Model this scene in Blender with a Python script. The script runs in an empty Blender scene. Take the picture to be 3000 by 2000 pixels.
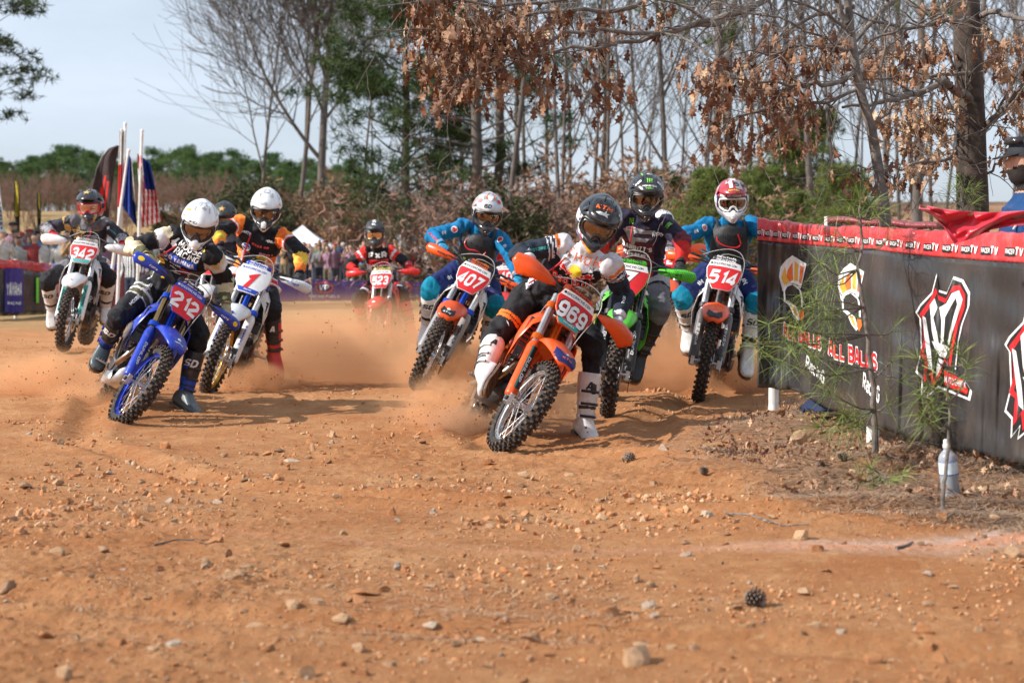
import bpy, bmesh, math, random
import numpy as np
from math import radians as R, sin, cos, pi
from mathutils import Vector, Matrix, noise
from mathutils.bvhtree import BVHTree
random.seed(7); np.random.seed(7)
scene = bpy.context.scene
COL = scene.collection

# ------------------------------------------------------------------ camera, world, sun, exposure
F = 5500.0 / 3000.0            # focal length over frame width
CAM_H = 1.2
HOR = 760.0                    # photograph row of the horizon (3000 x 2000 photograph)
cam_data = bpy.data.cameras.new("camera")
cam = bpy.data.objects.new("camera", cam_data)
COL.objects.link(cam)
cam.location = (0, 0, CAM_H)
cam.rotation_euler = (R(90), 0, 0)
cam_data.sensor_width = 36.0
cam_data.lens = 36.0 * F
cam_data.shift_y = -(1000.0 - HOR) / 3000.0
cam_data.clip_start = 0.1
cam_data.clip_end = 3000
cam_data.dof.use_dof = True
cam_data.dof.focus_distance = 12.6
cam_data.dof.aperture_fstop = 3.6
scene.camera = cam
scene.render.resolution_x, scene.render.resolution_y = 1024, 682

SUN_DIR = Vector((-0.80, -0.20, 0.57)).normalized()      # towards the sun
sun_el = math.asin(SUN_DIR.z)
sun_rot = math.atan2(SUN_DIR.x, SUN_DIR.y)
world = bpy.data.worlds.new("World"); scene.world = world
world.use_nodes = True
wt = world.node_tree; wt.nodes.clear()
w_out = wt.nodes.new("ShaderNodeOutputWorld")
w_bg = wt.nodes.new("ShaderNodeBackground"); w_bg.inputs["Strength"].default_value = 0.076
w_sky = wt.nodes.new("ShaderNodeTexSky"); w_sky.sky_type = 'NISHITA'
w_sky.sun_disc = False; w_sky.sun_elevation = sun_el; w_sky.sun_rotation = sun_rot
w_sky.air_density = 1.0; w_sky.dust_density = 1.2; w_sky.ozone_density = 1.6
w_tc = wt.nodes.new("ShaderNodeTexCoord")
w_map = wt.nodes.new("ShaderNodeMapping"); w_map.inputs["Scale"].default_value = (1.0, 1.0, 3.2)
w_n = wt.nodes.new("ShaderNodeTexNoise"); w_n.inputs["Scale"].default_value = 2.3
w_n.inputs["Detail"].default_value = 7; w_n.inputs["Roughness"].default_value = 0.55
w_r = wt.nodes.new("ShaderNodeValToRGB")
w_r.color_ramp.elements[0].position = 0.36; w_r.color_ramp.elements[0].color = (0.50,)*3 + (1,)
w_r.color_ramp.elements[1].position = 0.66; w_r.color_ramp.elements[1].color = (0.95,)*3 + (1,)
w_mix = wt.nodes.new("ShaderNodeMixRGB"); w_mix.inputs["Color2"].default_value = (8.9, 10.1, 11.9, 1)
L = wt.links.new
L(w_tc.outputs["Generated"], w_map.inputs["Vector"]); L(w_map.outputs[0], w_n.inputs["Vector"])
L(w_n.outputs["Fac"], w_r.inputs["Fac"]); L(w_r.outputs["Color"], w_mix.inputs["Fac"])
L(w_sky.outputs["Color"], w_mix.inputs["Color1"]); L(w_mix.outputs["Color"], w_bg.inputs["Color"])
L(w_bg.outputs[0], w_out.inputs["Surface"])

sd = bpy.data.lights.new("sun", 'SUN'); sd.energy = 5.0; sd.angle = R(0.6); sd.color = (1.0, 0.95, 0.89)
so = bpy.data.objects.new("sun", sd); COL.objects.link(so)
so.rotation_euler = SUN_DIR.to_track_quat('Z', 'Y').to_euler()
scene.view_settings.view_transform = 'Standard'; scene.view_settings.look = 'None'
scene.view_settings.exposure = 0.32; scene.view_settings.gamma = 1.0
scene.view_settings.use_curve_mapping = False
scene.cycles.use_denoising = True
scene.cycles.max_bounces = 6; scene.cycles.diffuse_bounces = 3; scene.cycles.glossy_bounces = 3
scene.cycles.transmission_bounces = 6; scene.cycles.transparent_max_bounces = 12
scene.cycles.volume_bounces = 3; scene.cycles.volume_step_rate = 1.0
scene.cycles.volume_max_steps = 128
scene.cycles.caustics_reflective = False; scene.cycles.caustics_refractive = False

# ------------------------------------------------------------------ photograph pixel <-> place
def P(px, py, d):
 """the point at distance d that the photograph shows at (px, py)"""
 return Vector(((px - 1500.0) / 5500.0 * d, d, CAM_H - (py - HOR) / 5500.0 * d))

def solve(parent, px, py, length, sign, dg=None):
 """point under a pixel at a bone's length from its parent joint; sign -1 = the nearer one"""
 r = P(px, py, 1.0) - Vector((0, 0, CAM_H)); o = Vector((0, 0, CAM_H)) - parent
 a = r.dot(r); b = 2 * r.dot(o); c = o.dot(o) - length * length
 disc = b * b - 4 * a * c
 if disc < 0: t = -b / (2 * a)
 else: t = (-b + sign * math.sqrt(disc)) / (2 * a)
 return Vector((0, 0, CAM_H)) + r * t

# ------------------------------------------------------------------ materials
MATS = {}
def mat(name, col, rough=0.5, metal=0.0, var=0.12, scale=20.0, bump=0.0, bscale=60.0, spec=0.5, coat=0.0,
  dirt=0.0, dirtcol=(0.36, 0.19, 0.10), dscale=9.0, trans=0.0, col2=None, sheen=0.0):
 """a procedural material: base colour with noise variation, fine relief, an optional layer of clay dust"""
 if name in MATS: return MATS[name]
 m = bpy.data.materials.new(name); m.use_nodes = True
 nt = m.node_tree; N = nt.nodes; K = nt.links.new
 b = N["Principled BSDF"]
 b.inputs["Roughness"].default_value = rough; b.inputs["Metallic"].default_value = metal
 b.inputs["Specular IOR Level"].default_value = spec
 if coat: b.inputs["Coat Weight"].default_value = coat; b.inputs["Coat Roughness"].default_value = 0.08
 if sheen: b.inputs["Sheen Weight"].default_value = sheen
 if trans: b.inputs["Transmission Weight"].default_value = trans
 tc = N.new("ShaderNodeTexCoord")
 n1 = N.new("ShaderNodeTexNoise"); n1.inputs["Scale"].default_value = scale; n1.inputs["Detail"].default_value = 4
 K(tc.outputs["Object"], n1.inputs["Vector"])
 mx = N.new("ShaderNodeMixRGB"); c = Vector(col[:3])
 if col2 is None:
  lo = tuple(max(0, x * (1 - var)) for x in c); hi = tuple(min(1, x * (1 + var)) for x in c)
 else: lo, hi = tuple(c), tuple(col2)
 mx.inputs["Color1"].default_value = (*lo, 1); mx.inputs["Color2"].default_value = (*hi, 1)
 rp = N.new("ShaderNodeValToRGB"); rp.color_ramp.elements[0].position = 0.35; rp.color_ramp.elements[1].position = 0.65
 K(n1.outputs["Fac"], rp.inputs["Fac"]); K(rp.outputs["Color"], mx.inputs["Fac"])
 out = mx.outputs["Color"]
 if dirt > 0:
  n2 = N.new("ShaderNodeTexNoise"); n2.inputs["Scale"].default_value = dscale; n2.inputs["Detail"].default_value = 8
  n2.inputs["Roughness"].default_value = 0.7
  K(tc.outputs["Object"], n2.inputs["Vector"])
  r2 = N.new("ShaderNodeValToRGB"); r2.color_ramp.elements[0].position = 0.62 - 0.35 * dirt
  r2.color_ramp.elements[1].position = 0.92 - 0.3 * dirt
  K(n2.outputs["Fac"], r2.inputs["Fac"])
  ml = N.new("ShaderNodeMath"); ml.operation = 'MULTIPLY'; ml.inputs[1].default_value = min(1, 0.35 + dirt)
  K(r2.outputs["Color"], ml.inputs[0])
  m2 = N.new("ShaderNodeMixRGB"); m2.inputs["Color2"].default_value = (*dirtcol, 1)
  K(ml.outputs[0], m2.inputs["Fac"]); K(out, m2.inputs["Color1"]); out = m2.outputs["Color"]
  rr = N.new("ShaderNodeMapRange"); rr.inputs["To Min"].default_value = rough; rr.inputs["To Max"].default_value = 0.9
  K(ml.outputs[0], rr.inputs["Value"]); K(rr.outputs[0], b.inputs["Roughness"])
 K(out, b.inputs["Base Color"])
 if bump:
  n3 = N.new("ShaderNodeTexNoise"); n3.inputs["Scale"].default_value = bscale; n3.inputs["Detail"].default_value = 5
  K(tc.outputs["Object"], n3.inputs["Vector"])
  bp = N.new("ShaderNodeBump"); bp.inputs["Strength"].default_value = bump; bp.inputs["Distance"].default_value = 0.01
  K(n3.outputs["Fac"], bp.inputs["Height"]); K(bp.outputs[0], b.inputs["Normal"])
 MATS[name] = m
 return m

def cloth(name, col, dirt=0.12, col2=None, var=0.15, rough=0.75):
 return mat("cloth_" + name, col, rough, var=var, scale=14, bump=0.9, bscale=24, spec=0.25, dirt=dirt, dscale=6, col2=col2)
def plastic(name, col, dirt=0.18, rough=0.32):
 return mat("plastic_" + name, col, rough, var=0.06, scale=12, bump=0.04, bscale=30, spec=0.5, dirt=dirt + .14, dscale=24)
def ink(name, col):
 return mat("ink_" + name, col, 0.55, var=0.05, scale=30, dirt=0.06)

RUB = mat("tyre_rubber", (0.022, 0.020, 0.019), 0.85, var=0.3, scale=40, bump=0.2, dirt=0.30, dscale=22)
KNOB = mat("knob_rubber", (0.030, 0.026, 0.023), 0.85, var=0.3, scale=60, bump=0.2, dirt=0.42, dscale=45, dirtcol=(0.26, 0.15, 0.09))
STEEL = mat("steel", (0.55, 0.55, 0.56), 0.28, 1.0, var=0.1, dirt=0.15)
ALU = mat("aluminium", (0.62, 0.62, 0.62), 0.38, 1.0, var=0.12, bump=0.05, dirt=0.25)
DARKM = mat("dark_metal", (0.06, 0.06, 0.065), 0.5, 0.7, var=0.25, dirt=0.30)
CHROME = mat("fork_chrome", (0.72, 0.72, 0.73), 0.16, 1.0, var=0.05, dirt=0.10)
GOLD = mat("gold_anodised", (0.62, 0.36, 0.08), 0.28, 1.0, var=0.08, dirt=0.12)
KASH = mat("kashima_tube", (0.42, 0.27, 0.10), 0.22, 1.0, var=0.08, dirt=0.10)
BLK = mat("black_plastic", (0.022, 0.022, 0.024), 0.42, var=0.2, bump=0.05, dirt=0.16)
BLKG = mat("gloss_black", (0.012, 0.012, 0.014), 0.16, var=0.1, coat=0.5, dirt=0.05)
TITAN = mat("titanium_pipe", (0.40, 0.30, 0.22), 0.28, 1.0, var=0.25, scale=12, dirt=0.12)
SKIN = mat("skin", (0.50, 0.28, 0.19), 0.5, var=0.1, bump=0.05)
WHITE = plastic("white", (0.78, 0.78, 0.77), 0.12)
LENS = mat("goggle_lens", (0.24, 0.185, 0.15), 0.05, 1.0, var=0.12, scale=9)

# ------------------------------------------------------------------ object helpers
def props(o, label=None, cat=None, group=None, kind=None):
 if label: o["label"] = label
 if cat: o["category"] = cat
 if group: o["group"] = group
 if kind: o["kind"] = kind
 return o
def empty(name, loc=(0, 0, 0), parent=None):
 o = bpy.data.objects.new(name, None); COL.objects.link(o); o.location = loc
 o.empty_display_size = 0.1
 if parent is not None: o.parent = parent
 return o

def spline(pts, k=4):
 """a smooth path through the points"""
 pts = [Vector(p) for p in pts]; out = []
 for i in range(len(pts) - 1):
  p0, p1, p2, p3 = pts[max(i - 1, 0)], pts[i], pts[i + 1], pts[min(i + 2, len(pts) - 1)]
  for q in range(k):
   t = q / k; out.append(.5 * ((2 * p1) + (p2 - p0) * t + (2 * p0 - 5 * p1 + 4 * p2 - p3) * t * t + (3 * p1 - 3 * p2 + p3 - p0) * t ** 3))
 return out + [pts[-1]]

class MB:
 """collects shapes, then links them as ONE mesh object"""
 def __init__(s): s.v = []; s.f = []; s.m = []; s.sm = []
 def add(s, vs, fs, mi=0, smooth=True):
  b = len(s.v); s.v.extend([tuple(x) for x in vs])
  for f in fs:
   s.f.append(tuple(i + b for i in f)); s.m.append(mi); s.sm.append(smooth)
  return s
 def box(s, c, size, mi=0, M=None, taper=1.0):
  x, y, z = (k / 2 for k in size); vs = []
  for dz in (-1, 1):
   t = taper if dz > 0 else 1.0
   for dx, dy in ((-1, -1), (1, -1), (1, 1), (-1, 1)):
    v = Vector((dx * x * t, dy * y * t, dz * z))
    if M is not None: v = M @ v
    vs.append(v + Vector(c))
  return s.add(vs, [(3, 2, 1, 0), (4, 5, 6, 7), (0, 1, 5, 4), (1, 2, 6, 5), (2, 3, 7, 6), (3, 0, 4, 7)], mi, False)
 def tube(s, pts, rad, n=8, mi=0, cap=True, flat=1.0, ref=None, smooth=True):
  pts = [Vector(p) for p in pts]
  if not hasattr(rad, '__len__'): rad = [rad] * len(pts)
  vs, fs = [], []; up = Vector(ref) if ref else None
  for i, p in enumerate(pts):
   t = (pts[min(i + 1, len(pts) - 1)] - pts[max(i - 1, 0)])
   if t.length < 1e-9: t = Vector((0, 0, 1))
   t.normalize()
   if up is None:
    up = Vector((0, 0, 1)) if abs(t.z) < 0.9 else Vector((1, 0, 0))
   a = t.cross(up)
   if a.length < 1e-6: a = t.orthogonal()
   a.normalize(); b = a.cross(t).normalized(); up = b if ref is None else up
   for k in range(n):
    an = 2 * pi * k / n
    vs.append(p + a * cos(an) * rad[i] + b * sin(an) * rad[i] * flat)
  for i in range(len(pts) - 1):
   for k in range(n):
    k2 = (k + 1) % n
    fs.append((i * n + k, i * n + k2, (i + 1) * n + k2, (i + 1) * n + k))
  if cap:
   fs.append(tuple(range(n))[::-1]); fs.append(tuple((len(pts) - 1) * n + k for k in range(n)))
  return s.add(vs, fs, mi, smooth)
 def cyl(s, a, b, r, n=16, mi=0, r2=None):
  return s.tube([a, b], [r, r if r2 is None else r2], n, mi)
 def loft(s, rings, mi=0, cap=True, closed=True, smooth=True):
  n = len(rings[0]); vs = [p for r in rings for p in r]; fs = []
  for i in range(len(rings) - 1):
   for k in range(n if closed else n - 1):
    k2 = (k + 1) % n
    fs.append((i * n + k, i * n + k2, (i + 1) * n + k2, (i + 1) * n + k))
  if cap and closed:
   fs.append(tuple(range(n))[::-1]); fs.append(tuple((len(rings) - 1) * n + k for k in range(n)))
  return s.add(vs, fs, mi, smooth)
 def prism(s, poly, thick, M, mi=0, smooth=False, bend=0.0):
  """2-D polygon (x right, y up) given thickness along local z, placed by matrix M"""
  n = len(poly); vs = []
  for dz in (0, -thick):
   for x, y in poly: vs.append(M @ Vector((x, y, dz - bend * x * x)))
  fs = [tuple(range(n)), tuple(range(2 * n - 1, n - 1, -1))]
  for k in range(n): fs.append((k, k + n, (k + 1) % n + n, (k + 1) % n))
  return s.add(vs, fs, mi, smooth)
 def ball(s, c, r, n=10, mi=0, M=None, jit=0):
  rx, ry, rz = (r, r, r) if not hasattr(r, '__len__') else r; vs, fs = [], []
  c = Vector(c); h = n // 2
  for i in range(1, h):
   th = pi * i / h
   for k in range(n):
    v = Vector((rx * sin(th) * cos(2 * pi * k / n), ry * sin(th) * sin(2 * pi * k / n), rz * cos(th)))
    if M is not None: v = M @ v
    vs.append(v + c)
  t, b = Vector((0, 0, rz)), Vector((0, 0, -rz))
  if M is not None: t, b = M @ t, M @ b
  vs += [t + c, b + c]; T = len(vs) - 2
  for i in range(h - 2):
   for k in range(n): fs.append((i * n + k, (i + 1) * n + k, (i + 1) * n + (k + 1) % n, i * n + (k + 1) % n))
  for k in range(n):
   fs.append((T, k, (k + 1) % n)); fs.append((T + 1, (h - 2) * n + (k + 1) % n, (h - 2) * n + k))
  return s.add(vs, fs, mi, True)
 def mesh(s, name, mats, auto=38):
  me = bpy.data.meshes.new(name); me.from_pydata([tuple(v) for v in s.v], [], s.f)
  for m in (mats if isinstance(mats, (list, tuple)) else [mats]): me.materials.append(m)
  me.polygons.foreach_set("material_index", s.m); me.polygons.foreach_set("use_smooth", s.sm)
  me.update()
  if auto: me.set_sharp_from_angle(angle=R(auto))
  return me
 def build(s, name, mats, parent=None, M=None, bevel=0, auto=38, solid=0):
  o = bpy.data.objects.new(name, s.mesh(name, mats, auto)); COL.objects.link(o)
  if parent is not None: o.parent = parent
  if M is not None: o.matrix_local = M
  if solid:
   md = o.modifiers.new("solid", 'SOLIDIFY'); md.thickness = solid; md.offset = 0
  if bevel:
   md = o.modifiers.new("bevel", 'BEVEL'); md.width = bevel; md.segments = 2; md.limit_method = 'ANGLE'; md.angle_limit = R(35)
  return o

def link(name, me, parent=None, loc=None, rot=None, scale=None):
 o = bpy.data.objects.new(name, me); COL.objects.link(o)
 if parent is not None: o.parent = parent
 if loc is not None: o.location = loc
 if rot is not None: o.rotation_euler = rot
 if scale is not None: o.scale = (scale,) * 3 if not hasattr(scale, '__len__') else scale
 return o

def np_mesh(name, V, Fc, mats, mi=None, smooth=False):
 """V (n,3), Fc (m,k) numpy arrays -> mesh"""
 V = np.asarray(V, dtype=np.float32); Fc = np.asarray(Fc, dtype=np.int32)
 me = bpy.data.meshes.new(name); k = Fc.shape[1]
 me.vertices.add(len(V)); me.vertices.foreach_set("co", V.ravel())
 me.loops.add(Fc.size); me.loops.foreach_set("vertex_index", Fc.ravel())
 me.polygons.add(len(Fc)); me.polygons.foreach_set("loop_start", np.arange(0, Fc.size, k, dtype=np.int32))
 me.polygons.foreach_set("loop_total", np.full(len(Fc), k, dtype=np.int32))
 for m in (mats if isinstance(mats, (list, tuple)) else [mats]): me.materials.append(m)
 if mi is not None: me.polygons.foreach_set("material_index", np.asarray(mi, dtype=np.int32))
 me.polygons.foreach_set("use_smooth", np.full(len(Fc), bool(smooth)))
 me.update(calc_edges=True); me.validate()
 return me

def stamp(base_v, base_f, mats4):
 """repeat a small shape under many 4x4 matrices (n,4,4) -> V, F"""
 n = len(mats4); bv = np.asarray(base_v, float); bf = np.asarray(base_f, int)
 h = np.concatenate([bv, np.ones((len(bv), 1))], 1)
 V = np.einsum('nij,vj->nvi', np.asarray(mats4), h)[:, :, :3].reshape(-1, 3)
 Fc = (bf[None] + (np.arange(n) * len(bv))[:, None, None]).reshape(-1, bf.shape[1])
 return V, Fc

def rand_rot(n, rng, up_bias=None):
 """n random rotation matrices"""
 q = rng.normal(size=(n, 4)); q /= np.linalg.norm(q, axis=1)[:, None]
 w, x, y, z = q.T; M = np.zeros((n, 3, 3))
 M[:, 0, 0] = 1 - 2 * (y * y + z * z); M[:, 0, 1] = 2 * (x * y - z * w); M[:, 0, 2] = 2 * (x * z + y * w)
 M[:, 1, 0] = 2 * (x * y + z * w); M[:, 1, 1] = 1 - 2 * (x * x + z * z); M[:, 1, 2] = 2 * (y * z - x * w)
 M[:, 2, 0] = 2 * (x * z - y * w); M[:, 2, 1] = 2 * (y * z + x * w); M[:, 2, 2] = 1 - 2 * (x * x + y * y)
 return M
def mats_from(rot, loc, sc):
 n = len(loc); M = np.zeros((n, 4, 4)); M[:, 3, 3] = 1
 sc = np.asarray(sc, float)
 if sc.ndim == 1: sc = np.repeat(sc[:, None], 3, 1)
 M[:, :3, :3] = rot * sc[:, None, :]; M[:, :3, 3] = loc
 return M

# ------------------------------------------------------------------ lettering
# heavy sign-writer's letters drawn as mitred strokes on a 4 x 6 grid
_G = {
'0': ["0,1 0,5 1,6 3,6 4,5 4,1 3,0 1,0 0,1"], '1': ["0.6,4.6 2,6 2,0"], '2': ["0,4.7 0,5 1,6 3,6 4,5 4,3.9 0,1.4 0,0 4,0"], '3': ["0,5 1,6 3,6 4,5 4,4 3.2,3.1 4,2.2 4,1 3,0 1,0 0,1", "3.2,3.1 1.3,3.1"],
'4': ["3,0 3,6 0,2 0,1.5 4.2,1.5"], '5': ["4,6 0,6 0,3.4 3,3.6 4,2.8 4,1 3,0 1,0 0,.9"], '6': ["4,5.1 3,6 1,6 0,5 0,1 1,0 3,0 4,1 4,2.6 3,3.5 .2,3.5"], '7': ["0,6 4,6 1.3,0"], '8': ["1,3.1 0,4 0,5 1,6 3,6 4,5 4,4 3,3.1 1,3.1", "1,3.1 0,2.2 0,1 1,0 3,0 4,1 4,2.2 3,3.1"], '9': ["0,.9 1,0 3,0 4,1 4,5 3,6 1,6 0,5 0,3.4 1,2.5 3.8,2.5"],
'A': ["0,0 1.6,6 2.4,6 4,0", ".6,1.9 3.4,1.9"], 'B': ["0,0 0,6 3,6 3.8,5 3.8,4 3,3.1 4,2.2 4,1 3,0 0,0", "3,3.1 0,3.1"], 'C': ["4,5 3,6 1,6 0,5 0,1 1,0 3,0 4,1"], 'D': ["0,0 0,6 2.6,6 4,4.6 4,1.4 2.6,0 0,0"], 'E': ["4,6 0,6 0,0 4,0", "0,3.1 3.2,3.1"], 'F': ["4,6 0,6 0,0", "0,3.1 3.2,3.1"],
'G': ["4,5 3,6 1,6 0,5 0,1 1,0 3,0 4,1 4,2.8 2.3,2.8"], 'H': ["0,0 0,6", "4,0 4,6", "0,3 4,3"], 'I': ["1,0 1,6"], 'J': ["4,6 4,1 3,0 1,0 0,1.4"], 'K': ["0,0 0,6", "3.9,6 .6,3 4,0"], 'L': ["0,6 0,0 4,0"], 'M': ["0,0 0,6 2.4,2.2 4.8,6 4.8,0"], 'N': ["0,0 0,6 4,0 4,6"], 'O': ["0,1 0,5 1,6 3,6 4,5 4,1 3,0 1,0 0,1"], 'P': ["0,0 0,6 3,6 4,5 4,3.6 3,2.6 0,2.6"],
'Q': ["0,1 0,5 1,6 3,6 4,5 4,1 3,0 1,0 0,1", "2.4,1.6 4.2,-.4"], 'R': ["0,0 0,6 3,6 4,5 4,3.8 3,2.8 0,2.8", "2,2.8 4,0"], 'S': ["4,5 3,6 1,6 0,5 0,3.9 1,3.2 3,2.8 4,2.1 4,1 3,0 1,0 0,1"], 'T': ["2,0 2,6", "-.2,6 4.2,6"], 'U': ["0,6 0,1 1,0 3,0 4,1 4,6"], 'V': ["0,6 1.7,0 2.3,0 4,6"], 'W': ["0,6 1,0 2.4,4 3.8,0 4.8,6"], 'X': ["0,6 4,0", "0,0 4,6"], 'Y': ["0,6 2,3 4,6", "2,3 2,0"], 'Z': ["0,6 4,6 0,0 4,0"],
'a': ["0.3,3.9 3,3.9 3.6,3.2 3.6,0 .8,0 0,.8 0,1.5 .8,2.2 3.6,2.2"], 'c': ["3.4,3.9 .8,3.9 0,3.1 0,.8 .8,0 3.4,0"], 'd': ["3.6,6 3.6,0 .8,0 0,.8 0,3.1 .8,3.9 3.6,3.9"], 'e': ["3.4,0 .8,0 0,.8 0,3.1 .8,3.9 2.8,3.9 3.6,3.1 3.6,1.9 0,1.9"], 'f': ["2.8,6 1.6,6 1,5.2 1,0", "0,3.9 2.6,3.9"], 'i': ["1,0 1,3.9", "1,5 1,5.9"], 'k': ["0,0 0,6", "3.4,4 .6,2 3.6,0"], 'l': ["1,0 1,6"], 'm': ["0,0 0,3.9 4,3.9 4.8,3.2 4.8,0", "2.4,3.9 2.4,0"], 'n': ["0,0 0,3.9 2.6,3.9 3.5,3.1 3.5,0"],
'o': ["0,.8 0,3.1 .8,3.9 2.8,3.9 3.6,3.1 3.6,.8 2.8,0 .8,0 0,.8"], 'q': ["3.6,-1.8 3.6,3.9 .8,3.9 0,3.1 0,.8 .8,0 3.6,0"], 'r': ["0,0 0,3.9 2.6,3.9"], 's': ["3.4,3.9 .5,3.9 0,3.3 0,2.5 3.5,1.4 3.5,.5 3,0 0,0"], 't': ["1,5.6 1,.8 1.6,0 2.8,0", "-.1,3.9 2.6,3.9"], 'u': ["0,3.9 0,.8 .8,0 3.5,0 3.5,3.9"], 'v': ["0,3.9 1.7,0 3.4,3.9"], 'w': ["0,3.9 1,0 2.4,3 3.8,0 4.8,3.9"], 'x': ["0,3.9 3.2,0", "0,0 3.2,3.9"], 'y': ["0,3.9 1.7,.6", "3.4,3.9 1.2,-1.8"],
'.': ["1,0 1,.5"], "'": ["1,4.6 1,6"], '-': ["0,3 2.5,3"], '*': ["0,4.6 2,4.6", "1,3.6 1,5.6"], '&': ["4,0 .6,4.6 1.6,6 2.6,4.8 0,2 0,1 1,0 2.6,0 4,2"], '!': ["1,1.6 1,6", "1,0 1,.5"]}
def _stroke(pl, w):
 pts = [Vector((x, y)) for x, y in pl]; closed = (pts[0] - pts[-1]).length < 1e-6
 if closed: pts = pts[:-1]
 n = len(pts); Lf, Rt = [], []
 for i, p in enumerate(pts):
  a = pts[i - 1] if (i > 0 or closed) else None; b = pts[(i + 1) % n] if (i < n - 1 or closed) else None
  d1 = (p - a).normalized() if a is not None else (b - p).normalized(); d2 = (b - p).normalized() if b is not None else d1
  n1 = Vector((-d1.y, d1.x)); n2 = Vector((-d2.y, d2.x)); m = (n1 + n2)
  m = m.normalized() if m.length > 1e-3 else n1; k = w / 2 / max(m.dot(n1), .55)
  q = p
  if a is None: q = p - d2 * w * .0
  Lf.append(q + m * k); Rt.append(q - m * k)
 fs = []; vs = [tuple(v) for v in Lf] + [tuple(v) for v in Rt]
 for i in range(n if closed else n - 1):
  j = (i + 1) % n; fs.append((n + i, n + j, j, i))
 return vs, fs
_TG = {}
def text_geo(s, bold=0.0, shear=0.0, spacing=1.0, font=None):
 """letters of unit cap height centred on (0,0): verts, triangles, width"""
 key = (s, bold, shear, spacing)
 if key in _TG: return _TG[key]
 vs, fs = [], []; x0 = 0.0; w = .185 + bold * 1.2; thin = bold < 0
 if thin: w = .10
 for ch in s:
  g = _G.get(ch) or _G.get(ch.upper())
  if g is None: x0 += .42 * spacing; continue
  mx = 0
  for st in g:
   pl = [tuple(float(v) for v in q.split(',')) for q in st.split()]
   pl = [(x * .145, w / 2 + y / 6 * (1 - w)) for x, y in pl]; mx = max(mx, max(q[0] for q in pl))
   v, f = _stroke(pl, w); b = len(vs); vs += [(x + x0 + w / 2, y) for x, y in v]
   for q in f:
    q = [i + b for i in q]; fs += [(q[0], q[1], q[2]), (q[0], q[2], q[3])]
  x0 += mx + w + .085 * spacing + .3 * (spacing - 1)
 if not vs: vs = [(0, 0)]
 vs = [(x + y * shear, y) for x, y in vs]; a = np.array(vs); lo, hi = a.min(0), a.max(0); c = ((lo + hi) / 2)
 vs = [(x - c[0], y - .5) for x, y in vs]; out = []
 for f in fs:
  (x0_, y0), (x1, y1), (x2, y2) = (vs[i] for i in f); ar = (x1 - x0_) * (y2 - y0) - (x2 - x0_) * (y1 - y0)
  if abs(ar) > 1e-9: out.append(f if ar > 0 else f[::-1])
 _TG[key] = (vs, out, hi[0] - lo[0]); return _TG[key]

def tri_poly(poly):
 """triangulate a simple 2-D polygon"""
 bm = bmesh.new(); f = bm.faces.new([bm.verts.new((x, y, 0)) for x, y in poly])
 bmesh.ops.triangulate(bm, faces=[f]); bm.verts.index_update()
 out = [tuple(v.index for v in g.verts) for g in bm.faces]; vs = [(v.co.x, v.co.y) for v in bm.verts]; bm.free()
 res = []
 for f in out:
  (x0, y0), (x1, y1), (x2, y2) = (vs[i] for i in f)
  res.append(f if (x1 - x0) * (y2 - y0) - (x2 - x0) * (y1 - y0) > 0 else f[::-1])
 return vs, res

def subdiv(vs, fs, maxlen):
 """split long edges of a 2-D triangle mesh so that it can follow a curved surface"""
 bm = bmesh.new(); bv = [bm.verts.new((x, y, 0)) for x, y in vs]
 for f in fs:
  try: bm.faces.new([bv[i] for i in f])
  except ValueError: pass
 for _ in range(6):
  e = [k for k in bm.edges if k.calc_length() > maxlen]
  if not e: break
  bmesh.ops.subdivide_edges(bm, edges=e, cuts=1, use_grid_fill=False)
  bmesh.ops.triangulate(bm, faces=[f for f in bm.faces if len(f.verts) > 3])
 bm.verts.index_update(); out = ([(v.co.x, v.co.y) for v in bm.verts], [tuple(v.index for v in f.verts) for f in bm.faces]); bm.free()
 res = []
 V = out[0]
 for f in out[1]:
  (x0, y0), (x1, y1), (x2, y2) = (V[i] for i in f)
  res.append(f if (x1 - x0) * (y2 - y0) - (x2 - x0) * (y1 - y0) > 0 else f[::-1])
 return V, res

# flat emblem outlines, unit size
def star(n=5, r=0.42): return [((1 if k % 2 == 0 else r) * 0.5 * sin(pi * k / n), (1 if k % 2 == 0 else r) * 0.5 * cos(pi * k / n)) for k in range(2 * n)]
def disc(n=20, r=0.5, sx=1.0): return [(r * sx * cos(2 * pi * k / n), r * sin(2 * pi * k / n)) for k in range(n)]
def rect(w, h): return [(-w / 2, -h / 2), (w / 2, -h / 2), (w / 2, h / 2), (-w / 2, h / 2)]
BULL = [(-.50,.02),(-.46,.12),(-.38,.13),(-.42,.25),(-.36,.30),(-.33,.22),(-.28,.20),(-.20,.24),(-.08,.20),(.02,.10),(.14,.06),(.26,.00),(.34,-.10),(.42,-.12),(.50,-.06),(.46,-.20),(.36,-.22),(.38,-.34),(.30,-.38),(.28,-.24),(.18,-.22),(.14,-.34),(.06,-.34),(.08,-.20),(-.06,-.12),(-.18,-.10),(-.26,-.20),(-.34,-.16),(-.30,-.04),(-.40,-.02)]
CLAW = [[(-.40,.5),(-.18,.42),(-.22,.1),(-.16,.05),(-.26,-.15),(-.24,-.5),(-.34,-.3),(-.34,.1)], [(-.08,.44),(.10,.44),(.08,.08),(.12,0),(.04,-.2),(.02,-.48),(-.06,-.25),(-.04,.1)], [(.20,.42),(.42,.5),(.36,.1),(.34,-.3),(.26,-.5),(.28,-.15),(.18,.05),(.24,.1)]]
WING = [(-.5,.30),(.50,.30),(.42,.18),(-.10,.18),(-.16,.06),(.34,.06),(.26,-.06),(-.06,-.06),(-.10,-.30),(-.24,-.12),(-.36,.08)]

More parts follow.
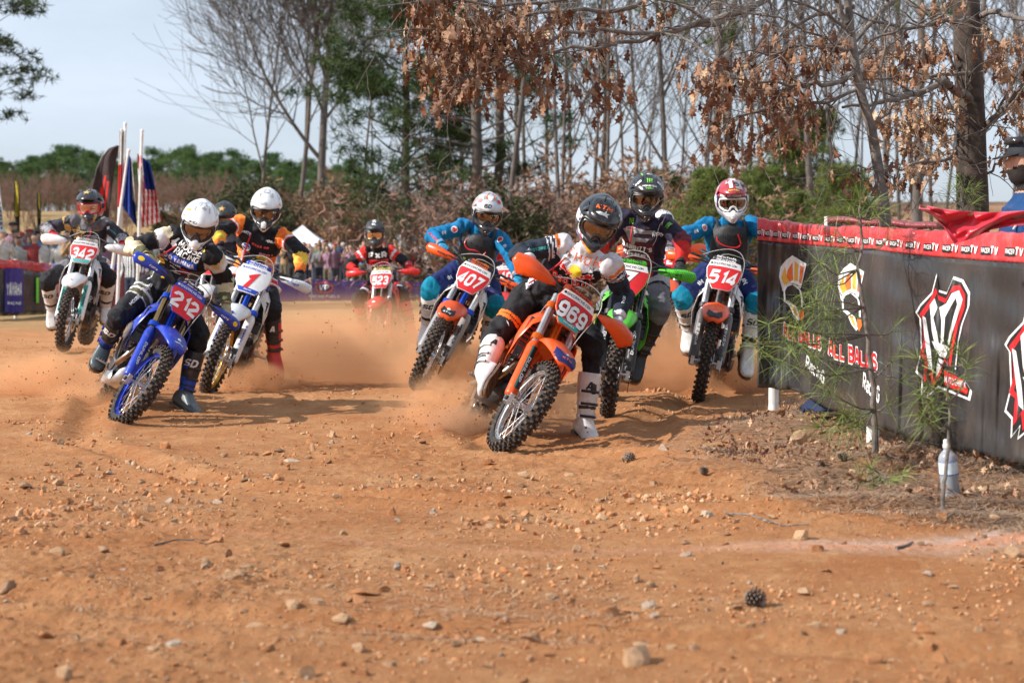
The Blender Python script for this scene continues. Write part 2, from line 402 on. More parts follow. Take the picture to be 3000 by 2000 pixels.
def flatM(c, right, up):
 """matrix whose local x,y,z = right, up, outwards"""
 x = Vector(right).normalized(); z = x.cross(Vector(up)).normalized(); y = z.cross(x)
 M = Matrix((x, y, z)).transposed().to_4x4(); M.translation = Vector(c); return M

class Decals:
 """flat print laid on a surface; everything of one thing goes into one printed-lettering part"""
 def __init__(s, bvh=None): s.mb = MB(); s.mats = []; s.bvh = bvh; s.lift = 0.0035; s.k = 0; s.step = .0005 if bvh is None else .0004
 def mi(s, m):
  if m not in s.mats: s.mats.append(m)
  return s.mats.index(m)
 def put(s, vs, fs, M, m, bend=0.0, seg=0.016, far=0.18, back=0.35):
  s.k += 1
  mi = s.mi(m); lift = s.lift + s.step * s.k
  if s.bvh is None:
   if bend: vs, fs = subdiv(vs, fs, .02)
   s.mb.add([M @ Vector((x, y, lift - bend * x * x)) for x, y in vs], fs, mi, False); return
  vs, fs = subdiv(vs, fs, seg); n = (M.to_3x3() @ Vector((0, 0, 1))).normalized(); pts = []; ok = []
  for x, y in vs:
   p = M @ Vector((x, y, 0)); hit = s.bvh.ray_cast(p + n * far, -n, far + back)
   if hit[0] is None: pts.append(p); ok.append(False)
   else: pts.append(hit[0] + (n + hit[1]).normalized() * lift); ok.append(abs(hit[1].dot(n)) > 0.12)
  s.mb.add(pts, [f for f in fs if all(ok[i] for i in f)], mi, True)
 def text(s, t, M, h, m, bold=0.02, shear=0.0, width=None, bend=0.0, spacing=1.0, out=None, **k):
  if out is not None: s.text(t, M, h * 1.0, out[0], bold + out[1], shear, width, bend, spacing, None, **k)
  vs, fs, w = text_geo(t, bold, shear, spacing); sx = h if width is None else width / max(w, 1e-6)
  s.put([(x * sx, y * h) for x, y in vs], fs, M, m, bend, **k)
 def poly(s, poly, M, sx, sy, m, bend=0.0, **k):
  vs, fs = tri_poly(poly); s.put([(x * sx, y * sy) for x, y in vs], fs, M, m, bend, **k)
 def build(s, name, parent, M=None):
  if not s.mb.v: return None
  return s.mb.build(name, s.mats, parent, M, auto=0)
# ================================================================== motorcycles
# bike space: x forward, y to the bike's left, z up, origin where the front tyre meets the ground
RAKE = R(27)
FD = Vector((-sin(RAKE), 0, cos(RAKE)))          # up along the fork
FN = Vector((cos(RAKE), 0, sin(RAKE)))           # forward of the fork
AX = Vector((0, 0, 0.345)); WB = 1.48
_TYRE = {}
def tyre_mesh(kind):
 """knobbly tyre round the y axis, centred on the axle"""
 if kind in _TYRE: return _TYRE[kind]
 Ro, w, n, kn = (0.330, 0.043, 56, 36) if kind == 'front' else (0.318, 0.058, 52, 32)
 ht = 0.017 if kind == 'front' else 0.020
 mb = MB(); prof = []
 rim = 0.265 if kind == 'front' else 0.242
 for a in range(-8, 9):
  t = a / 8 * R(118); prof.append((w * math.sin(t) * (1.0 if abs(t) < R(90) else 1.0), (Ro - w * 0.95) + w * 0.95 * cos(t)))
 prof = [(-w * .75, rim)] + prof + [(w * .75, rim)]
 rings = []
 for k in range(n):
  a = 2 * pi * k / n; rings.append([(r * cos(a), y, r * sin(a)) for y, r in prof])
 m = len(prof); vs = [p for r in rings for p in r]; fs = []
 for k in range(n):
  k2 = (k + 1) % n
  for i in range(m - 1): fs.append((k * m + i, k * m + i + 1, k2 * m + i + 1, k2 * m + i))
 mb.add(vs, fs, 0)
 rnd = random.Random(3)
 for k in range(kn * 2):
  a = 2 * pi * k / (kn * 2)
  lats = (-1.02, -0.16, 0.62) if k % 2 == 0 else (-0.62, 0.16, 1.02)
  if kind == 'rear' and k % 2: lats = (-0.55, 0.55)
  elif kind == 'rear': lats = (-1.02, 0.0, 1.02)
  for l in lats:
   t = l * R(64); y = w * sin(t); r = (Ro - w * .95) + w * .95 * cos(t)
   nrm = Vector((cos(a) * cos(t), sin(t), sin(a) * cos(t))); tan = Vector((-sin(a), 0, cos(a))); lat = nrm.cross(tan)
   c = Vector((r * cos(a), y, r * sin(a)))
   sz = (0.019, 0.017) if kind == 'front' else (0.021, 0.026)
   sz = (sz[0] * rnd.uniform(.9, 1.08), sz[1] * rnd.uniform(.9, 1.08)); vs = []
   for h, sc in ((-0.004, 1.12), (ht * rnd.uniform(.9, 1.05), 0.86)):
    for dx, dy in ((-1, -1), (1, -1), (1, 1), (-1, 1)):
     vs.append(c + nrm * h + tan * dx * sz[0] / 2 * sc + lat * dy * sz[1] / 2 * sc)
   mb.add(vs, [(4, 5, 6, 7)], 2, False)
   mb.add(vs, [(0, 1, 5, 4), (1, 2, 6, 5), (2, 3, 7, 6), (3, 0, 4, 7)], 1, False)
 me = mb.mesh("tyre", [RUB, KNOB, mat("worn_knob", (0.085, 0.062, 0.045), 0.9, var=0.35, scale=80, dirt=0.5, dscale=60, dirtcol=(0.30, 0.18, 0.11))])
 _TYRE[kind] = me; return me

_WH = {}
def wheel(parent, kind, centre, S, rimmat, spokemat, hubmat):
 r_rim = 0.272 if kind == 'front' else 0.25
 hub = MB(); hub.cyl((0, -.055, 0), (0, .055, 0), .022, 12); hub.cyl((0, -.05, 0), (0, -.038, 0), .034, 16); hub.cyl((0, .038, 0), (0, .05, 0), .034, 16)
 hub.cyl((0, -.12, 0), (0, .12, 0), .011, 8)
 if kind == 'rear': hub.cyl((0, -.05, 0), (0, .05, 0), .04, 16)
 h = hub.build(kind + "_wheel", hubmat, parent, S @ Matrix.Translation(centre))
 link("tyre", tyre_mesh(kind), h)
 if kind not in _WH:
  rm = MB(); n = 48; prof = [(-.026, r_rim), (-.026, r_rim - .012), (-.014, r_rim - .016), (-.010, r_rim - .026), (.010, r_rim - .026), (.014, r_rim - .016), (.026, r_rim - .012), (.026, r_rim)]
  vs = []; fs = []; m = len(prof)
  for k in range(n):
   a = 2 * pi * k / n; vs += [(r * cos(a), y, r * sin(a)) for y, r in prof]
  for k in range(n):
   for i in range(m): fs.append((k * m + i, k * m + (i + 1) % m, ((k + 1) % n) * m + (i + 1) % m, ((k + 1) % n) * m + i))
  rm.add(vs, fs)
  sp = MB()
  for k in range(36):
   a = 2 * pi * k / 36; side = 1 if k % 2 else -1; off = (1 if (k // 2) % 2 else -1) * R(58)
   sp.tube([(.034 * cos(a + off), side * .044, .034 * sin(a + off)), ((r_rim - .02) * cos(a), side * .004, (r_rim - .02) * sin(a))], .0022, 4, cap=False)
   sp.cyl(((r_rim - .045) * cos(a), side * .0085, (r_rim - .045) * sin(a)), ((r_rim - .02) * cos(a), side * .004, (r_rim - .02) * sin(a)), .0035, 5)
  dk = MB(); ro = .13 if kind == 'front' else .11
  for k in range(36):          # wave-edged brake disc, a flat ring
   a0, a1 = 2 * pi * k / 36, 2 * pi * (k + 1) / 36; vs = []
   for a in (a0, a1):
    r = ro + .004 * cos(a * 9)
    for rr in (ro - .035, r):
     for y in (-.0018, .0018): vs.append((rr * cos(a), y, rr * sin(a)))
   dk.add(vs, [(0, 2, 6, 4), (1, 5, 7, 3), (2, 3, 7, 6), (0, 4, 5, 1)], 0, False)
  for k in range(6):
   a = 2 * pi * k / 6; dk.box(((ro - .06) * cos(a), 0, (ro - .06) * sin(a)), (.055, .003, .012), 0, Matrix.Rotation(-a, 3, 'Y'))
  _WH[kind] = (rm, sp.mesh("spokes", [spokemat]), dk.mesh("disc", [STEEL]))
 rm, sp, dk = _WH[kind]
 rm.build("rim", rimmat, h); link("spokes", sp, h); link("brake_disc", dk, h, (0, .06 if kind == 'front' else -.06, 0))
 return h

def make_bike(c):
 """c: contact pixel, scale (px per metre), heading, lean, steer and the colours"""
 d0 = 5500.0 / c['s']; loc = P(c['px'], c['py'], d0)
 yaw = R(c['yaw']); lean = R(c['lean'])
 root = empty("motorcycle", loc)
 root.rotation_euler = (Matrix.Rotation(yaw - pi / 2, 4, 'Z') @ Matrix.Rotation(-lean, 4, 'X') @ Matrix.Rotation(R(c.get('pitch', 0)), 4, 'Y')).to_euler()
 props(root, c['label'], "motorcycle", "racing motorcycles on the dirt track")
 body, fork, rimm, trim = c['body'], c['fork'], c['rim'], c.get('trim', c['body'])
 piv = AX + FN * -0.02
 S = Matrix.Translation(piv) @ Matrix.Rotation(R(c['steer']), 4, FD) @ Matrix.Translation(-piv)
 full = c.get('full', True)
 wheel(root, 'front', AX, S, rimm, STEEL, ALU)
 wheel(root, 'rear', Vector((-WB, 0, .338)), Matrix.Identity(4), rimm, STEEL, ALU)
 # ---- fork
 for sy in (-1, 1):
  y = sy * .108; b = AX + Vector((0, y, 0)) - FN * .028
  lower = MB(); lower.cyl(b - FD * .03, b + FD * .05, .030, 12, 0); lower.box(b + FD * .0 + FN * .02, (.055, .03, .07), 0)
  lower.cyl(b + FD * .04, b + FD * .46, .0235, 14, 1)
  lower.cyl(b + Vector((.02, -.02 * sy, 0)), b + Vector((.02, .03 * sy, 0)), .018, 10, 2)
  lo = lower.build("fork_lower", [ALU, CHROME, DARKM], root, S)
  up = MB(); up.tube([b + FD * .44, b + FD * .46, b + FD * .47, b + FD * .86], [.030, .031, .0285, .0285], 16)
  up.build("fork_tube", fork, root, S)
  g = MB(); rings = []
  for t, wd, fw in ((.015, .030, .036), (.04, .036, .040), (.16, .036, .041), (.30, .036, .041), (.42, .037, .041), (.455, .030, .036), (.465, .02, .03)):
   cc = b + FD * t; ring = []
   for k in range(9):
    a = R(-105 + 210 * k / 8); ring.append(cc + FN * (fw * cos(a)) + Vector((0, 1, 0)) * (wd * 1.12 * sin(a)))
   rings.append(ring)
  g.loft(rings, 0, cap=False, closed=False); g.build("fork_guard", c['guard'], root, S, solid=.003)
  dec = Decals(); gm = flatM(b + FN * .043 + FD * .24, Vector((0, 1, 0)), FD)
  gm = gm @ Matrix.Rotation(pi / 2 * (1 if sy > 0 else -1), 4, 'Z')
  if c.get('guardband') and (sy < 0 or c.get('bothband')):
   dec.poly(rect(.34, .034), gm @ Matrix.Translation((.0, 0, .001)), 1, 1, c['guardband'])
   dec.poly(rect(.34, .013), gm @ Matrix.Translation((.0, .0165 * sy, .002)), 1, 1, c.get('guardband2', c['guardband']))
  dec.text(c.get('guardtext', "DUNLOP"), gm @ Matrix.Translation((.02, -.004, .002)), .022, c['guardink'], .03, .1, .20)
  dec.build("fork_print", root, S)
 cl = MB()
 for t in (.50, .765):
  cc = AX + FD * t - FN * .03
  M3 = Matrix((FN, Vector((0, 1, 0)), FD)).transposed()
  cl.box(cc, (.075, .16, .035), 0, M3)
  for sy in (-1, 1): cl.cyl(cc + Vector((0, sy * .108, 0)) - FD * .022, cc + Vector((0, sy * .108, 0)) + FD * .022, .041, 16)
 cl.cyl(AX + FD * .5 - FN * .055, AX + FD * .78 - FN * .055, .03, 12)
 cl.build("triple_clamp", c.get('clamp', DARKM), root, S, bevel=.003)
 # brake caliper and the dark guard over the disc, on the bike's left
 cp = MB(); cp.box(AX + Vector((-.06, .095, .085)), (.07, .05, .06), 0, Matrix.Rotation(R(-25), 3, 'Y')); cp.box(AX + Vector((-.02, .095, .04)), (.05, .02, .06))
 cp.build("brake_caliper", DARKM, root, S, bevel=.006)
 dg = MB(); pl = [(.10 * cos(R(a)), .13 * sin(R(a))) for a in range(-100, 60, 16)] + [(-.03, .03), (-.06, -.05)]
 dg.prism(pl, .006, Matrix.Translation(AX + Vector((0, .128, 0))) @ Matrix.Rotation(R(90), 4, 'X') @ Matrix.Rotation(pi, 4, 'Y'), 0)
 dg.build("disc_guard", c.get('discguard', BLKG), root, S, bevel=.002)
 # ---- front fender
 fe = MB(); rings = []
 for x, z, w, hgt in ((.235, .690, .032, .014), (.205, .730, .074, .030), (.12, .780, .100, .050), (.02, .812, .112, .062), (-.09, .828, .114, .064), (-.20, .820, .100, .052), (-.30, .770, .080, .040), (-.42, .700, .070, .032), (-.50, .630, .060, .028)):
  rings.append([(x - .012 * (k / 5 - 1) ** 2, w * math.sin(pi / 2 * (k / 5 - 1)), z - hgt * (1 - cos(pi / 2 * (k / 5 - 1))) ** 1.2 + (.008 if k == 5 else 0)) for k in range(11)])
 fe.loft(rings, 0, cap=False, closed=False); fo = fe.build("front_fender", c['fender'], root, S, solid=.004)
 bv = BVHTree.FromPolygons([Vector(v) for v in fe.v], fe.f)
 dec = Decals(bv); dec.lift = .006; fm = flatM((.19, 0, .76), (0, 1, 0), (-.55, 0, .83))
 if c.get('fpanel'): dec.poly([(-.5, -.1), (-.3, -.45), (.3, -.45), (.5, -.1), (.42, .5), (.12, .16), (-.12, .16), (-.42, .5)], fm, .13 * c.get('fps', 1), .10 * c.get('fps', 1), c['fpanel'])
 if c.get('ftext'): dec.text(c['ftext'][0], fm @ Matrix.Translation((0, -.018, 0)), c['ftext'][2], c['ftext'][1], .03, .25)
 if c.get('femblem'): dec.poly(c['femblem'][0], fm @ Matrix.Translation((0, .022, 0)), c['femblem'][2], c['femblem'][2], c['femblem'][1])
 dec.build("fender_print", fo)
 # ---- number plate
 pc = AX + FD * .745 + FN * .105
 PM = flatM(pc, (0, 1, 0), FD)
 W = c.get('pw', .245); Hh = .26
 out = [(-.60 * W, .20 * Hh), (-.50 * W, .50 * Hh), (.50 * W, .50 * Hh), (.60 * W, .20 * Hh), (.54 * W, -.12 * Hh), (.30 * W, -.52 * Hh), (-.30 * W, -.52 * Hh), (-.54 * W, -.12 * Hh)]
 pb = MB(); n = len(out)
 pm = MB(); pv, pf = tri_poly(out); pv, pf = subdiv(pv, pf, .02); bd = 1.1
 pm.add([PM @ Vector((x, y, -bd * x * x)) for x, y in pv], pf, 0)
 po = pm.build("number_plate", c['plate'], root, S, solid=.004)
 dec = Decals(); dec.lift = .003
 def seg(poly, m, sc=1.0):
  vs, fs = tri_poly(poly); vs, fs = subdiv(vs, fs, .02); dec.put([(x * sc, y * sc) for x, y in vs], fs, PM, m, bd)
 seg([(x * .965, y * .965) for x, y in out], c['field'])
 seg([(-.565 * W, .29 * Hh), (.565 * W, .29 * Hh), (.50 * W, .475 * Hh), (-.50 * W, .475 * Hh)], c['band'])
 if c.get('foot'): seg([(-.40 * W, -.33 * Hh), (-.30 * W, -.485 * Hh), (.30 * W, -.485 * Hh), (.40 * W, -.33 * Hh)], c['foot'])
 dec.text("GNCCRACING.COM", PM @ Matrix.Translation((0, .385 * Hh, .0)), .021, c['bandink'], .01, 0, .195, bend=bd)
 seg([(-.112 + .010 * cos(k * pi / 6), .385 * Hh + .010 * sin(k * pi / 6)) for k in range(12)], c['bandink'])
 sc = c.get('dshear', .12)
 if c.get('edge'): dec.text(c['num'], PM @ Matrix.Translation((.0, -.022, .0)), .144 * c.get('nh', 1), c['edge'], .078, sc, c['nw'] * 1.08 + .016, bend=bd)
 dec.text(c['num'], PM @ Matrix.Translation((0, -.022, .0)), .130 * c.get('nh', 1), c['digit'], .028, sc, c['nw'] * 1.08, bend=bd)
 if c.get('foottext'): dec.text(c['foottext'][0], PM @ Matrix.Translation((0, -.40 * Hh, .0)), .014, c['foottext'][1], .03, .1, bend=bd)
 dec.build("plate_print", po)
 # ---- handlebar, pad, grips, levers
 def bp(x, y, z): return Vector((x, y, z))
 hb = MB(); pts = [bp(-.445, -.425, 1.150), bp(-.405, -.20, 1.180), bp(-.375, -.11, 1.125), bp(-.37, -.05, 1.105), bp(-.37, .05, 1.105), bp(-.375, .11, 1.125), bp(-.405, .20, 1.180), bp(-.445, .425, 1.150)]
 hb.tube(pts, .0125, 10, 0); hb.tube([bp(-.395, -.155, 1.155), bp(-.39, .155, 1.155)], .008, 8)
 hb.build("handlebar", c.get('bar', DARKM), root, S)
 for sy in (-1, 1):
  gr = MB(); a, b_ = pts[-1] if sy > 0 else pts[0], pts[-2] if sy > 0 else pts[1]
  rr = [.0165 + .0012 * (k % 2) for k in range(13)]
  gr.tube([a.lerp(b_, .0 + .58 * k / 12) for k in range(13)], rr, 10); gr.cyl(a.lerp(b_, .58), a.lerp(b_, .60), .026, 12)
  gr.build("grip", BLK, root, S)
  lv = MB(); l0 = a.lerp(b_, .68); l1 = l0 + Vector((.045, 0, 0))
  lv.tube([l1, l1 + Vector((.02, sy * .04, -.002)), a + Vector((.075, -sy * .05, .0)), a + Vector((.07, -sy * .01, 0))], [.009, .007, .0055, .007], 7)
  lv.box(l0 + Vector((.012, 0, .005)), (.05, .03, .035)); lv.build("lever", c.get('lever', DARKM), root, S)
  # hand guards
  st = c.get('hg', 'shield'); hg = MB()
  if st == 'shield': o2 = [(-.165, .0), (-.10, -.03), (.10, -.082), (.175, -.02), (.165, .045), (.06, .080), (-.06, .05), (-.155, .022)]
  elif st == 'bullet': o2 = [(-.15, .0), (-.10, -.035), (.04, -.062), (.12, -.06), (.15, -.02), (.15, .03), (.10, .055), (-.02, .05), (-.12, .03)]
  else: o2 = [(-.15, .0), (-.11, -.022), (.04, -.045), (.13, -.05), (.165, -.012), (.15, .035), (.07, .042), (-.04, .028), (-.13, .02)]
  o2 = [(x * sy, y) for x, y in o2]
  if sy < 0: o2 = o2[::-1]
  HM = flatM(a.lerp(b_, .34) + Vector((.105, 0, -.012)), (0.14 * -sy, 1, 0), (-.25, 0, 1))
  vs, fs = tri_poly(o2); vs, fs = subdiv(vs, fs, .04)
  hg.add([HM @ Vector((x, y, -1.6 * x * x - (9 if st == 'bullet' else 5) * y * y - .25 * abs(y - .01))) for x, y in vs], fs, 0)
  ho = hg.build("handguard", c['hand'], root, S, solid=.005)
  if st == 'wrap':
   sb = MB(); sb.tube([a + Vector((0, sy * .01, 0)), a + Vector((.06, sy * .02, 0)), HM @ Vector((0, 0, -.01)), HM @ Vector((-sy * .15, 0, -.02)), pts[-3] if sy > 0 else pts[2]], .008, 7)
   sb.build("guard_bar", DARKM, root, S)
  else:
   sb = MB(); sb.tube([HM @ Vector((-sy * .09, 0, -.02)), a.lerp(b_, .72)], .009, 7); sb.build("guard_mount", BLK, root, S)
  if c.get('hgtext') or c.get('hgdots'):
   dec = Decals(BVHTree.FromPolygons([Vector(v) for v in hg.v], hg.f)); dec.lift = .006
   if c.get('hgdots'):
    for i in range(9):
     for j in range(5): dec.poly(disc(6), HM @ Matrix.Translation((sy * (-.02 + i * .018 + (j % 2) * .009), -.028 + j * .013, 0)), .007, .007, c['hgdots'])
   if c.get('hgpanel'): dec.poly(disc(14), HM @ Matrix.Translation((sy * .10, -.005, 0)), .05, .035, c['hgpanel'])
   if c.get('hgtext'): dec.text(c['hgtext'][0], HM @ Matrix.Translation((sy * -.01, -.012, 0)), .018, c['hgtext'][1], .03, .15)
   dec.build("guard_print", ho)
 pad = MB(); pcn = bp(-.375, 0, 1.175)
 pad.tube([pcn + Vector((0, -.115, 0)), pcn + Vector((0, -.10, 0)), pcn + Vector((0, .10, 0)), pcn + Vector((0, .115, 0))], [.018, .030, .030, .018], 10)
 pdo = pad.build("handlebar_pad", c['pad'], root, S)
 dec = Decals(); dm = flatM(pcn + Vector((.027, 0, .014)), (0, 1, 0), (-.45, 0, .9))
 for k in (0, 1): dec.text(c.get('padtext', "RENTHAL"), dm @ Matrix.Translation((0, .012 - .026 * k, .001)), .019, c['padink'], .04, .2, .17)
 dec.build("pad_print", pdo)
 ho = MB(); ho.tube(spline([bp(-.41, -.20, 1.19), bp(-.38, -.12, 1.235), bp(-.34, 0, 1.275), bp(-.30, .10, 1.262), bp(-.275, .150, 1.19), bp(-.265, .152, 1.09), bp(-.26, .135, .97), bp(-.25, .128, .82), bp(-.17, .128, .62), bp(-.07, .118, .42)], 3), .0034, 6)
 ho.tube(spline([bp(-.41, .20, 1.19), bp(-.36, .10, 1.225), bp(-.36, -.04, 1.22), bp(-.42, -.12, 1.08), bp(-.55, -.1, .9)], 3), .0036, 6)
 ho.build("brake_hose", c.get('hose', mat("hose", (.35, .34, .33), .4)), root, S)
 # ---- chassis
 fr = MB(); h0 = bp(-.43, 0, 1.03); h1 = bp(-.36, 0, .86)
 fr.cyl(h1, h0, .034, 14)
 fr.tube([h1 + Vector((0, 0, .02)), bp(-.42, 0, .70), bp(-.50, 0, .50), bp(-.545, 0, .40)], [.026, .024, .022, .02], 10)
 for sy in (-1, 1):
  fr.tube([bp(-.50, 0, .50), bp(-.55, .07 * sy, .36), bp(-.62, .10 * sy, .285), bp(-.92, .10 * sy, .28), bp(-1.0, .10 * sy, .36), bp(-.98, .12 * sy, .62), bp(-.82, .10 * sy, .82), bp(-.45, .03 * sy, .97)], .017, 9)
  fr.tube([bp(-.92, .07 * sy, .86), bp(-1.3, .06 * sy, .92), bp(-1.60, .04 * sy, .97)], .011, 7)
  fr.tube([bp(-1.0, .09 * sy, .52), bp(-1.40, .06 * sy, .88)], .010, 7)
 fr.build("frame", c['frame'], root)
 ra = MB()
 for sy in (-1, 1):
  ra.box(bp(-.40, .125 * sy, .755), (.035, .115, .30), 0, Matrix.Rotation(R(-12), 3, 'Y'))
  ra.tube([bp(-.40, .07 * sy, .90), bp(-.40, .0, .92)], .014, 8)
 ra.build("radiator", DARKM, root, bevel=.004)
 for sy in (-1, 1):
  lo = MB()
  for k in range(8):
   lo.box(bp(-.372, .128 * sy, .63 + k * .034), (.006, .118, .020), 0, Matrix.Rotation(R(-50), 3, 'Y'))
  for dy in (-.058, .0, .058): lo.box(bp(-.365, (.128 + dy) * sy, .748), (.014, .006, .275), 0, Matrix.Rotation(R(-12), 3, 'Y'))
  lo.build("radiator_louvre", c.get('louvre', BLK), root)
  sh = MB()
  # shroud: a bowed panel standing off the radiator
  prof = [(-.30, .955, .085), (-.285, .85, .175), (-.30, .72, .205), (-.37, .585, .20), (-.46, .52, .17)]
  mid = [(-.52, 1.00, .10), (-.52, .90, .175), (-.53, .78, .19), (-.55, .64, .17), (-.58, .55, .14)]
  end = [(-.86, .965, .09), (-.86, .92, .125), (-.84, .86, .135), (-.78, .76, .125), (-.74, .70, .11)]
  rings = [[(x, y * sy, z) for x, z, y in q] for q in (prof, mid, end)]
  sh.loft(rings, 0, cap=False, closed=False); sobj = sh.build("shroud", c['shroud'], root, solid=.004)
  if c.get('shtext'):
   dec = Decals(BVHTree.FromPolygons([Vector(v) for v in sh.v], sh.f)); dec.lift = .005
   dec.text(c['shtext'][0], flatM((-.55, .2 * sy, .78), (-sy * -1.0, 0, .15 * sy) if sy < 0 else (-1, 0, -.15), (0, 0, 1)), .075, c['shtext'][1], .03, .2)
   dec.build("shroud_print", sobj)
 tk = MB(); rings = []
 for x, w, z0, z1 in ((-.44, .05, .93, 1.00), (-.52, .095, .86, 1.035), (-.66, .115, .83, 1.03), (-.80, .085, .82, .985), (-.92, .06, .84, .95)):
  rings.append([(x, w * sin(a), (z0 + z1) / 2 + (z1 - z0) / 2 * cos(a)) for a in [2 * pi * k / 14 for k in range(14)]])
 tk.loft(rings); tk.cyl((-.56, 0, 1.03), (-.56, 0, 1.055), .03, 14); tk.build("fuel_tank", c.get('tank', mat("tank_white", (.62, .60, .55), .4, dirt=.2)), root)
 st = MB(); rings = []
 for x, w, z0, z1 in ((-.70, .05, .93, 1.015), (-.82, .075, .88, .995), (-1.0, .09, .87, .965), (-1.2, .095, .88, .97), (-1.4, .085, .92, .985), (-1.56, .06, .965, 1.01)):
  rings.append([(x, w * (1 if abs(sin(a)) < .7 else 1.05) * sin(a), (z0 + z1) / 2 + (z1 - z0) / 2 * (abs(cos(a)) ** .6) * (1 if cos(a) > 0 else -1)) for a in [2 * pi * k / 14 for k in range(14)]])
 st.loft(rings); st.build("seat", mat("seat_vinyl", (.03, .03, .032), .7, bump=.2, bscale=90, dirt=.2), root)
 for sy in (-1, 1):
  sp = MB(); rings = [[(x, sy * y, z) for x, y, z in q] for q in (
   ((-.92, .115, .90), (-.93, .125, .82), (-.95, .12, .70), (-.98, .11, .62)),
   ((-1.15, .13, .90), (-1.15, .14, .82), (-1.13, .13, .73), (-1.12, .12, .67)),
   ((-1.40, .11, .94), (-1.38, .12, .87), (-1.34, .115, .80), (-1.31, .11, .76)))]
  sp.loft(rings, cap=False, closed=False); sp.build("side_panel", c.get('side', c['shroud']), root, solid=.004)
 rf = MB(); rings = []
 for x, w, z in ((-1.28, .07, .93), (-1.45, .085, .985), (-1.62, .085, 1.01), (-1.80, .075, .99), (-1.93, .05, .95)):
  rings.append([(x, w * (k / 4 - 1), z - .03 * (k / 4 - 1) ** 2) for k in range(9)])
 rf.loft(rings, cap=False, closed=False); rf.build("rear_fender", c['fender'], root, solid=.004)
 en = MB()
 en.box(bp(-.80, 0, .42), (.34, .20, .19), 0); en.tube([bp(-.80, -.165, .43), bp(-.80, -.15, .43), bp(-.80, .13, .43), bp(-.80, .145, .43)], [.06, .095, .095, .07], 20, 0)
 en.tube([bp(-.67, -.14, .40), bp(-.67, .13, .40)], [.07, .075], 18, 0)
 M3 = Matrix.Rotation(R(14), 3, 'Y')
 en.box(bp(-.66, 0, .585), (.13, .135, .17), 0, M3); en.box(bp(-.645, 0, .72), (.16, .16, .11), 0, M3)
 for k in range(4): en.box(bp(-.66 + .008 * k, 0, .53 + .034 * k), (.16, .165, .007), 1, M3)
 en.cyl(bp(-.64, -.09, .72), bp(-.64, .09, .72), .045, 14, 1)
 en.build("engine", [DARKM, ALU], root, bevel=.006)
 sk = MB()
 sk.loft([[(-.50, y * .7, .47) for y in (-.09, -.045, 0, .045, .09)], [(-.515, y, .38) for y in (-.12, -.06, 0, .06, .12)], [(-.56, y, .285) for y in (-.135, -.06, 0, .06, .135)], [(-.66, y, .245) for y in (-.14, -.06, 0, .06, .14)], [(-1.0, y, .25) for y in (-.14, -.06, 0, .06, .14)]], cap=False, closed=False)
 for sy in (-1, 1): sk.loft([[(-.56, .135 * sy, .285), (-.60, .15 * sy, .36)], [(-.66, .14 * sy, .245), (-.70, .155 * sy, .34)], [(-.98, .14 * sy, .25), (-.98, .15 * sy, .33)]], cap=False, closed=False)
 sko = sk.build("skid_plate", c.get('skid', BLK), root, solid=.004)
 dec = Decals(BVHTree.FromPolygons([Vector(v) for v in sk.v], sk.f)); dec.lift = .004
 kk = flatM((-.50, 0, .36), (0, 1, 0), (.35, 0, 1))
 for i in range(5):
  for j in range(5):
   if (i + j) % 2 == 0: dec.poly(disc(8), kk @ Matrix.Translation(((i - 2) * .042, (j - 2) * .042, 0)), .022, .022, BLK)
 dec.build("drain_holes", sko)
 ex = MB()      # header on the bike's right, silencer at the back
 ex.tube([bp(-.60, -.02, .70), bp(-.50, -.05, .69), bp(-.45, -.10, .62), bp(-.455, -.135, .50), bp(-.53, -.155, .42), bp(-.66, -.165, .44), bp(-.85, -.16, .56), bp(-1.0, -.14, .68), bp(-1.12, -.13, .74)], [.021, .021, .022, .023, .023, .023, .024, .025, .03], 12, 0)
 ex.tube([bp(-1.12, -.135, .74), bp(-1.16, -.14, .755), bp(-1.52, -.15, .88), bp(-1.58, -.15, .90)], [.035, .052, .052, .03], 14, 1)
 ex.build("exhaust", [TITAN, ALU], root)
 sw = MB()
 for sy in (-1, 1): sw.tube([bp(-.97, .10 * sy, .41), bp(-1.1, .105 * sy, .41), bp(-1.35, .11 * sy, .36), bp(-1.52, .11 * sy, .338)], [.035, .034, .028, .022], 8, flat=.7)
 sw.cyl(bp(-.98, -.11, .41), bp(-.98, .11, .41), .03, 12); sw.box(bp(-1.12, 0, .41), (.06, .20, .05)); sw.build("swingarm", ALU, root)
 sa = MB(); sa.cyl(bp(-1.06, 0, .42), bp(-.99, 0, .82), .022, 10)
 for k in range(8): sa.tube([bp(-1.055 + .007 * k + .045 * cos(a), .045 * sin(a), .50 + .03 * k + .03 * a / 6.28) for a in [2 * pi * q / 10 for q in range(11)]], .006, 5, 1)
 sa.build("shock_absorber", [STEEL, c.get('spring', STEEL)], root)
 for sy in (-1, 1):
  fp = MB(); fp.box(bp(-.97, .20 * sy, .375), (.055, .12, .014));
  for k in range(5): fp.box(bp(-.97, (.155 + k * .022) * sy, .386), (.056, .004, .014))
  fp.box(bp(-.975, .13 * sy, .37), (.04, .04, .04)); fp.build("footpeg", STEEL, root)
 ch = MB(); ch.cyl(bp(-1.48, .072, .338), bp(-1.48, .078, .338), .105, 26); ch.build("sprocket", DARKM, root)
 cn = MB()
 for z0, z1 in ((.45, .44), (.37, .235)): cn.tube([bp(-.93, .075, z0 - .005), bp(-1.48, .075, z1)], .008, 5, flat=1.2)
 cn.build("chain", DARKM, root)
 # the world matrix is needed now for the rider's hands and feet
 bpy.context.view_layer.update()
 RM = Matrix.Translation(loc) @ root.rotation_euler.to_matrix().to_4x4()
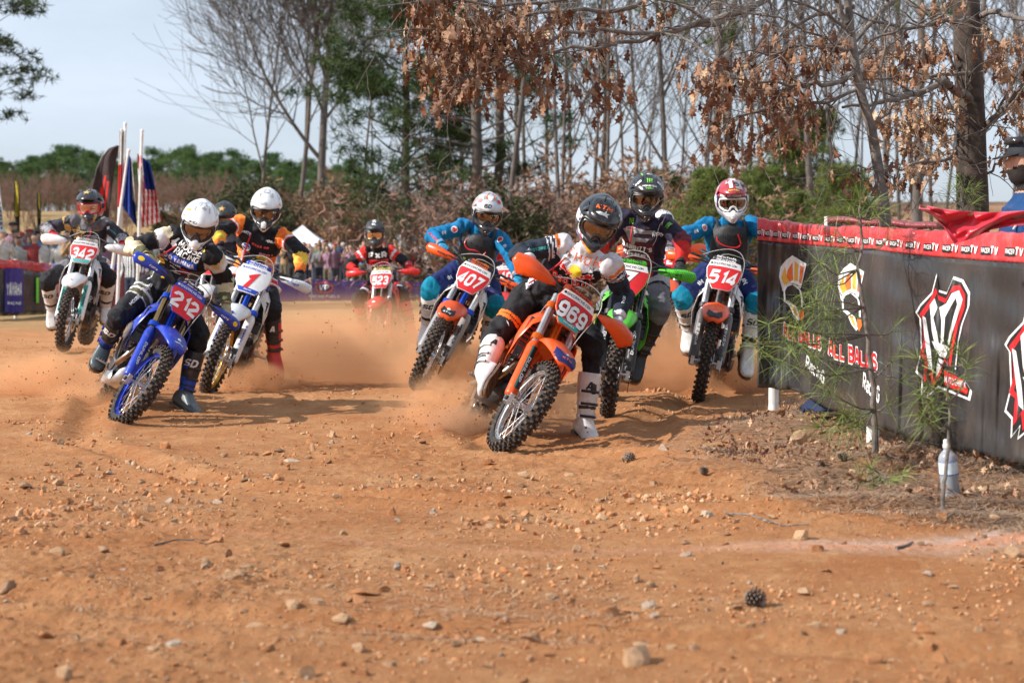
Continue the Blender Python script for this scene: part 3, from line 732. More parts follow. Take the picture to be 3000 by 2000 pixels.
 return dict(root=root, W=RM, S=S, d=d0, grips=[RM @ (S @ pts[0].lerp(pts[1], .28)), RM @ (S @ pts[-1].lerp(pts[-2], .28))],
    pegs=[RM @ bp(-.96, -.20, .40), RM @ bp(-.96, .20, .40)], gdir=(RM.to_3x3() @ S.to_3x3() @ Vector((0, 1, 0))).normalized(),
    gfwd=(RM.to_3x3() @ S.to_3x3() @ Vector((1, 0, 0))).normalized(), gup=(RM.to_3x3() @ S.to_3x3() @ Vector((0, 0, 1))).normalized())
# ================================================================== riders
def remeshed(mb, voxel, smooth_it=3, fold=None):
 """closed shapes united into one continuous skin -> (verts, faces)"""
 me = mb.mesh("tmp", [BLK], auto=0); o = bpy.data.objects.new("tmp", me); COL.objects.link(o)
 md = o.modifiers.new("r", 'REMESH'); md.mode = 'VOXEL'; md.voxel_size = voxel; md.adaptivity = 0
 ms = o.modifiers.new("s", 'SMOOTH'); ms.factor = 0.5; ms.iterations = smooth_it
 ev = o.evaluated_get(bpy.context.evaluated_depsgraph_get()); m2 = bpy.data.meshes.new_from_object(ev)
 n = len(m2.vertices); V = np.empty(n * 3, np.float32); m2.vertices.foreach_get("co", V); V = V.reshape(-1, 3).astype(float)
 Nn = np.empty(n * 3, np.float32); m2.vertices.foreach_get("normal", Nn); Nn = Nn.reshape(-1, 3).astype(float)
 Fq = [tuple(p.vertices) for p in m2.polygons]
 bpy.data.objects.remove(o); bpy.data.meshes.remove(me); bpy.data.meshes.remove(m2)
 if fold is not None: V = V + Nn * fold(V)[:, None]
 Fq = np.array([f if len(f) == 4 else (f[0], f[1], f[2], f[2]) for f in Fq])
 return V, Fq

def wav(Pn, seed, f):
 r = np.random.RandomState(seed); out = np.zeros(len(Pn))
 for k in range(5):
  d = r.normal(size=3); d /= np.linalg.norm(d); e = r.normal(size=3); e /= np.linalg.norm(e)
  out += np.sin(Pn @ d * f * (1 + .45 * k) + 1.7 * np.sin(Pn @ e * f * .55 + r.rand() * 6) + r.rand() * 6) / (1 + .4 * k)
 return out / 2.5

HELM = {}
def helmet(parent, L0, c, yaw, pitch, roll, h, decals=()):
 """motocross helmet: shell with an open eye port, peak, chin bar, goggles"""
 yaw, pitch, roll = R(yaw), R(pitch), R(roll)
 Mr = Matrix.Rotation(pi, 3, 'Z') @ Matrix.Identity(3)           # y forward -> towards the camera
 Mr = Matrix.Rotation(yaw, 3, 'Z') @ Matrix.Rotation(roll, 3, 'Y') @ Matrix.Rotation(pitch, 3, 'X') @ Mr
 M = Matrix.Translation(Vector(c) - Vector(L0)) @ Mr.to_4x4()
 sc = h.get('size', 1.05)
 M = M @ Matrix.Scale(sc, 4)
 def Rr(az, el, e=0.0):
  """point on the shell: az 0 = forward, degrees"""
  a, b = R(az), R(el)
  x, y, z = sin(a) * cos(b), cos(a) * cos(b), sin(b)
  rx, ry, rz = .131 + e, (.158 if y > 0 else .165) + e, (.155 if z > 0 else .172) + e
  p = Vector((x * rx, y * ry, z * rz))
  g = math.exp(-(az / 40.0) ** 2) * max(0, min(1, (-el - 14) / 14.0)) * max(0, min(1, (el + 78) / 20.0))
  p.y += .070 * g; p.z -= .020 * g
  if el < -14: p.x *= 1 - .16 * min(1, (-el - 14) / 40) * max(0, cos(a))
  # a ridge over the crown, scooped sides
  p.z += .006 * math.exp(-(x / .28) ** 2) * max(0, z)
  return p
 azs = list(range(-180, 180, 5)); els = list(range(-62, 90, 4)); vs = []; fs = []; mi = []
 for e in els: vs += [Rr(a, e) for a in azs]
 vs.append(Rr(0, 90)); top = len(vs) - 1; n = len(azs)
 mb = MB()
 def inport(a, e): return abs(a) < 60 and (-22 + 6 * math.exp(-(a / 9) ** 2)) < e < 15
 cols = []
 for i in range(len(els) - 1):
  for k in range(n):
   a = azs[k] + 2.5; a = a if a <= 180 else a - 360; e = els[i] + 2
   if inport(a, e): continue
   f = (i * n + k, i * n + (k + 1) % n, (i + 1) * n + (k + 1) % n, (i + 1) * n + k)
   fs.append(f[::-1]); cols.append(h['paint'](a, e))
 for k in range(n): fs.append((top, (len(els) - 1) * n + (k + 1) % n, (len(els) - 1) * n + k)[::-1]); cols.append(h['paint'](azs[k], 86))
 mats = h['mats']
 mb.v = [tuple(v) for v in vs]; mb.f = fs; mb.m = cols; mb.sm = [True] * len(fs)
 he = mb.build("helmet", mats, parent, M, auto=50, solid=.007)
 bvp = MB(); bvp.v = list(mb.v); bvp.f = list(mb.f)
 # rubber rim round the port
 edge = [(-60, y) for y in (-14, -4, 6)] + [(a, 15 - 2 * abs(a) / 60) for a in (-52, -35, -15, 0, 15, 35, 52)] + [(60, y) for y in (6, -4, -14)] + [(a, -22 + 6 * math.exp(-(a / 9) ** 2)) for a in (50, 30, 14, 6, 0, -6, -14, -30, -50)]
 rb = MB(); pts = [Rr(a, e, .001) for a, e in edge]; rb.tube(pts + pts[:1], .0065, 6, cap=False); rb.build("port_rim", BLK, he)
 # goggles: frame, lens, strap
 def gring(ex, ea, ee): return [Rr(a * ea, e * ee - 2, ex) for a, e in [(-50, 0), (-46, 9), (-30, 12), (-10, 12.5), (10, 12.5), (30, 12), (46, 9), (50, 0), (47, -12), (32, -17), (16, -17), (7, -10), (0, -8), (-7, -10), (-16, -17), (-32, -17), (-47, -12)]]
 gf = MB(); r1 = gring(.001, 1.06, 1.08); gf.tube(r1 + r1[:1], .0095, 8, cap=False, flat=.8); gf.build("goggle_frame", h.get('goggle', BLK), he)
 ln = MB(); N1, N2 = 16, 8; vs = []
 for j in range(N2 + 1):
  for i in range(N1 + 1):
   a = -52 + 104 * i / N1; lo = -19 + 9 * math.exp(-(a / 8) ** 2) + 4 * (abs(a) / 52) ** 4; hi = 11 - 3 * (abs(a) / 52) ** 4
   p = Rr(a, lo + (hi - lo) * j / N2, -.002); vs.append((p.x, min(p.y, .158), p.z))
 ln.add(vs, [(j * (N1 + 1) + i, j * (N1 + 1) + i + 1, (j + 1) * (N1 + 1) + i + 1, (j + 1) * (N1 + 1) + i)[::-1] for j in range(N2) for i in range(N1)])
 ln.build("goggle_lens", h.get('lens', LENS), he)
 stp = MB()
 for s0 in (-1, 1):
  rings = []
  for a in range(58, 181, 8): rings.append([Rr(s0 * a, e, .003 if a > 64 else -.004) for e in (-9, -4, 2, 7)])
  stp.loft(rings, cap=False, closed=False)
 stp.build("goggle_strap", h.get('strap', BLK), he, solid=.002)
 # peak
 pk = MB(); rings = []
 for s0, y, z, w, drop in ((0, .02, .164, .060, .014), (.15, .06, .165, .084, .024), (.35, .115, .155, .104, .040), (.6, .165, .132, .110, .042), (.85, .212, .102, .100, .028), (1, .236, .082, .072, .014)):
  rings.append([(w * t / 5, y - .035 * abs(t / 5) ** 2.2 * (.6 + s0), z - drop * abs(t / 5) ** 2.0 + .004 * math.exp(-(t / 1.3) ** 2)) for t in range(-5, 6)])
 pk.loft(rings, 0, cap=False, closed=False)
 for sg in (-1, 1): pk.loft([[(sg * .100, .085, .112), (sg * .104, .11, .10)], [(sg * .118, .045, .070), (sg * .120, .075, .062)], [(sg * .126, .01, .035), (sg * .127, .03, .03)]], 0, cap=False, closed=False)
 po = pk.build("peak", h.get('peak', mats[0]), he, solid=.0045)
 # chin vent and grill
 cv = MB(); M0 = [Rr(a, e, .003) for a, e in ((-9, -30), (9, -30), (6, -46), (-6, -46))]
 cv.add(M0, [(0, 1, 2, 3)][0:1] if False else [(3, 2, 1, 0)]); cv.ball(Rr(0, -34, .002), (.020, .010, .012), 10)
 for s0 in (-1, 1): cv.tube([Rr(s0 * 14, -30, .001), Rr(s0 * 26, -32, .001), Rr(s0 * 36, -28, .001)], .006, 6, flat=.6)
 cv.build("chin_vent", h.get('vent', BLK), he)
 VG = I_GR if h.get('light', mats[0] in (H_W, H_S)) else I_K
 decals = list(decals) + [('s', rect(.16, 1), a, e, .05, VG, r) for a, e, r in ((30, 52, 25), (-30, 52, -25), (24, 70, 10), (-24, 70, -10))] + [('s', rect(1, .22), a, e, .035, VG, r) for a, e, r in ((74, 38, -20), (-74, 38, 20))]
 if decals:
  allv = MB(); allv.v = list(bvp.v); allv.f = list(bvp.f); allv.add(pk.v, [f for f in pk.f])
  dec = Decals(BVHTree.FromPolygons([Vector(v) for v in allv.v], allv.f)); dec.lift = .0055
  for d in decals:
   kind, what, az, el, size, m = d[:6]; rot = d[6] if len(d) > 6 else 0
   p = Rr(az, el, .0); nrm = Vector((p.x / .128 ** 2, p.y / .15 ** 2, p.z / .142 ** 2)).normalized()
   rt = nrm.cross(Vector((0, 0, 1))) * 1.0
   rt = Vector((0, 0, 1)).cross(nrm) if True else rt
   if rt.length < .05: rt = Vector((-1, 0, 0))
   FM = flatM(p, rt, nrm.cross(rt)) @ Matrix.Rotation(R(rot), 4, 'Z')
   if kind == 't': dec.text(what, FM, size, m, .03, .1, far=.12, back=.2, seg=.02)
   else: dec.poly(what, FM, size, size, m, far=.12, back=.2, seg=.02)
  dec.build("helmet_print", he)
 return he

def glove(parent, T, W, side, mats, wrist):
 """closed hand round a grip; W = bike dict, side 0 = bike's right"""
 g = W['grips'][side]; a = W['gdir'] * (1 if side == 1 else -1); f = W['gfwd']; u = W['gup']     # a points to the bar end
 mb = MB()
 kn = g - f * .008 + u * .040
 bk = (wrist - g).normalized()
 for k in range(4):
  o = a * (-.032 + .0215 * k); ln = (1.0, 1.06, 1.0, .86)[3 - k]
  r = .0118 * (1 if k < 3 else .9)
  mb.tube([g + o + bk * .045 + u * .012, g + o - f * .004 + u * .036, g + o + f * .030 * ln + u * .024, g + o + f * .036 * ln - u * .010, g + o + f * .012 - u * .027, g + o - f * .006 - u * .022], [r * 1.1, r * 1.12, r, r * .98, r * .92, r * .75], 8)
 mb.tube([g - a * .025 + bk * .05, g - a * .045 + bk * .022 - u * .012, g - a * .040 + f * .012 - u * .028, g - a * .022 + f * .03 - u * .024], [.016, .0145, .0125, .010], 8)
 mb.tube([wrist, wrist.lerp(g, .35) + u * .006, g + bk * .042 + u * .014, g + bk * .012 + u * .032], [.030, .036, .040, .030], 12, flat=.62, ref=f.cross(a) if False else None)
 mb.ball(g + bk * .036 + u * .014, (.040, .040, .026), 12)
 V, Fq = remeshed(mb, .0065, 1)
 me = np_mesh("glove", V, Fq, mats, None, True); o = link("glove", me, parent); o.matrix_local = T
 cf = MB(); cf.tube([wrist + bk * .02, wrist - bk * .012], [.036, .037], 14, cap=False); c2 = cf.build("cuff", mats, o, solid=.004)
 return o

def boot(parent, T, knee, ankle, toe, b):
 sh = (knee - ankle).normalized(); fd = (toe - ankle).normalized()
 up = (sh - fd * sh.dot(fd)).normalized()
 if up.length < .1: up = fd.orthogonal()
 fdd = (fd * .97 + up * .02).normalized(); sd = fdd.cross(up).normalized()
 frontS = (fdd - sh * fdd.dot(sh)).normalized()
 mb = MB()
 prof = ((-.01, .056, 0), (.06, .061, 0), (.14, .069, -.002), (.22, .077, -.004), (.30, .081, -.004), (.345, .079, -.002))
 mb.tube([ankle + sh * t + frontS * o for t, r, o in prof], [r for t, r, o in prof], 16, flat=1.0)
 mb.tube([ankle + sh * .12 + frontS * .012, ankle + sh * .30 + frontS * .016], [.054, .060], 12)
 rings = []
 for x, w, lo, hi in ((-.085, .018, -.075, -.02), (-.075, .036, -.088, .01), (-.04, .043, -.092, .05), (.02, .043, -.092, .055), (.07, .047, -.092, .02), (.12, .051, -.092, -.012), (.17, .050, -.090, -.030), (.205, .038, -.086, -.040), (.222, .018, -.078, -.052)):
  cc = ankle + fdd * x
  w *= 1.25; rings.append([cc + sd * w * (abs(sin(t)) ** .7) * (1 if sin(t) > 0 else -1) + up * ((lo + hi) / 2 + (hi - lo) / 2 * (abs(cos(t)) ** .7) * (1 if cos(t) > 0 else -1)) for t in [2 * pi * k / 16 for k in range(16)]])
 mb.loft(rings)
 V, Fq = remeshed(mb, .0075, 2)
 C = V[Fq].mean(1); A = np.array(ankle); hs = (C - A) @ np.array(sh); fr = (C - A) @ np.array(frontS); fl = (C - A) @ np.array(fdd); uu = (C - A) @ np.array(up); sdv = (C - A) @ np.array(sd)
 mi = b['paint'](hs, fr, fl, uu, sdv)
 me = np_mesh("boot", V, Fq, b['mats'], mi, True); o = link("boot", me, parent); o.matrix_local = T
 so = MB(); ol = []
 outl = [(-.088, -.026), (-.06, -.040), (.0, -.040), (.06, -.042), (.12, -.052), (.18, -.048), (.215, -.030), (.228, 0), (.215, .030), (.18, .048), (.12, .052), (.06, .042), (0, .040), (-.06, .040), (-.088, .026)]
 for z in (-.108, -.088): ol.append([ankle + fdd * x * 1.01 + sd * y * 1.30 + up * z for x, y in outl])
 so.loft(ol, smooth=False)
 for k in range(7): so.box(ankle + fdd * (-.06 + .04 * k) - up * .111, (.016, .085, .006), 0, Matrix((fdd, sd, up)).transposed())
 so.build("sole", b['sole'], o, bevel=.003)
 for k, t in enumerate((.045, .13, .215)):
  r = .058 + .058 * t; bu = MB(); cc = ankle + sh * t
  ring = [cc + frontS * (cos(a) * (r + .006)) + sd * sin(a) * (r + .004) for a in [R(-100 + 200 * q / 12) for q in range(13)]]
  bu.loft([[p + sh * .009 for p in ring], [p - sh * .009 for p in ring]], 0, cap=False, closed=False)
  for sg in (-1, 1): bu.box(cc + sd * sg * (r + .008) + frontS * .012, (.034, .008, .02), 1, Matrix((frontS, sd, sh)).transposed())
  bu.build("buckle", [b['strap'], b.get('clip', b['strap'])], o, solid=.003)
 if b.get('logo'):
  dec = Decals(BVHTree.FromPolygons([Vector(v) for v in V], [tuple(f) for f in Fq])); dec.lift = .004
  dr = (Vector((0, -1, 0)) - sh * Vector((0, -1, 0)).dot(sh)).normalized()
  rt = sh.cross(dr).normalized() * 1.0
  rt = dr.cross(sh) * -1 if (dr.cross(sh) * -1).x > 0 else dr.cross(sh)
  dec.text(b['logo'][0], flatM(ankle + sh * .25, rt, sh), .06, b['logo'][1], .03, .25)
  dec.build("boot_print", o)
 return o

def person_body(J, paint, mats, fit=1.0, seed=0, detail=.0115):
 """one continuous clothed body; J joints in the place's own metres"""
 SL, SR, HP = J['SL'], J['SR'], J['H']
 ms = (SL + SR) / 2; right = (SR - SL).normalized(); up = (ms - HP); up = (up - right * up.dot(right)).normalized(); front = right.cross(up).normalized()
 sw = (SR - SL).length / 2; sw = max(sw, .15)
 J['right'], J['up'], J['front'], J['ms'] = right, up, front, ms
 mb = MB(); rings = []; Lg = (ms - HP).length
 hr = J.get('hipdir', right); hr = (hr * .5 + right * .5).normalized()
 secs = ((-.16, .120, .105, -.005), (-.08, .155, .125, -.01), (.02, .160, .125, -.01), (.20, .150, .115, .0), (.38, .155, .118, .004), (.58, .178, .128, .008), (.76, .192, .130, .006), (.90, .180, .112, -.004), (1.0, .135, .085, -.012), (1.08, .075, .065, -.01), (1.20, .058, .060, .012))
 for v, w, dp, fo in secs:
  rr = (hr * (1 - min(1, max(0, v))) + right * min(1, max(0, v))).normalized()
  bow = .035 * sin(pi * min(1, max(0, v))) * -1
  c = HP + (ms - HP) * v + front * (fo + bow) if v <= 1 else ms + up * (v - 1) * Lg + front * fo
  ww = w * fit * (sw / .185 if v > .5 else 1)
  rings.append([c + rr * ww * (abs(cos(t)) ** .85) * (1 if cos(t) > 0 else -1) + front * dp * fit * (abs(sin(t)) ** .85) * (1 if sin(t) > 0 else -1) for t in [2 * pi * k / 24 for k in range(24)]])
 mb.loft(rings)
 if 'HD' in J:
  hd = J['HD']; mb.tube([ms + up * .02, ms.lerp(hd, .5), hd], [.065, .058, .058], 12); mb.ball(hd, (.074, .09, .108), 14)
 bones = []
 for s, S0 in (('L', SL), ('R', SR)):
  e, w = J['E' + s], J['W' + s]; sgn = -1 if s == 'L' else 1
  S1 = S0 - right * sgn * .035
  mb.ball(S0 - right * sgn * .012, .073 * fit, 12)
  mb.tube([S1, S0, S0.lerp(e, .35), S0.lerp(e, .7), e], [.078 * fit, .072 * fit, .064 * fit, .056 * fit, .053 * fit], 14)
  mb.ball(e, .054 * fit, 12)
  mb.tube([e, e.lerp(w, .3), e.lerp(w, .65), w], [.055 * fit, .055 * fit, .047 * fit, .038 * fit], 14)
  h = HP + hr * sgn * .095 - up * .03; k, an = J['K' + s], J['A' + s]
  J['HJ' + s] = h
  mb.ball(h, .105, 12)
  mb.tube([h, h.lerp(k, .25), h.lerp(k, .6), k], [.112 * fit, .106 * fit, .090 * fit, .078 * fit], 16); mb.ball(k, .078 * fit, 14)
  fk = (front * .6 + (k - (h + an) / 2)).normalized()
  mb.tube([k + (h - k).normalized() * .05 + fk * .012, k + fk * .018, k + (an - k).normalized() * .09 + fk * .010], [.072 * fit, .076 * fit, .070 * fit], 14)
  mb.tube([k, k.lerp(an, .25), k.lerp(an, .55), an], [.074 * fit, .062, .050, .042], 14)
 B = [('T', HP - up * .05, ms, .15), ('uL', SL, J['EL'], .06), ('fL', J['EL'], J['WL'], .05), ('uR', SR, J['ER'], .06), ('fR', J['ER'], J['WR'], .05),
  ('tL', J['HJL'], J['KL'], .09), ('sL', J['KL'], J['AL'], .06), ('tR', J['HJR'], J['KR'], .09), ('sR', J['KR'], J['AR'], .06), ('H', ms + up * .10, J.get('HD', ms + up * .25), .07)]
 def cls(C):
  best = np.full(len(C), 9e9); bi = np.zeros(len(C), int); bt = np.zeros(len(C))
  for i, (nm, a, b, r) in enumerate(B):
   a_, b_ = np.array(a), np.array(b); d = b_ - a_; t = ((C - a_) @ d) / max(d @ d, 1e-9); tc = np.clip(t, 0, 1)
   dist = np.linalg.norm(C - (a_ + tc[:, None] * d), axis=1) - r
   if nm == 'T': dist -= 0.0
   m = dist < best; best[m] = dist[m]; bi[m] = i; bt[m] = t[m]
  return bi, bt
 def fold(V):
  bi, bt = cls(V); amp = np.full(len(V), .007)
  for i, (nm, a, b, r) in enumerate(B):
   m = bi == i
   if nm in ('uL', 'uR'): amp[m] = .006 + .010 * np.exp(-((bt[m] - 1) / .35) ** 2) + .005 * np.exp(-((bt[m]) / .3) ** 2)
   if nm in ('fL', 'fR'): amp[m] = .006 + .009 * np.exp(-((bt[m]) / .3) ** 2)
   if nm in ('tL', 'tR'): amp[m] = .004 + .008 * np.exp(-((bt[m]) / .35) ** 2) + .005 * np.exp(-((bt[m] - 1) / .2) ** 2)
   if nm == 'T': amp[m] = .007 + .010 * np.exp(-((bt[m] - .05) / .22) ** 2)
   if nm == 'H': amp[m] = 0
  w1 = 1 - 2 * np.abs(wav(V, seed + 3, 24)); w2 = wav(V, seed + 9, 60)
  w3 = 1 - 2 * np.abs(wav(V, seed + 14, 42)); return amp * (1.0 * w1 + .75 * w3 + .35 * w2)
 V, Fq = remeshed(mb, detail, 2, fold)
 C = V[Fq].mean(1); bi, bt = cls(C)
 nm = np.array([b[0] for b in B])[bi]
 rel = C - np.array(HP)
 reg = dict(n=nm, t=bt, u=(rel @ np.array(right) - (rel @ np.array(up)) / max((ms - HP).dot(up), .1) * (ms - HP).dot(right)) / sw, v=(rel @ np.array(up)) / max((ms - HP).dot(up), .1), w=(C - np.array(ms)) @ np.array(front), P=C, wav=wav(C, seed + 21, 26), wav2=wav(C, seed + 33, 55))
 mi = paint(reg)
 me = np_mesh("body", V, Fq, mats, mi, True)
 return me, BVHTree.FromPolygons([Vector(v) for v in V], [tuple(f) for f in Fq]), V

def make_rider(c, bk):
 """c: pixels and depths of the joints, clothes; bk: the bike under the rider (None = standing person)"""
 d0 = bk['d']; s = c.get('lim', 1.0)
 J = {}
 J['H'] = P(*c['hip'], d0 + c.get('dhip', .95)); dS = d0 + c.get('dsh', .62) + .10
 dy = c.get('shtwist', 0.0)
 J['SL'] = P(*c['SL'], dS + dy); J['SR'] = P(*c['SR'], dS - dy)
 # shoulders a plausible width apart, round the joint centres (inside the jersey outline)
 mid = (J['SL'] + J['SR']) / 2; dv = (J['SR'] - J['SL']); wd = min(max(dv.length * .90, .33), .39); dv.normalize()
 J['SL'] = mid - dv * wd / 2 - Vector((0, 0, .035)); J['SR'] = mid + dv * wd / 2 - Vector((0, 0, .035))
 tors = (mid - J['H']).length
 J['HD'] = P(*c['head'], d0 + c.get('dhd', .50))
 for k, i in (('L', 0), ('R', 1)):
  g = bk['grips'][i]
  if ('E' + k) in c:
   best = None; wr = g + Vector((0, .06, .03))
   for q in range(120):
    e = P(*c['E' + k], d0 - .2 + q * .012); er = ((e - J['S' + k]).length - .30 * s) ** 2 * 1.5 + ((e - wr).length - .25 * s) ** 2
    if best is None or er < best[0]: best = (er, e)
   J['E' + k] = best[1]
  else: J['E' + k] = (J['S' + k] + g) / 2 + Vector(((-.14 if k == 'L' else .14), .05, -.02))
  J['W' + k] = g + (J['E' + k] - g).normalized() * .088 + bk['gup'] * .018
 hr = (J['SR'] - J['SL']).normalized(); hr.z *= .4; hr.normalize(); J['hipdir'] = hr
 upv = ((J['SL'] + J['SR']) / 2 - J['H']).normalized()
 for k, sg, i in (('L', -1, 0), ('R', 1, 1)):
  h = J['H'] + hr * sg * .095 - upv * .03
  J['K' + k] = solve(h, *c['K' + k], .43 * s, -1)
  if ('A' + k) in c: J['A' + k] = solve(J['K' + k], *c['A' + k], .42 * s, c.get('as' + k, 1))
  else: J['A' + k] = bk['pegs'][i] + Vector((0, 0, .10))
  if ('T' + k) in c: J['T' + k] = solve(J['A' + k], *c['T' + k], .20, -1)
  else: J['T' + k] = J['A' + k] + (bk['W'].to_3x3() @ Vector((1, .0, -.25))).normalized() * .2
  for q, (pa, ln) in (('thigh', (((h), J['K' + k]), .43)), ('shin', ((J['K' + k], J['A' + k]), .42))) if False else ():
   pass
  l1 = (h - J['K' + k]).length; l2 = (J['K' + k] - J['A' + k]).length
  l3 = (J['E' + k] - J['S' + k]).length; l4 = (J['E' + k] - J['W' + k]).length
  print("POSE %-5s %s thigh %.2f shin %.2f uarm %.2f farm %.2f torso %.2f ankle d %.2f" % (c['name'], k, l1, l2, l3, l4, tors, J['A' + k].y - d0))
 L0 = Vector((J['H'].x, J['H'].y, GZ(J['H'].x, J['H'].y)))
 root = empty("person", L0); props(root, c['label'], "person", "riders on the racing motorcycles")
 T = Matrix.Translation(-L0)
 me, bvh, V = person_body(J, c['paint'], c['mats'], c.get('fit', 1.07), c.get('seed', 1), c.get('detail', .0115))
 bo = link("body", me, root); bo.matrix_local = T
 for k, i in (('L', 0), ('R', 1)):
  glove(root, T, bk, i, [c['glove']], J['W' + k])
  boot(root, T, J['K' + k], J['A' + k], J['T' + k], c['boot'])
 hh = c['helmet']; he = helmet(root, L0, J['HD'], *hh['rot'], hh, hh.get('decals', ()))
 tM = flatM(J['H'], J['right'], J['up']); Lg = (J['ms'] - J['H']).length; lat = (J['ms'] - J['H']).dot(J['right'])
 def at(u, v): return tM @ Matrix.Translation((u + lat * (v + .12), (v + .12) * (J['ms'] - J['H']).dot(J['up']), 0))
 if 'protector' in c:
  pr = MB(); up, rt, fr = J['up'], J['right'], J['front']; q = lambda u, v, w: J['H'] + rt * u + (J['ms'] - J['H']) * v + fr * w
  pr.ball(q(0, .62, .105), (.172, .090, .215), 14, M=Matrix((rt, fr, up)).transposed()); pr.ball(q(-.082, .38, .115), (.085, .075, .095), 12, M=Matrix((rt, fr, up)).transposed()); pr.ball(q(.082, .38, .115), (.085, .075, .095), 12, M=Matrix((rt, fr, up)).transposed())
  pr.ball(q(0, .24, .105), (.12, .07, .07), 12, M=Matrix((rt, fr, up)).transposed())
  for sg in (-1, 1): pr.tube([q(sg * .11, .68, .13), q(sg * .125, .86, .13), q(sg * .13, 1.05, .06), q(sg * .13, 1.12, -.04)], [.038, .040, .040, .040], 10, flat=.5)
  pr.tube([q(-.225, .42, .0), q(-.12, .40, .14), q(.12, .40, .14), q(.225, .42, .0)], [.030] * 4, 8, flat=.6)
  V2, F2 = remeshed(pr, .011, 2)
  po = link("chest_protector", np_mesh("protector", V2, F2, [mat("protector_foam", (.025, .026, .028), .55, bump=.5, bscale=120, dirt=.12)], None, True), root); po.matrix_local = T
  bvh2 = BVHTree.FromPolygons([Vector(v) for v in V2], [tuple(f) for f in F2])
  dec = Decals(bvh2); dec.lift = .004; pc = c['protector']
  if pc:
   for sg in (-1, 1): dec.poly([(-.5, .5), (-.5, -.3), (-.2, -.5), (.5, -.5), (.5, .3), (.2, .5), (.2, .1), (-.2, -.1), (-.2, .3)], at(sg * .085, .40), .042, .05, pc)
   dec.poly(star(3, .5), at(0, .68), .03, .02, pc); dec.poly(star(4, .3), at(0, .27), .03, .02, pc)
  for i in range(9):
   for j in range(9): dec.poly(disc(6), at((i - 4) * .018 + (j % 2) * .009, .52 + j * .04), .008, .008, BLKG)
  o2 = dec.build("protector_print", po)
 if c.get('decals'):
  dec = Decals(bvh)
  for dd in c['decals']:
   kind, what, u, v, size, m = dd[:6]; kw = dd[6] if len(dd) > 6 else {}
   bone = kw.get('bone'); rot = kw.get('rot', 0)
   if bone:
    ja, jb = {'uL': ('SL', 'EL'), 'fL': ('EL', 'WL'), 'uR': ('SR', 'ER'), 'fR': ('ER', 'WR'), 'tL': ('HJL', 'KL'), 'tR': ('HJR', 'KR'), 'sL': ('KL', 'AL'), 'sR': ('KR', 'AR')}[bone]
    a, b = J[ja], J[jb]; ax = (b - a).normalized(); vd = Vector((0, -1, 0)); nr = (vd - ax * vd.dot(ax)).normalized()
    xx = ax if ax.x > 0 else -ax
    yy = nr.cross(xx); M = flatM(a.lerp(b, v) + yy * u, xx, yy) @ Matrix.Rotation(R(rot), 4, 'Z')
   else: M = at(u, v) @ Matrix.Rotation(R(rot), 4, 'Z')
   if kind == 't': dec.text(what, M, size, m, kw.get('bold', .02), kw.get('shear', 0), kw.get('w'), spacing=kw.get('sp', 1.0), out=kw.get('out'))
   elif kind == 'r': dec.poly(rect(1, 1), M, what[0], what[1], m)
   elif kind == 'many':
    for pl in what: dec.poly(pl, M, size, size, m)
   else: dec.poly(what, M, size * kw.get('sx', 1), size, m)
  o = dec.build("jersey_print", bo)
 if c.get('hose'):
  ho = MB(); pts = [J['H'] + J['right'] * u + (J['ms'] - J['H']) * v + J['front'] * w for u, v, w in c['hose']]
  ho.tube(spline(pts), .0062, 8); o = ho.build("hydration_hose", mat("hose_red", (.62, .02, .025), .35), root); o.matrix_local = T
 if c.get('camera'):
  cm = MB(); q = J['H'] + (J['ms'] - J['H']) * .58 + J['front'] * .17; M3 = Matrix((J['right'], J['front'], J['up'])).transposed()
  cm.box(q, (.062, .034, .042), 0, M3); cm.box(q + J['front'] * .018 + J['right'] * .016, (.022, .006, .022), 1, M3); cm.box(q - J['front'] * .02, (.03, .03, .03), 0, M3)
  o = cm.build("action_camera", [BLK, mat("camera_lens", (.02, .03, .05), .05, coat=.6)], root, bevel=.003); o.matrix_local = T
 return root, J
# ================================================================== the ground
CP = []          # (x, y, z, reach) heights read off the photograph where things touch the ground
for px, py, s, rr in ((1452, 1325, 456, 1.3), (345, 1250, 403, 1.3), (1785, 1222, 390, 1.0), (2047, 1181, 360, 1.0), (1211, 1143, 345, 1.2),
     (603, 1160, 342, 1.3), (182, 1030, 282, 1.6), (1108, 1058, 225, 2.0), (1952, 1042, 285, 1.2), (1400, 1253, 408, 1.0),
     (2268, 1185, 445, .8), (2555, 1330, 543, .7), (2700, 1330, 560, .7), (3050, 1420, 620, .8), (2300, 1330, 500, .8), (2785, 1458, 632, .6), (2760, 1495, 656, .6),
     (2050, 1260, 420, .8), (1740, 1320, 445, .7), (268, 1150, 366, .9)):
 p = P(px, py, 5500.0 / s); CP.append((p.x, p.y, p.z, rr))
for x, y, z, rr in ((0, 5, 0, 3), (-1.5, 8, .0, 2), (1.5, 7, .02, 1.6), (0, 9.5, -.01, 1.6), (3, 6.5, .05, 1.5), (-4, 11, .02, 2), (-6.5, 18, .22, 2.5), (-9, 24, .20, 4), (-14, 38, .08, 8),
     (0, 30, -.05, 6), (4, 30, .1, 6), (0, 45, .0, 10), (12, 40, .3, 10), (6, 16, .35, 2.5), (4, 10, .12, 1.2), (4, 13, .3, 1.5), (9, 22, .5, 5), (0, 80, .1, 25), (-30, 80, .1, 25), (30, 80, .8, 25), (0, 20, -.05, 3), (-14, 14, .1, 5), (14, 12, .4, 5)):
 CP.append((x, y, z, rr))
CPA = np.array(CP)
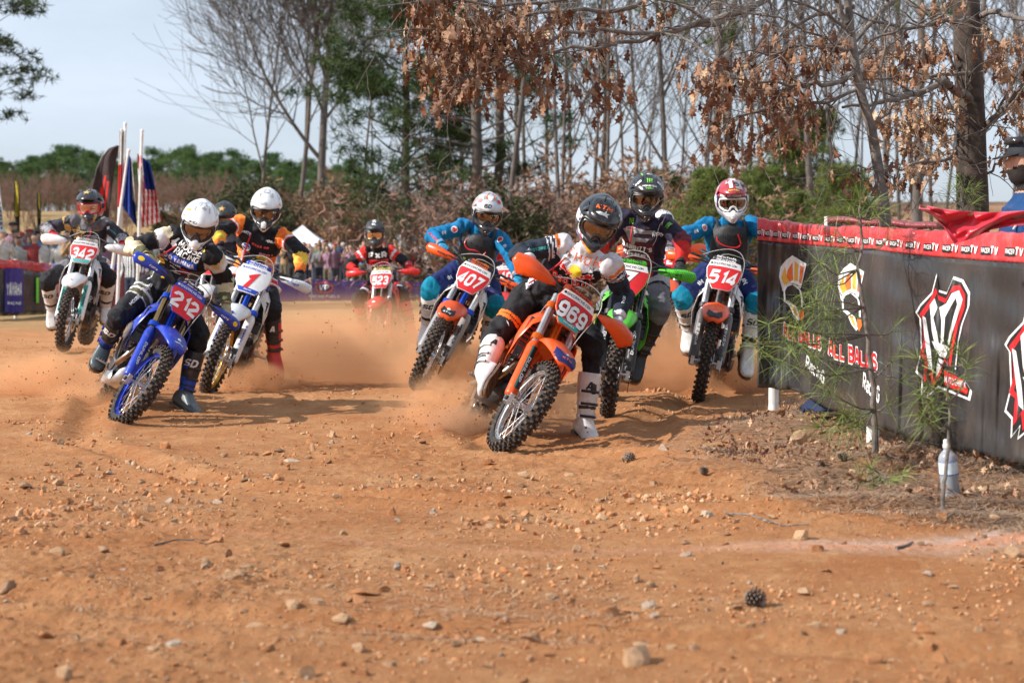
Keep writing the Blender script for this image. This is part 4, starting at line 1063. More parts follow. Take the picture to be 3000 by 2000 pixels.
def base_z(x, y):
 x = np.asarray(x, float); y = np.asarray(y, float); num = np.zeros_like(x); den = np.full_like(x, 1e-4)
 for cx, cy, cz, r in CPA:
  d2 = ((x - cx) ** 2 + (y - cy) ** 2) / (r * r); w = np.exp(-.9 * d2) / r; w2 = .004 / (1 + d2) ; num += (w + w2) * cz; den += w + w2
 return num / den
def vnoise(x, y, seed=0):
 """value noise, vectorised"""
 xi = np.floor(x).astype(np.int64); yi = np.floor(y).astype(np.int64); fx = x - xi; fy = y - yi
 fx = fx * fx * (3 - 2 * fx); fy = fy * fy * (3 - 2 * fy)
 def h(a, b):
  n = (a * 374761393 + b * 668265263 + seed * 1442695041) & 0xffffffff
  n = ((n ^ (n >> 13)) * 1274126177) & 0xffffffff
  return ((n ^ (n >> 16)) & 0xffff) / 65535.0
 return (h(xi, yi) * (1 - fx) + h(xi + 1, yi) * fx) * (1 - fy) + (h(xi, yi + 1) * (1 - fx) + h(xi + 1, yi + 1) * fx) * fy
def fbm(x, y, o=4, seed=0, g=.5):
 s = np.zeros_like(np.asarray(x, float)); a = 1; t = 0
 for k in range(o): s += a * (vnoise(x * 2 ** k + 17 * k, y * 2 ** k - 9 * k, seed + k) - .5); t += a; a *= g
 return s / t
RUTS = [((-4.2, 20), (-3.3, 15), (-2.9, 12.4), (-1.6, 10), (1, 8.6), (5, 7.5)), ((-.6, 18), (-.4, 14), (-.1, 12), (1.2, 10.6), (4, 9.4)), ((-5, 15), (-4.4, 11), (-3, 7.5), (-1, 6.2), (3, 5.2)), ((1.4, 18), (1.5, 15.5), (1.0, 13.8), (.9, 11.5), (2.2, 9.6))]
def seg_dist(x, y, pl):
 best = np.full_like(x, 1e9)
 for (ax, ay), (bx, by) in zip(pl[:-1], pl[1:]):
  dx, dy = bx - ax, by - ay; t = np.clip(((x - ax) * dx + (y - ay) * dy) / (dx * dx + dy * dy), 0, 1)
  best = np.minimum(best, np.hypot(x - ax - t * dx, y - ay - t * dy))
 return best
def ground_z(x, y, fine=True):
 x = np.atleast_1d(np.asarray(x, float)); y = np.atleast_1d(np.asarray(y, float)); z = base_z(x, y)
 t = np.clip((y - 82 - .06 * x) / 30, 0, 1); far = np.clip((y - 60) / 60, 0, 1); z = z * (1 - far) + 4.0 * t * t * (3 - 2 * t) + .6 * np.clip((x - 4) / 14, 0, 1) * np.clip((y - 26) / 30, 0, 1)
 z = z + .030 * fbm(x * .9, y * .9, 3, 5)
 if fine:
  rough = .6 + .9 * np.clip(vnoise(x * .5, y * .5, 44) * 2 - .6, 0, 1)
  z = z + rough * (.030 * fbm(x * 4, y * 4, 4, 11, .6) + .034 * np.abs(fbm(x * 17, y * 17, 3, 31, .75)) + .035 * np.clip(vnoise(x * 1.1, y * 1.6, 77) - .62, 0, 1) * np.abs(fbm(x * 9, y * 9, 3, 99, .7)) * 6)
  for i, r in enumerate(RUTS):
   d = seg_dist(x + .12 * fbm(x * 1.3, y * 1.3, 2, 71 + i), y, r)
   z = z - .030 * np.exp(-(d / .10) ** 2) + .022 * np.exp(-((d - .2) / .09) ** 2)
   z = z + .010 * np.exp(-(d / .3) ** 2) * fbm(x * 30, y * 30, 2, 90)
 return z
def GZ(x, y): return float(ground_z(x, y)[0])
# painted boundary line: (px, py) -> ground
def on_ground(px, py):
 d = 6.0
 for _ in range(60):
  p = P(px, py, d); h = p.z - float(ground_z(p.x, p.y, False)[0])
  d += h * 5500.0 / max(py - HOR, 60) * .6
 return P(px, py, d)
LINE = [on_ground(*q) for q in ((-60, 1510), (300, 1540), (520, 1545), (900, 1575), (1300, 1605), (1600, 1625), (1900, 1612), (2200, 1602), (2500, 1603), (2750, 1606), (2900, 1590), (3060, 1560))]
LINE2 = [(p.x, p.y) for p in LINE]

def build_ground():
 ys = [-30, -10, -2, 1.5, 3.0]; y = 4.0
 while y < 26: ys.append(y); y += max(.018, .0026 * y)
 while y < 120: ys.append(y); y *= 1.012
 while y < 1500: ys.append(y); y *= 1.25
 ys = np.array(ys)
 ui = np.linspace(-1, 1, 440); uo = 1 + np.cumsum(np.array([.05, .08, .15, .3, .6, 1.2, 2.4, 4, 6]))
 us = np.concatenate([-uo[::-1], ui, uo])
 Y, U = np.meshgrid(ys, us, indexing='ij'); Wd = .31 * np.maximum(Y, 3) + .6
 X = U * Wd
 Z = ground_z(X.ravel(), Y.ravel())
 m = (np.abs(U.ravel()) > 1.05) | (Y.ravel() > 70)
 Z[m] = ground_z(X.ravel()[m], Y.ravel()[m], False)
 V = np.stack([X.ravel(), Y.ravel(), Z], 1); nr, nc = Y.shape
 i, j = np.meshgrid(np.arange(nr - 1), np.arange(nc - 1), indexing='ij'); a = (i * nc + j).ravel()
 Fq = np.stack([a, a + 1, a + nc + 1, a + nc], 1)
 # materials
 m = bpy.data.materials.new("clay_ground"); m.use_nodes = True; nt = m.node_tree; N = nt.nodes; K = nt.links.new; b = N["Principled BSDF"]
 b.inputs["Roughness"].default_value = .95; b.inputs["Specular IOR Level"].default_value = .15
 tc = N.new("ShaderNodeTexCoord")
 def noi(sc, det, rough=.55, vec=None):
  n = N.new("ShaderNodeTexNoise"); n.inputs["Scale"].default_value = sc; n.inputs["Detail"].default_value = det; n.inputs["Roughness"].default_value = rough
  K(vec or tc.outputs["Object"], n.inputs["Vector"]); return n.outputs["Fac"]
 def ramp(fac, p0, p1, c0=(0, 0, 0), c1=(1, 1, 1)):
  r = N.new("ShaderNodeValToRGB"); r.color_ramp.elements[0].position = p0; r.color_ramp.elements[1].position = p1
  r.color_ramp.elements[0].color = (*c0, 1); r.color_ramp.elements[1].color = (*c1, 1); K(fac, r.inputs["Fac"]); return r.outputs["Color"]
 def mix(fac, a, bb, mode='MIX'):
  x = N.new("ShaderNodeMixRGB"); x.blend_type = mode
  if isinstance(fac, float): x.inputs["Fac"].default_value = fac
  else: K(fac, x.inputs["Fac"])
  for s_, v in (("Color1", a), ("Color2", bb)):
   if isinstance(v, tuple): x.inputs[s_].default_value = (*v, 1)
   else: K(v, x.inputs[s_])
  return x.outputs["Color"]
 base = mix(ramp(noi(.9, 6, .6), .35, .68), (.49, .205, .080), (.63, .325, .150))
 base = mix(ramp(noi(3.1, 8, .7), .42, .72), base, (.42, .165, .060))
 base = mix(ramp(noi(14, 6, .7), .55, .78), base, (.70, .42, .21))
 base = mix(ramp(noi(60, 4, .7), .55, .72), base, (.38, .15, .055))
 base = mix(ramp(noi(140, 2, .6), .64, .74), base, (.70, .42, .21))
 # streaks that run across the track
 mp = N.new("ShaderNodeMapping"); mp.inputs["Scale"].default_value = (.9, 1.8, 1); K(tc.outputs["Object"], mp.inputs["Vector"])
 base = mix(ramp(noi(2.4, 6, .65, mp.outputs[0]), .62, .95), base, (.60, .36, .19))
 at = N.new("ShaderNodeVertexColor"); at.layer_name = "cover"; sp = N.new("ShaderNodeSeparateColor"); K(at.outputs["Color"], sp.inputs[0])
 lit = mix(ramp(noi(22, 8, .75), .38, .62), (.20, .115, .065), (.40, .25, .15))
 lit = mix(ramp(noi(75, 4, .7), .5, .66), lit, (.46, .34, .24))
 lm = mix(1.0, sp.outputs[0], ramp(noi(7, 8, .75), .30, .58), 'MULTIPLY')
 base = mix(lm, base, lit)
 gr = mix(ramp(noi(9, 8, .75), .35, .65), (.42, .28, .14), (.30, .24, .11))
 base = mix(mix(1.0, sp.outputs[1], ramp(noi(3, 8, .75), .30, .5), 'MULTIPLY'), base, gr)
 at2 = N.new("ShaderNodeVertexColor"); at2.layer_name = "paint"; sp2 = N.new("ShaderNodeSeparateColor"); K(at2.outputs["Color"], sp2.inputs[0])
 pn = ramp(noi(30, 8, .8), .36, .60)
 base = mix(mix(1.0, sp2.outputs[0], pn, 'MULTIPLY'), base, (.80, .76, .70))
 base = mix(mix(1.0, sp2.outputs[1], pn, 'MULTIPLY'), base, (.85, .26, .07))
 K(base, b.inputs["Base Color"])
 bp = N.new("ShaderNodeBump"); bp.inputs["Strength"].default_value = .85; bp.inputs["Distance"].default_value = .028
 K(noi(38, 10, .72), bp.inputs["Height"])
 bp2 = N.new("ShaderNodeBump"); bp2.inputs["Strength"].default_value = .9; bp2.inputs["Distance"].default_value = .010
 K(noi(170, 6, .7), bp2.inputs["Height"]); K(bp.outputs[0], bp2.inputs["Normal"]); K(bp2.outputs[0], b.inputs["Normal"])
 me = np_mesh("ground", V, Fq, m, None, True)
 x, y = V[:, 0], V[:, 1]
 lt = litter_mask(x, y)
 g = .7 * np.clip((y - 27 - 3 * fbm(x * .3, y * .3, 2, 3)) / 6, 0, 1) * np.clip((-x - 3) / 3, 0, 1) + np.clip((y - 34) / 8, 0, 1) * np.clip((5 - x) / 5, 0, 1)
 ca = me.color_attributes.new("cover", 'FLOAT_COLOR', 'POINT'); arr = np.ones((len(V), 4), np.float32); arr[:, 0] = lt; arr[:, 1] = np.clip(g, 0, 1); arr[:, 2] = 0
 ca.data.foreach_set("color", arr.ravel())
 d = seg_dist(x, y, LINE2); st = np.clip((x + .2) / 2.2, 0, 1) ** 1.5
 wob = .5 + .9 * vnoise(x * 3, y * 6, 8)
 white = np.exp(-((d - .0) / (.06 + .10 * st)) ** 2) * (.10 + .95 * st) * wob; orange = np.exp(-(d / (.035 + .045 * st)) ** 2) * (.30 + .75 * st) * wob
 ca = me.color_attributes.new("paint", 'FLOAT_COLOR', 'POINT'); arr[:, 0] = np.clip(white, 0, 1); arr[:, 1] = np.clip(orange, 0, 1)
 ca.data.foreach_set("color", arr.ravel())
 props(link("ground", me), "orange clay race track with a littered bank", None, None, "structure")
BANK = [(1.05, 13.6), (1.35, 11.6), (1.5, 10.4), (1.9, 9.2), (2.3, 8.2), (2.9, 7.4), (4.2, 6.8)]     # edge of the leaf litter
def litter_mask(x, y):
 """1 on the littered bank right of the track edge"""
 ex = np.interp(y, [6.8, 7.4, 8.2, 9.2, 10.4, 11.6, 13.6, 16, 24, 60], [3.4, 2.2, 1.35, 1.0, .85, .80, 1.3, 2.6, 4, 9])
 return np.clip((x - ex + np.clip((y - 30) / 10, 0, 1) * np.clip(x - 1, 0, 6) + .9 * fbm(x * 1.2, y * 1.2, 3, 61)) / .7, 0, 1)
build_ground()
# ================================================================== the riders and their motorcycles
ORG = plastic("orange", (.84, .092, .008), .12); ORG2 = plastic("orange_far", (.80, .15, .02), .25)
BLU = plastic("blue", (.012, .045, .42), .12); RED = plastic("red", (.62, .018, .018), .2); GRN = plastic("green", (.09, .62, .03), .12)
NAVY = plastic("navy", (.012, .02, .12), .1); OFFW = plastic("off_white", (.70, .68, .62), .25)
I_W = ink("white", (.82, .82, .81)); I_K = ink("black", (.012, .012, .012)); I_R = ink("red", (.70, .012, .018)); I_O = ink("orange", (.85, .13, .01))
I_Y = ink("yellow", (.85, .60, .02)); I_B = ink("blue", (.01, .06, .48)); I_T = ink("teal", (.05, .42, .38)); I_G = ink("green", (.22, .75, .05)); I_GR = ink("grey", (.36, .36, .37))
I_GD = ink("gold", (.62, .40, .12)); I_BR = ink("bronze", (.18, .09, .03)); I_LY = ink("lime", (.55, .75, .05)); I_PK = ink("pink", (.75, .22, .22)); I_NV = ink("navy", (.012, .02, .14))
RIMK = mat("rim_black", (.05, .05, .055), .35, .6, dirt=.15); RIMB = mat("rim_blue", (.01, .04, .42), .3, .5, dirt=.12); RIMG = mat("rim_gold", (.72, .40, .05), .3, .8, dirt=.12); RIMS = ALU

PXB = dict(band=I_W, bandink=I_K, field=I_R, digit=I_W)
B969 = dict(px=1452, py=1326, s=456, yaw=10, lean=31.5, steer=8, body=ORG, fork=ALU, rim=RIMS, guard=ORG, guardband=I_K, guardband2=I_T, guardink=I_W, guardtext="DUNLOP",
 fender=ORG, fps=1.4, fpanel=I_NV, ftext=("KTM", I_O, .026), femblem=([(-.5, .3), (.1, .5), (.5, .3), (0, .1), (.2, -.4), (-.5, -.3)], I_W, .022), plate=ORG, num="969", nw=.215, edge=I_K, foot=I_T, foottext=("MOTOREX", I_W),
 hand=ORG, pad=ORG, padink=I_K, frame=plastic("orange_frame", (.75, .12, .01), .15), shroud=ORG, louvre=plastic("orange_louvre", (.72, .07, .012), .08), clamp=mat("clamp_orange", (.75, .14, .01), .3, .5), skid=BLK, spring=STEEL,
 label="orange motorcycle wearing number 969, leaning hard in front of the pack", **PXB)
B212 = dict(px=340, py=1251, s=403, yaw=19, lean=30.5, steer=9, body=BLU, fork=KASH, rim=RIMB, guard=BLU, guardink=I_W, fender=BLU, ftext=("YAMAHA", I_W, .014), femblem=(disc(12), I_W, .03), plate=BLU, num="212", nw=.215, dshear=.0,
 hand=BLU, hg='wrap', hgtext=("cycra", I_W), hgpanel=I_Y, pad=BLK, padtext="flexx", padink=I_W, frame=mat("frame_silver", (.5, .5, .5), .4, .8, dirt=.2), shroud=BLU, clamp=mat("clamp_blue", (.01, .07, .5), .3, .5), skid=ALU,
 band=I_B, bandink=I_W, field=I_R, digit=I_W, label="blue motorcycle wearing number 212, laid over at the left of the pack")
B1 = dict(px=603, py=1160, s=342, yaw=-1, lean=20, steer=-2, body=WHITE, fork=ALU, rim=RIMG, guard=WHITE, guardink=I_B, guardtext="YAMAHA", fender=WHITE, femblem=(disc(12), I_B, .035), plate=WHITE, num="1", nw=.10, nh=1.35, dshear=.35, pw=.26,
 hand=WHITE, hg='wrap', hgtext=("ACERBIS", I_B), hgdots=I_GR, pad=plastic("pad_blue", (.01, .06, .5), .05), padink=I_W, frame=mat("frame_dark", (.05, .05, .05), .4, .6, dirt=.2), shroud=WHITE, skid=BLK, clamp=mat("clamp_blue", (.01, .07, .5), .3, .5),
 band=I_W, bandink=I_B, field=I_W, digit=I_R, foot=I_B, foottext=("RACING", I_W), label="white motorcycle wearing a red number 1, front wheel behind the blue one")
B342 = dict(px=182, py=1031, s=282, yaw=4, lean=10, steer=-3, body=WHITE, fork=ALU, rim=RIMK, guard=WHITE, guardband=I_T, guardink=I_K, bothband=True, fender=WHITE, femblem=(star(5), I_GD, .03), plate=WHITE, num="342", nw=.215, foot=I_T,
 hand=WHITE, hg='bullet', pad=OFFW, padink=I_K, frame=mat("frame_white", (.6, .6, .6), .4, dirt=.2), shroud=WHITE, shtext=("342", I_R), skid=BLK, band=I_W, bandink=I_K, field=I_R, digit=I_W,
 label="white motorcycle wearing number 342, farthest left on the track")
B523 = dict(px=1108, py=1056, s=226, yaw=-8, lean=-1, steer=-2, body=RED, fork=ALU, rim=RIMK, guard=RED, guardink=I_W, fender=RED, femblem=(disc(10), I_W, .045), plate=WHITE, num="523", nw=.20, edge=I_R,
 hand=RED, hg='wrap', pad=plastic("pad_yellow", (.7, .6, .05), .1), padink=I_K, frame=mat("frame_silver", (.5, .5, .5), .4, .8, dirt=.2), shroud=RED, skid=BLK, band=I_W, bandink=I_K, field=I_R, digit=I_W,
 label="red motorcycle wearing number 523, deep in the dust behind the others")
B407 = dict(px=1213, py=1144, s=345, yaw=-7, lean=26, steer=-2, body=ORG, fork=ALU, rim=RIMK, guard=plastic("guard_grey", (.30, .30, .31), .3), guardink=I_K, guardtext="KENDA", fender=ORG, fpanel=I_K, ftext=("KTM", I_W, .024), femblem=(disc(12), I_W, .03), plate=WHITE, num="407", nw=.215, dshear=.3,
 hand=ORG, hg='wrap', hgtext=("ACERBIS", I_K), pad=BLK, padink=I_O, frame=plastic("orange_frame", (.75, .12, .01), .15), shroud=WHITE, side=WHITE, skid=BLK, clamp=mat("clamp_blue", (.01, .07, .5), .3, .5), band=I_W, bandink=I_K, field=I_R, digit=I_W,
 label="orange motorcycle wearing number 407, leaning at the middle of the track")
B7 = dict(px=1774, py=1225, s=392, yaw=-3, lean=10, steer=-3, body=GRN, fork=BLKG, rim=RIMK, guard=BLK, guardink=I_W, fender=GRN, femblem=(disc(10), I_W, .03), plate=GRN, num="7", nw=.125, nh=1.3, dshear=.3, edge=I_K,
 hand=GRN, hg='wrap', hgtext=("ACERBIS", I_K), hgdots=I_K, pad=GRN, padink=I_K, frame=mat("frame_dark", (.05, .05, .05), .4, .6, dirt=.2), shroud=GRN, shtext=("MOTUL", I_R), skid=BLK, tank=OFFW, **PXB,
 label="green motorcycle wearing number 7, right behind the orange leader")
B514 = dict(px=2047, py=1182, s=360, yaw=-12, lean=9, steer=5, body=ORG, fork=ALU, rim=RIMK, guard=plastic("guard_dark", (.10, .10, .11), .3), guardink=I_W, guardtext="KENDA", fender=ORG, fpanel=I_K, femblem=(disc(12), I_PK, .035), plate=WHITE, num="514", nw=.215, dshear=.3,
 hand=ORG, hg='wrap', hgtext=("CYCRA", I_K), pad=BLK, padink=I_W, frame=plastic("orange_frame", (.75, .12, .01), .15), shroud=WHITE, side=WHITE, skid=BLK, discguard=ALU, band=I_W, bandink=I_K, field=I_R, digit=I_W,
 label="orange motorcycle wearing number 514, next to the end of the banner fence")
BH1 = dict(px=588, py=1050, s=262, yaw=-4, lean=4, steer=0, body=WHITE, fork=ALU, rim=RIMK, guard=WHITE, guardink=I_K, fender=WHITE, plate=WHITE, num="15", nw=.16, hand=WHITE, hg='wrap', pad=BLK, padink=I_W, frame=mat("frame_white", (.6, .6, .6), .4, dirt=.2), shroud=WHITE, skid=BLK, **PXB,
 label="white motorcycle mostly hidden behind the riders of number 212 and number 1")
BH2 = dict(px=1478, py=1040, s=222, yaw=-4, lean=0, steer=0, body=RED, fork=ALU, rim=RIMK, guard=RED, guardink=I_W, fender=RED, plate=WHITE, num="40", nw=.16, hand=RED, hg='wrap', pad=BLK, padink=I_W, frame=mat("frame_silver", (.5, .5, .5), .4, .8, dirt=.2), shroud=RED, skid=BLK, **PXB,
 label="red motorcycle mostly hidden between the riders of number 407 and number 969")
BH3 = dict(px=1958, py=1045, s=275, yaw=2, lean=0, steer=0, body=ORG, fork=ALU, rim=RIMK, guard=WHITE, guardink=I_K, fender=ORG, plate=WHITE, num="22", nw=.16, hand=ORG, hg='shield', pad=BLK, padink=I_W, frame=plastic("orange_frame", (.75, .12, .01), .15), shroud=ORG, skid=BLK, **PXB,
 label="orange motorcycle half hidden in dust between number 7 and number 514")

# --- clothes: each paint function gives every face of the body a material by the seams of the suit
C_BLK = cloth("black", (.016, .016, .019), .06); C_WHT = cloth("white", (.66, .66, .70), .08); C_NVY = cloth("charcoal_navy", (.022, .030, .048), .05)
C_BLUE = cloth("bright_blue", (.003, .155, .34), .06); C_DBL = cloth("dark_blue", (.012, .022, .11), .12); C_TEAL = cloth("teal_blue", (.0, .19, .30), .15)
C_RED = cloth("red", (.60, .025, .02), .08); C_ORG = cloth("orange_yellow", (.85, .10, .015), .05, (.88, .32, .05)); C_LIM = cloth("lime_orange", (.72, .75, .08), .05, (.88, .25, .05))
C_TAN = cloth("sand", (.50, .40, .22), .05, (.66, .60, .46)); C_OLV = cloth("olive", (.10, .095, .045), .08); C_GRY = cloth("grey", (.16, .16, .175), .12); C_LGR = cloth("light_grey", (.42, .42, .43), .1)
C_MAR = cloth("maroon", (.16, .03, .045), .06); C_MA2 = cloth("dark_mauve", (.075, .035, .055), .06); C_DKP = cloth("dark_print", (.018, .018, .026), .05, (.06, .055, .075)); C_FOR = cloth("orange_cuff", (.85, .18, .02), .05)
C_MID = cloth("midnight", (.025, .022, .045), .05)
def arm(n): return (n == 'uL') | (n == 'uR') | (n == 'fL') | (n == 'fR')
def fore(n): return (n == 'fL') | (n == 'fR')
def uarm(n): return (n == 'uL') | (n == 'uR')
def leg(n): return np.isin(n, ['tL', 'sL', 'tR', 'sR'])
def paint969(g):   # 0 black 1 white 2 navy 3 orange 4 skin
 n, t, u, v = g['n'], g['t'], g['u'], g['v']; m = np.zeros(len(t), int)
 T = n == 'T'; yk = T & (v > .60 + .16 * np.abs(u) - .32 * (1 - np.abs(u)) * 0 + .10 * (np.abs(u) < .3)); m[T & (v > .02)] = 0
 m[T & (v > .88 - .06 * np.cos(u * 3))] = 1; m[T & (np.abs(u) > .72) & (v > .1) & (v < .5)] = 1; m[T & (u < -.5) & (v > .35) & (v < .75) & (g['w'] > 0)] = 2
 m[uarm(n)] = 2; m[uarm(n) & (t < .15)] = 1; m[uarm(n) & (t > .03) & (t < .12) & (g['wav'] > -.1)] = 3; m[uarm(n) & (t > .20) & (t < .25)] = 1; m[uarm(n) & (t > .30) & (t < .325)] = 1
 m[fore(n)] = 2; m[fore(n) & (t > .9)] = 1
 th = (n == 'tL') | (n == 'tR'); m[th] = 0; m[th & (t > .60) & (t < .72)] = 3; m[th & (t > .655) & (t < .668)] = 0
 m[n == 'H'] = 4; return m
def paint212(g):   # 0 black 1 sand 2 olive 3 white 4 skin
 n, t, u, v = g['n'], g['t'], g['u'], g['v']; m = np.zeros(len(t), int); T = n == 'T'
 m[T & (np.abs(u) > .70) & (v < .66)] = 2; m[T & (np.abs(u) > .66) & (np.abs(u) < .72) & (v < .6)] = 3
 m[uarm(n) & (t < .34) & (t > .02)] = 1; m[uarm(n) & (t > .22 + .06 * g['wav']) & (t < .40)] = 3; m[uarm(n) & (t > .40) & (t < .44)] = 2
 m[fore(n)] = 1; m[fore(n) & (t > .62 + .06 * g['wav'])] = 2; m[uarm(n) & (t > .93)] = 1
 th = (n == 'tL') | (n == 'tR'); m[th & (t < .58) & (t > .28)] = 2; m[th & (t > .40) & (t < .45)] = 3; m[th & (t > .30) & (t < .34)] = 3; m[th & (t > .545) & (t < .565)] = 3
 m[n == 'H'] = 4; return m
def paint1(g):     # 0 black 1 flame orange 2 red 3 white 4 skin 5 lime/orange
 n, t, u, v = g['n'], g['t'], g['u'], g['v']; m = np.zeros(len(t), int); T = n == 'T'
 sd = T & (np.abs(u) > .58) & (v < .55); m[sd] = 1; m[T & (np.abs(u) > .55) & (np.abs(u) < .63) & (v < .55)] = 3; m[T & (np.abs(u) > .50) & (np.abs(u) < .55) & (v < .55)] = 2
 m[uarm(n) & (t < .42) & (t > -.02)] = 1; m[uarm(n) & (t > .36) & (t < .42)] = 3; m[uarm(n) & (t > .42) & (t < .46)] = 2
 m[fore(n) & (t > .12)] = 5; m[fore(n) & (t > .72)] = 1; m[fore(n) & (t > .10) & (t < .15)] = 2
 th = (n == 'tL') | (n == 'tR'); m[th & (t > .25) & (t < .48)] = 3; m[th & (t > .30) & (t < .42) & (g['wav'] > 0)] = 2; m[th & (t > .48) & (t < .51)] = 2
 m[n == 'H'] = 4; return m
def paint342(g):   # 0 dark print 1 grey 2 light grey 3 black 4 skin 5 gold
 n, t, u, v = g['n'], g['t'], g['u'], g['v']; m = np.zeros(len(t), int); T = n == 'T'
 m[T & (v > .93)] = 1; m[uarm(n) & (t < .10)] = 1; m[T & (np.abs(u) > .80) & (v < .5)] = 1; m[fore(n)] = 0; m[fore(n) & ((t * 9 + .4 * g['wav']) % 1 > .45) & (t > .15)] = 2
 m[leg(n)] = 3; th = (n == 'tL') | (n == 'tR'); m[th & (t < .5) & (t > .25)] = 1; m[(n == 'uL') & (t > .12) & (t < .35) & (g['wav'] > .1)] = 5
 m[n == 'H'] = 4; return m
def paint523(g):   # 0 black 1 red 2 white 3 grey 4 skin
 n, t, u, v = g['n'], g['t'], g['u'], g['v']; m = np.zeros(len(t), int); T = n == 'T'
 m[T & (np.abs(u) > .62) & (v < .7)] = 2; m[T & (np.abs(u) > .74) & (v < .45)] = 0; m[uarm(n) & (t < .45)] = 1; m[uarm(n) & (t > .2) & (t < .3)] = 2; m[fore(n) & (t > .45)] = 1
 th = (n == 'tL') | (n == 'tR'); m[th & (t > .3) & (t < .55) & (g['wav'] > -.1)] = 1; m[th & (t > .6) & (t < .68)] = 2; sh = (n == 'sL') | (n == 'sR'); m[sh & (t < .1)] = 3
 m[n == 'H'] = 4; return m
def paintblue(g):  # 0 bright blue 1 dark blue 2 teal 3 blue-white 4 skin
 n, t, u, v = g['n'], g['t'], g['u'], g['v']; m = np.zeros(len(t), int)
 m[(n == 'T') & (v < .02)] = 1; m[leg(n)] = 1; sh = (n == 'sL') | (n == 'sR'); m[sh] = 2; th = (n == 'tL') | (n == 'tR'); m[th & (t > .93)] = 2
 m[(n == 'fL') & (t > .9)] = 4; m[(n == 'fR') & (t > .9)] = 4; m[n == 'H'] = 5; return m
def paint7(g):     # 0 midnight 1 mauve 2 maroon 3 red 4 skin 5 grey 6 light grey 7 black
 n, t, u, v = g['n'], g['t'], g['u'], g['v']; m = np.zeros(len(t), int); T = n == 'T'; j = v + .05 * g['wav2']
 m[T & (j < .95)] = 1; m[T & (j < .70)] = 2; m[T & (j < .62) & (((j * 26) % 1) > .55)] = 1; m[T & (j < .42)] = 2; m[T & (j < .20)] = 3
 m[T & (u > .45)] = 0; m[uarm(n)] = 0; m[uarm(n) & (t > .72 + .06 * g['wav'])] = 2; m[fore(n)] = 3; m[fore(n) & (t < .12)] = 2
 m[leg(n)] = 5; th = (n == 'tL') | (n == 'tR'); m[th & (t < .45)] = 6; m[th & (t > .45) & (t < .50)] = 7; sh = (n == 'sL') | (n == 'sR'); m[sh & (t > .42)] = 3; m[sh & (t > .50)] = 7; m[th & (t > .8)] = 5
 m[n == 'H'] = 4; return m
def paintred(g):
 m = np.zeros(len(g['t']), int); m[leg(g['n']) & (g['wav'] > .3)] = 1; m[g['n'] == 'H'] = 2; return m

# --- boots
def bpA(hs, fr, fl, uu, sd):     # white with black insets
 m = np.zeros(len(hs), int); m[(fr > .03) & (hs > .20) & (hs < .27) & (np.abs(sd) < .022)] = 1; m[(hs > .095) & (hs < .115) & (fr > 0)] = 1; m[(uu < -.075)] = 1
 return m
def bpB(hs, fr, fl, uu, sd):     # black shaft, blue ankle, grey foot
 m = np.full(len(hs), 1); m[(hs < .06)] = 0; m[(hs > .03) & (hs < .13)] = 2; m[(hs > .07) & (hs < .085)] = 1; m[uu < -.085] = 1; return m
def bpC(hs, fr, fl, uu, sd):     # red foot, black shaft, red heel line
 m = np.full(len(hs), 1); m[hs < .10] = 0; m[(hs > .10) & (hs < .30) & (sd < -.035)] = 0; m[(hs > .04) & (hs < .07) & (fr > .01)] = 1; m[(fl < -.02) & (hs < .08) & (np.abs(sd) > .02)] = 1; return m
def bp0(hs, fr, fl, uu, sd): m = np.zeros(len(hs), int); m[(hs > .08) & (hs < .12)] = 1; return m
bm_ = lambda n, c, d=.2: mat("boot_" + n, c, .42, var=.08, bump=.12, bscale=70, dirt=d, dscale=12)
BTW, BTK, BTG, BTB, BTR = bm_("white", (.72, .71, .69), .25), bm_("black", (.02, .02, .022), .25), bm_("grey", (.085, .11, .12), .25), bm_("blue", (.01, .06, .45), .15), bm_("red", (.62, .02, .03), .12)
SOLE = bm_("sole", (.10, .055, .035), .6)
BOOT_W = dict(paint=bpA, mats=[BTW, BTK], sole=SOLE, strap=BTK, clip=BTW, logo=("A", I_K))
BOOT_W2 = dict(paint=bp0, mats=[BTW, BTK], sole=SOLE, strap=BTW, clip=BTK, logo=("SD", I_K))
BOOT_B = dict(paint=bpB, mats=[BTG, BTK, BTB], sole=SOLE, strap=BTK, clip=BTB, logo=("SD", I_W))
BOOT_R = dict(paint=bpC, mats=[BTR, BTK], sole=SOLE, strap=BTK, clip=BTR, logo=("A", I_W))
BOOT_K = dict(paint=bp0, mats=[BTK, BTG], sole=SOLE, strap=BTK, clip=ALU)
BOOT_RD = dict(paint=bp0, mats=[BTR, BTK], sole=SOLE, strap=BTK)
gl = lambda n, c: mat("glove_" + n, c, .7, bump=.3, bscale=90, dirt=.12)
G_K, G_W, G_R, G_C = gl("black", (.02, .02, .022)), gl("white", (.6, .6, .62)), gl("red", (.6, .02, .02)), gl("cyan", (.02, .28, .48))

# --- helmets
hm = lambda n, c, d=.05: mat("helmet_" + n, c, .22, var=.05, coat=.6, dirt=d, dscale=7)
H_W, H_K, H_Y, H_B, H_R, H_GD, H_S, H_O = hm("white", (.80, .80, .79)), hm("black", (.014, .015, .018)), hm("yellow", (.85, .45, .01)), hm("blue", (.015, .02, .20)), hm("red", (.55, .02, .03)), hm("gold", (.50, .32, .10)), hm("silver", (.50, .51, .53)), hm("orange", (.80, .16, .02))
H_MK = mat("helmet_matte", (.04, .042, .045), .45, var=.2, dirt=.08)
def hp969(a, e):
 if e < -50 and abs(a) < 70: return 2
 if e < -28 and abs(a) < 46: return 2 if e < -38 else 0
 if 40 < abs(a) < 80 and e < -5: return 3 if e < -30 else (1 if abs(a) < 66 else 0)
 if 62 < abs(a) < 100 and -5 < e < 12: return 1
 return 0
def hp212(a, e): return 1 if (e < -24 and 20 < abs(a) < 34) else 0
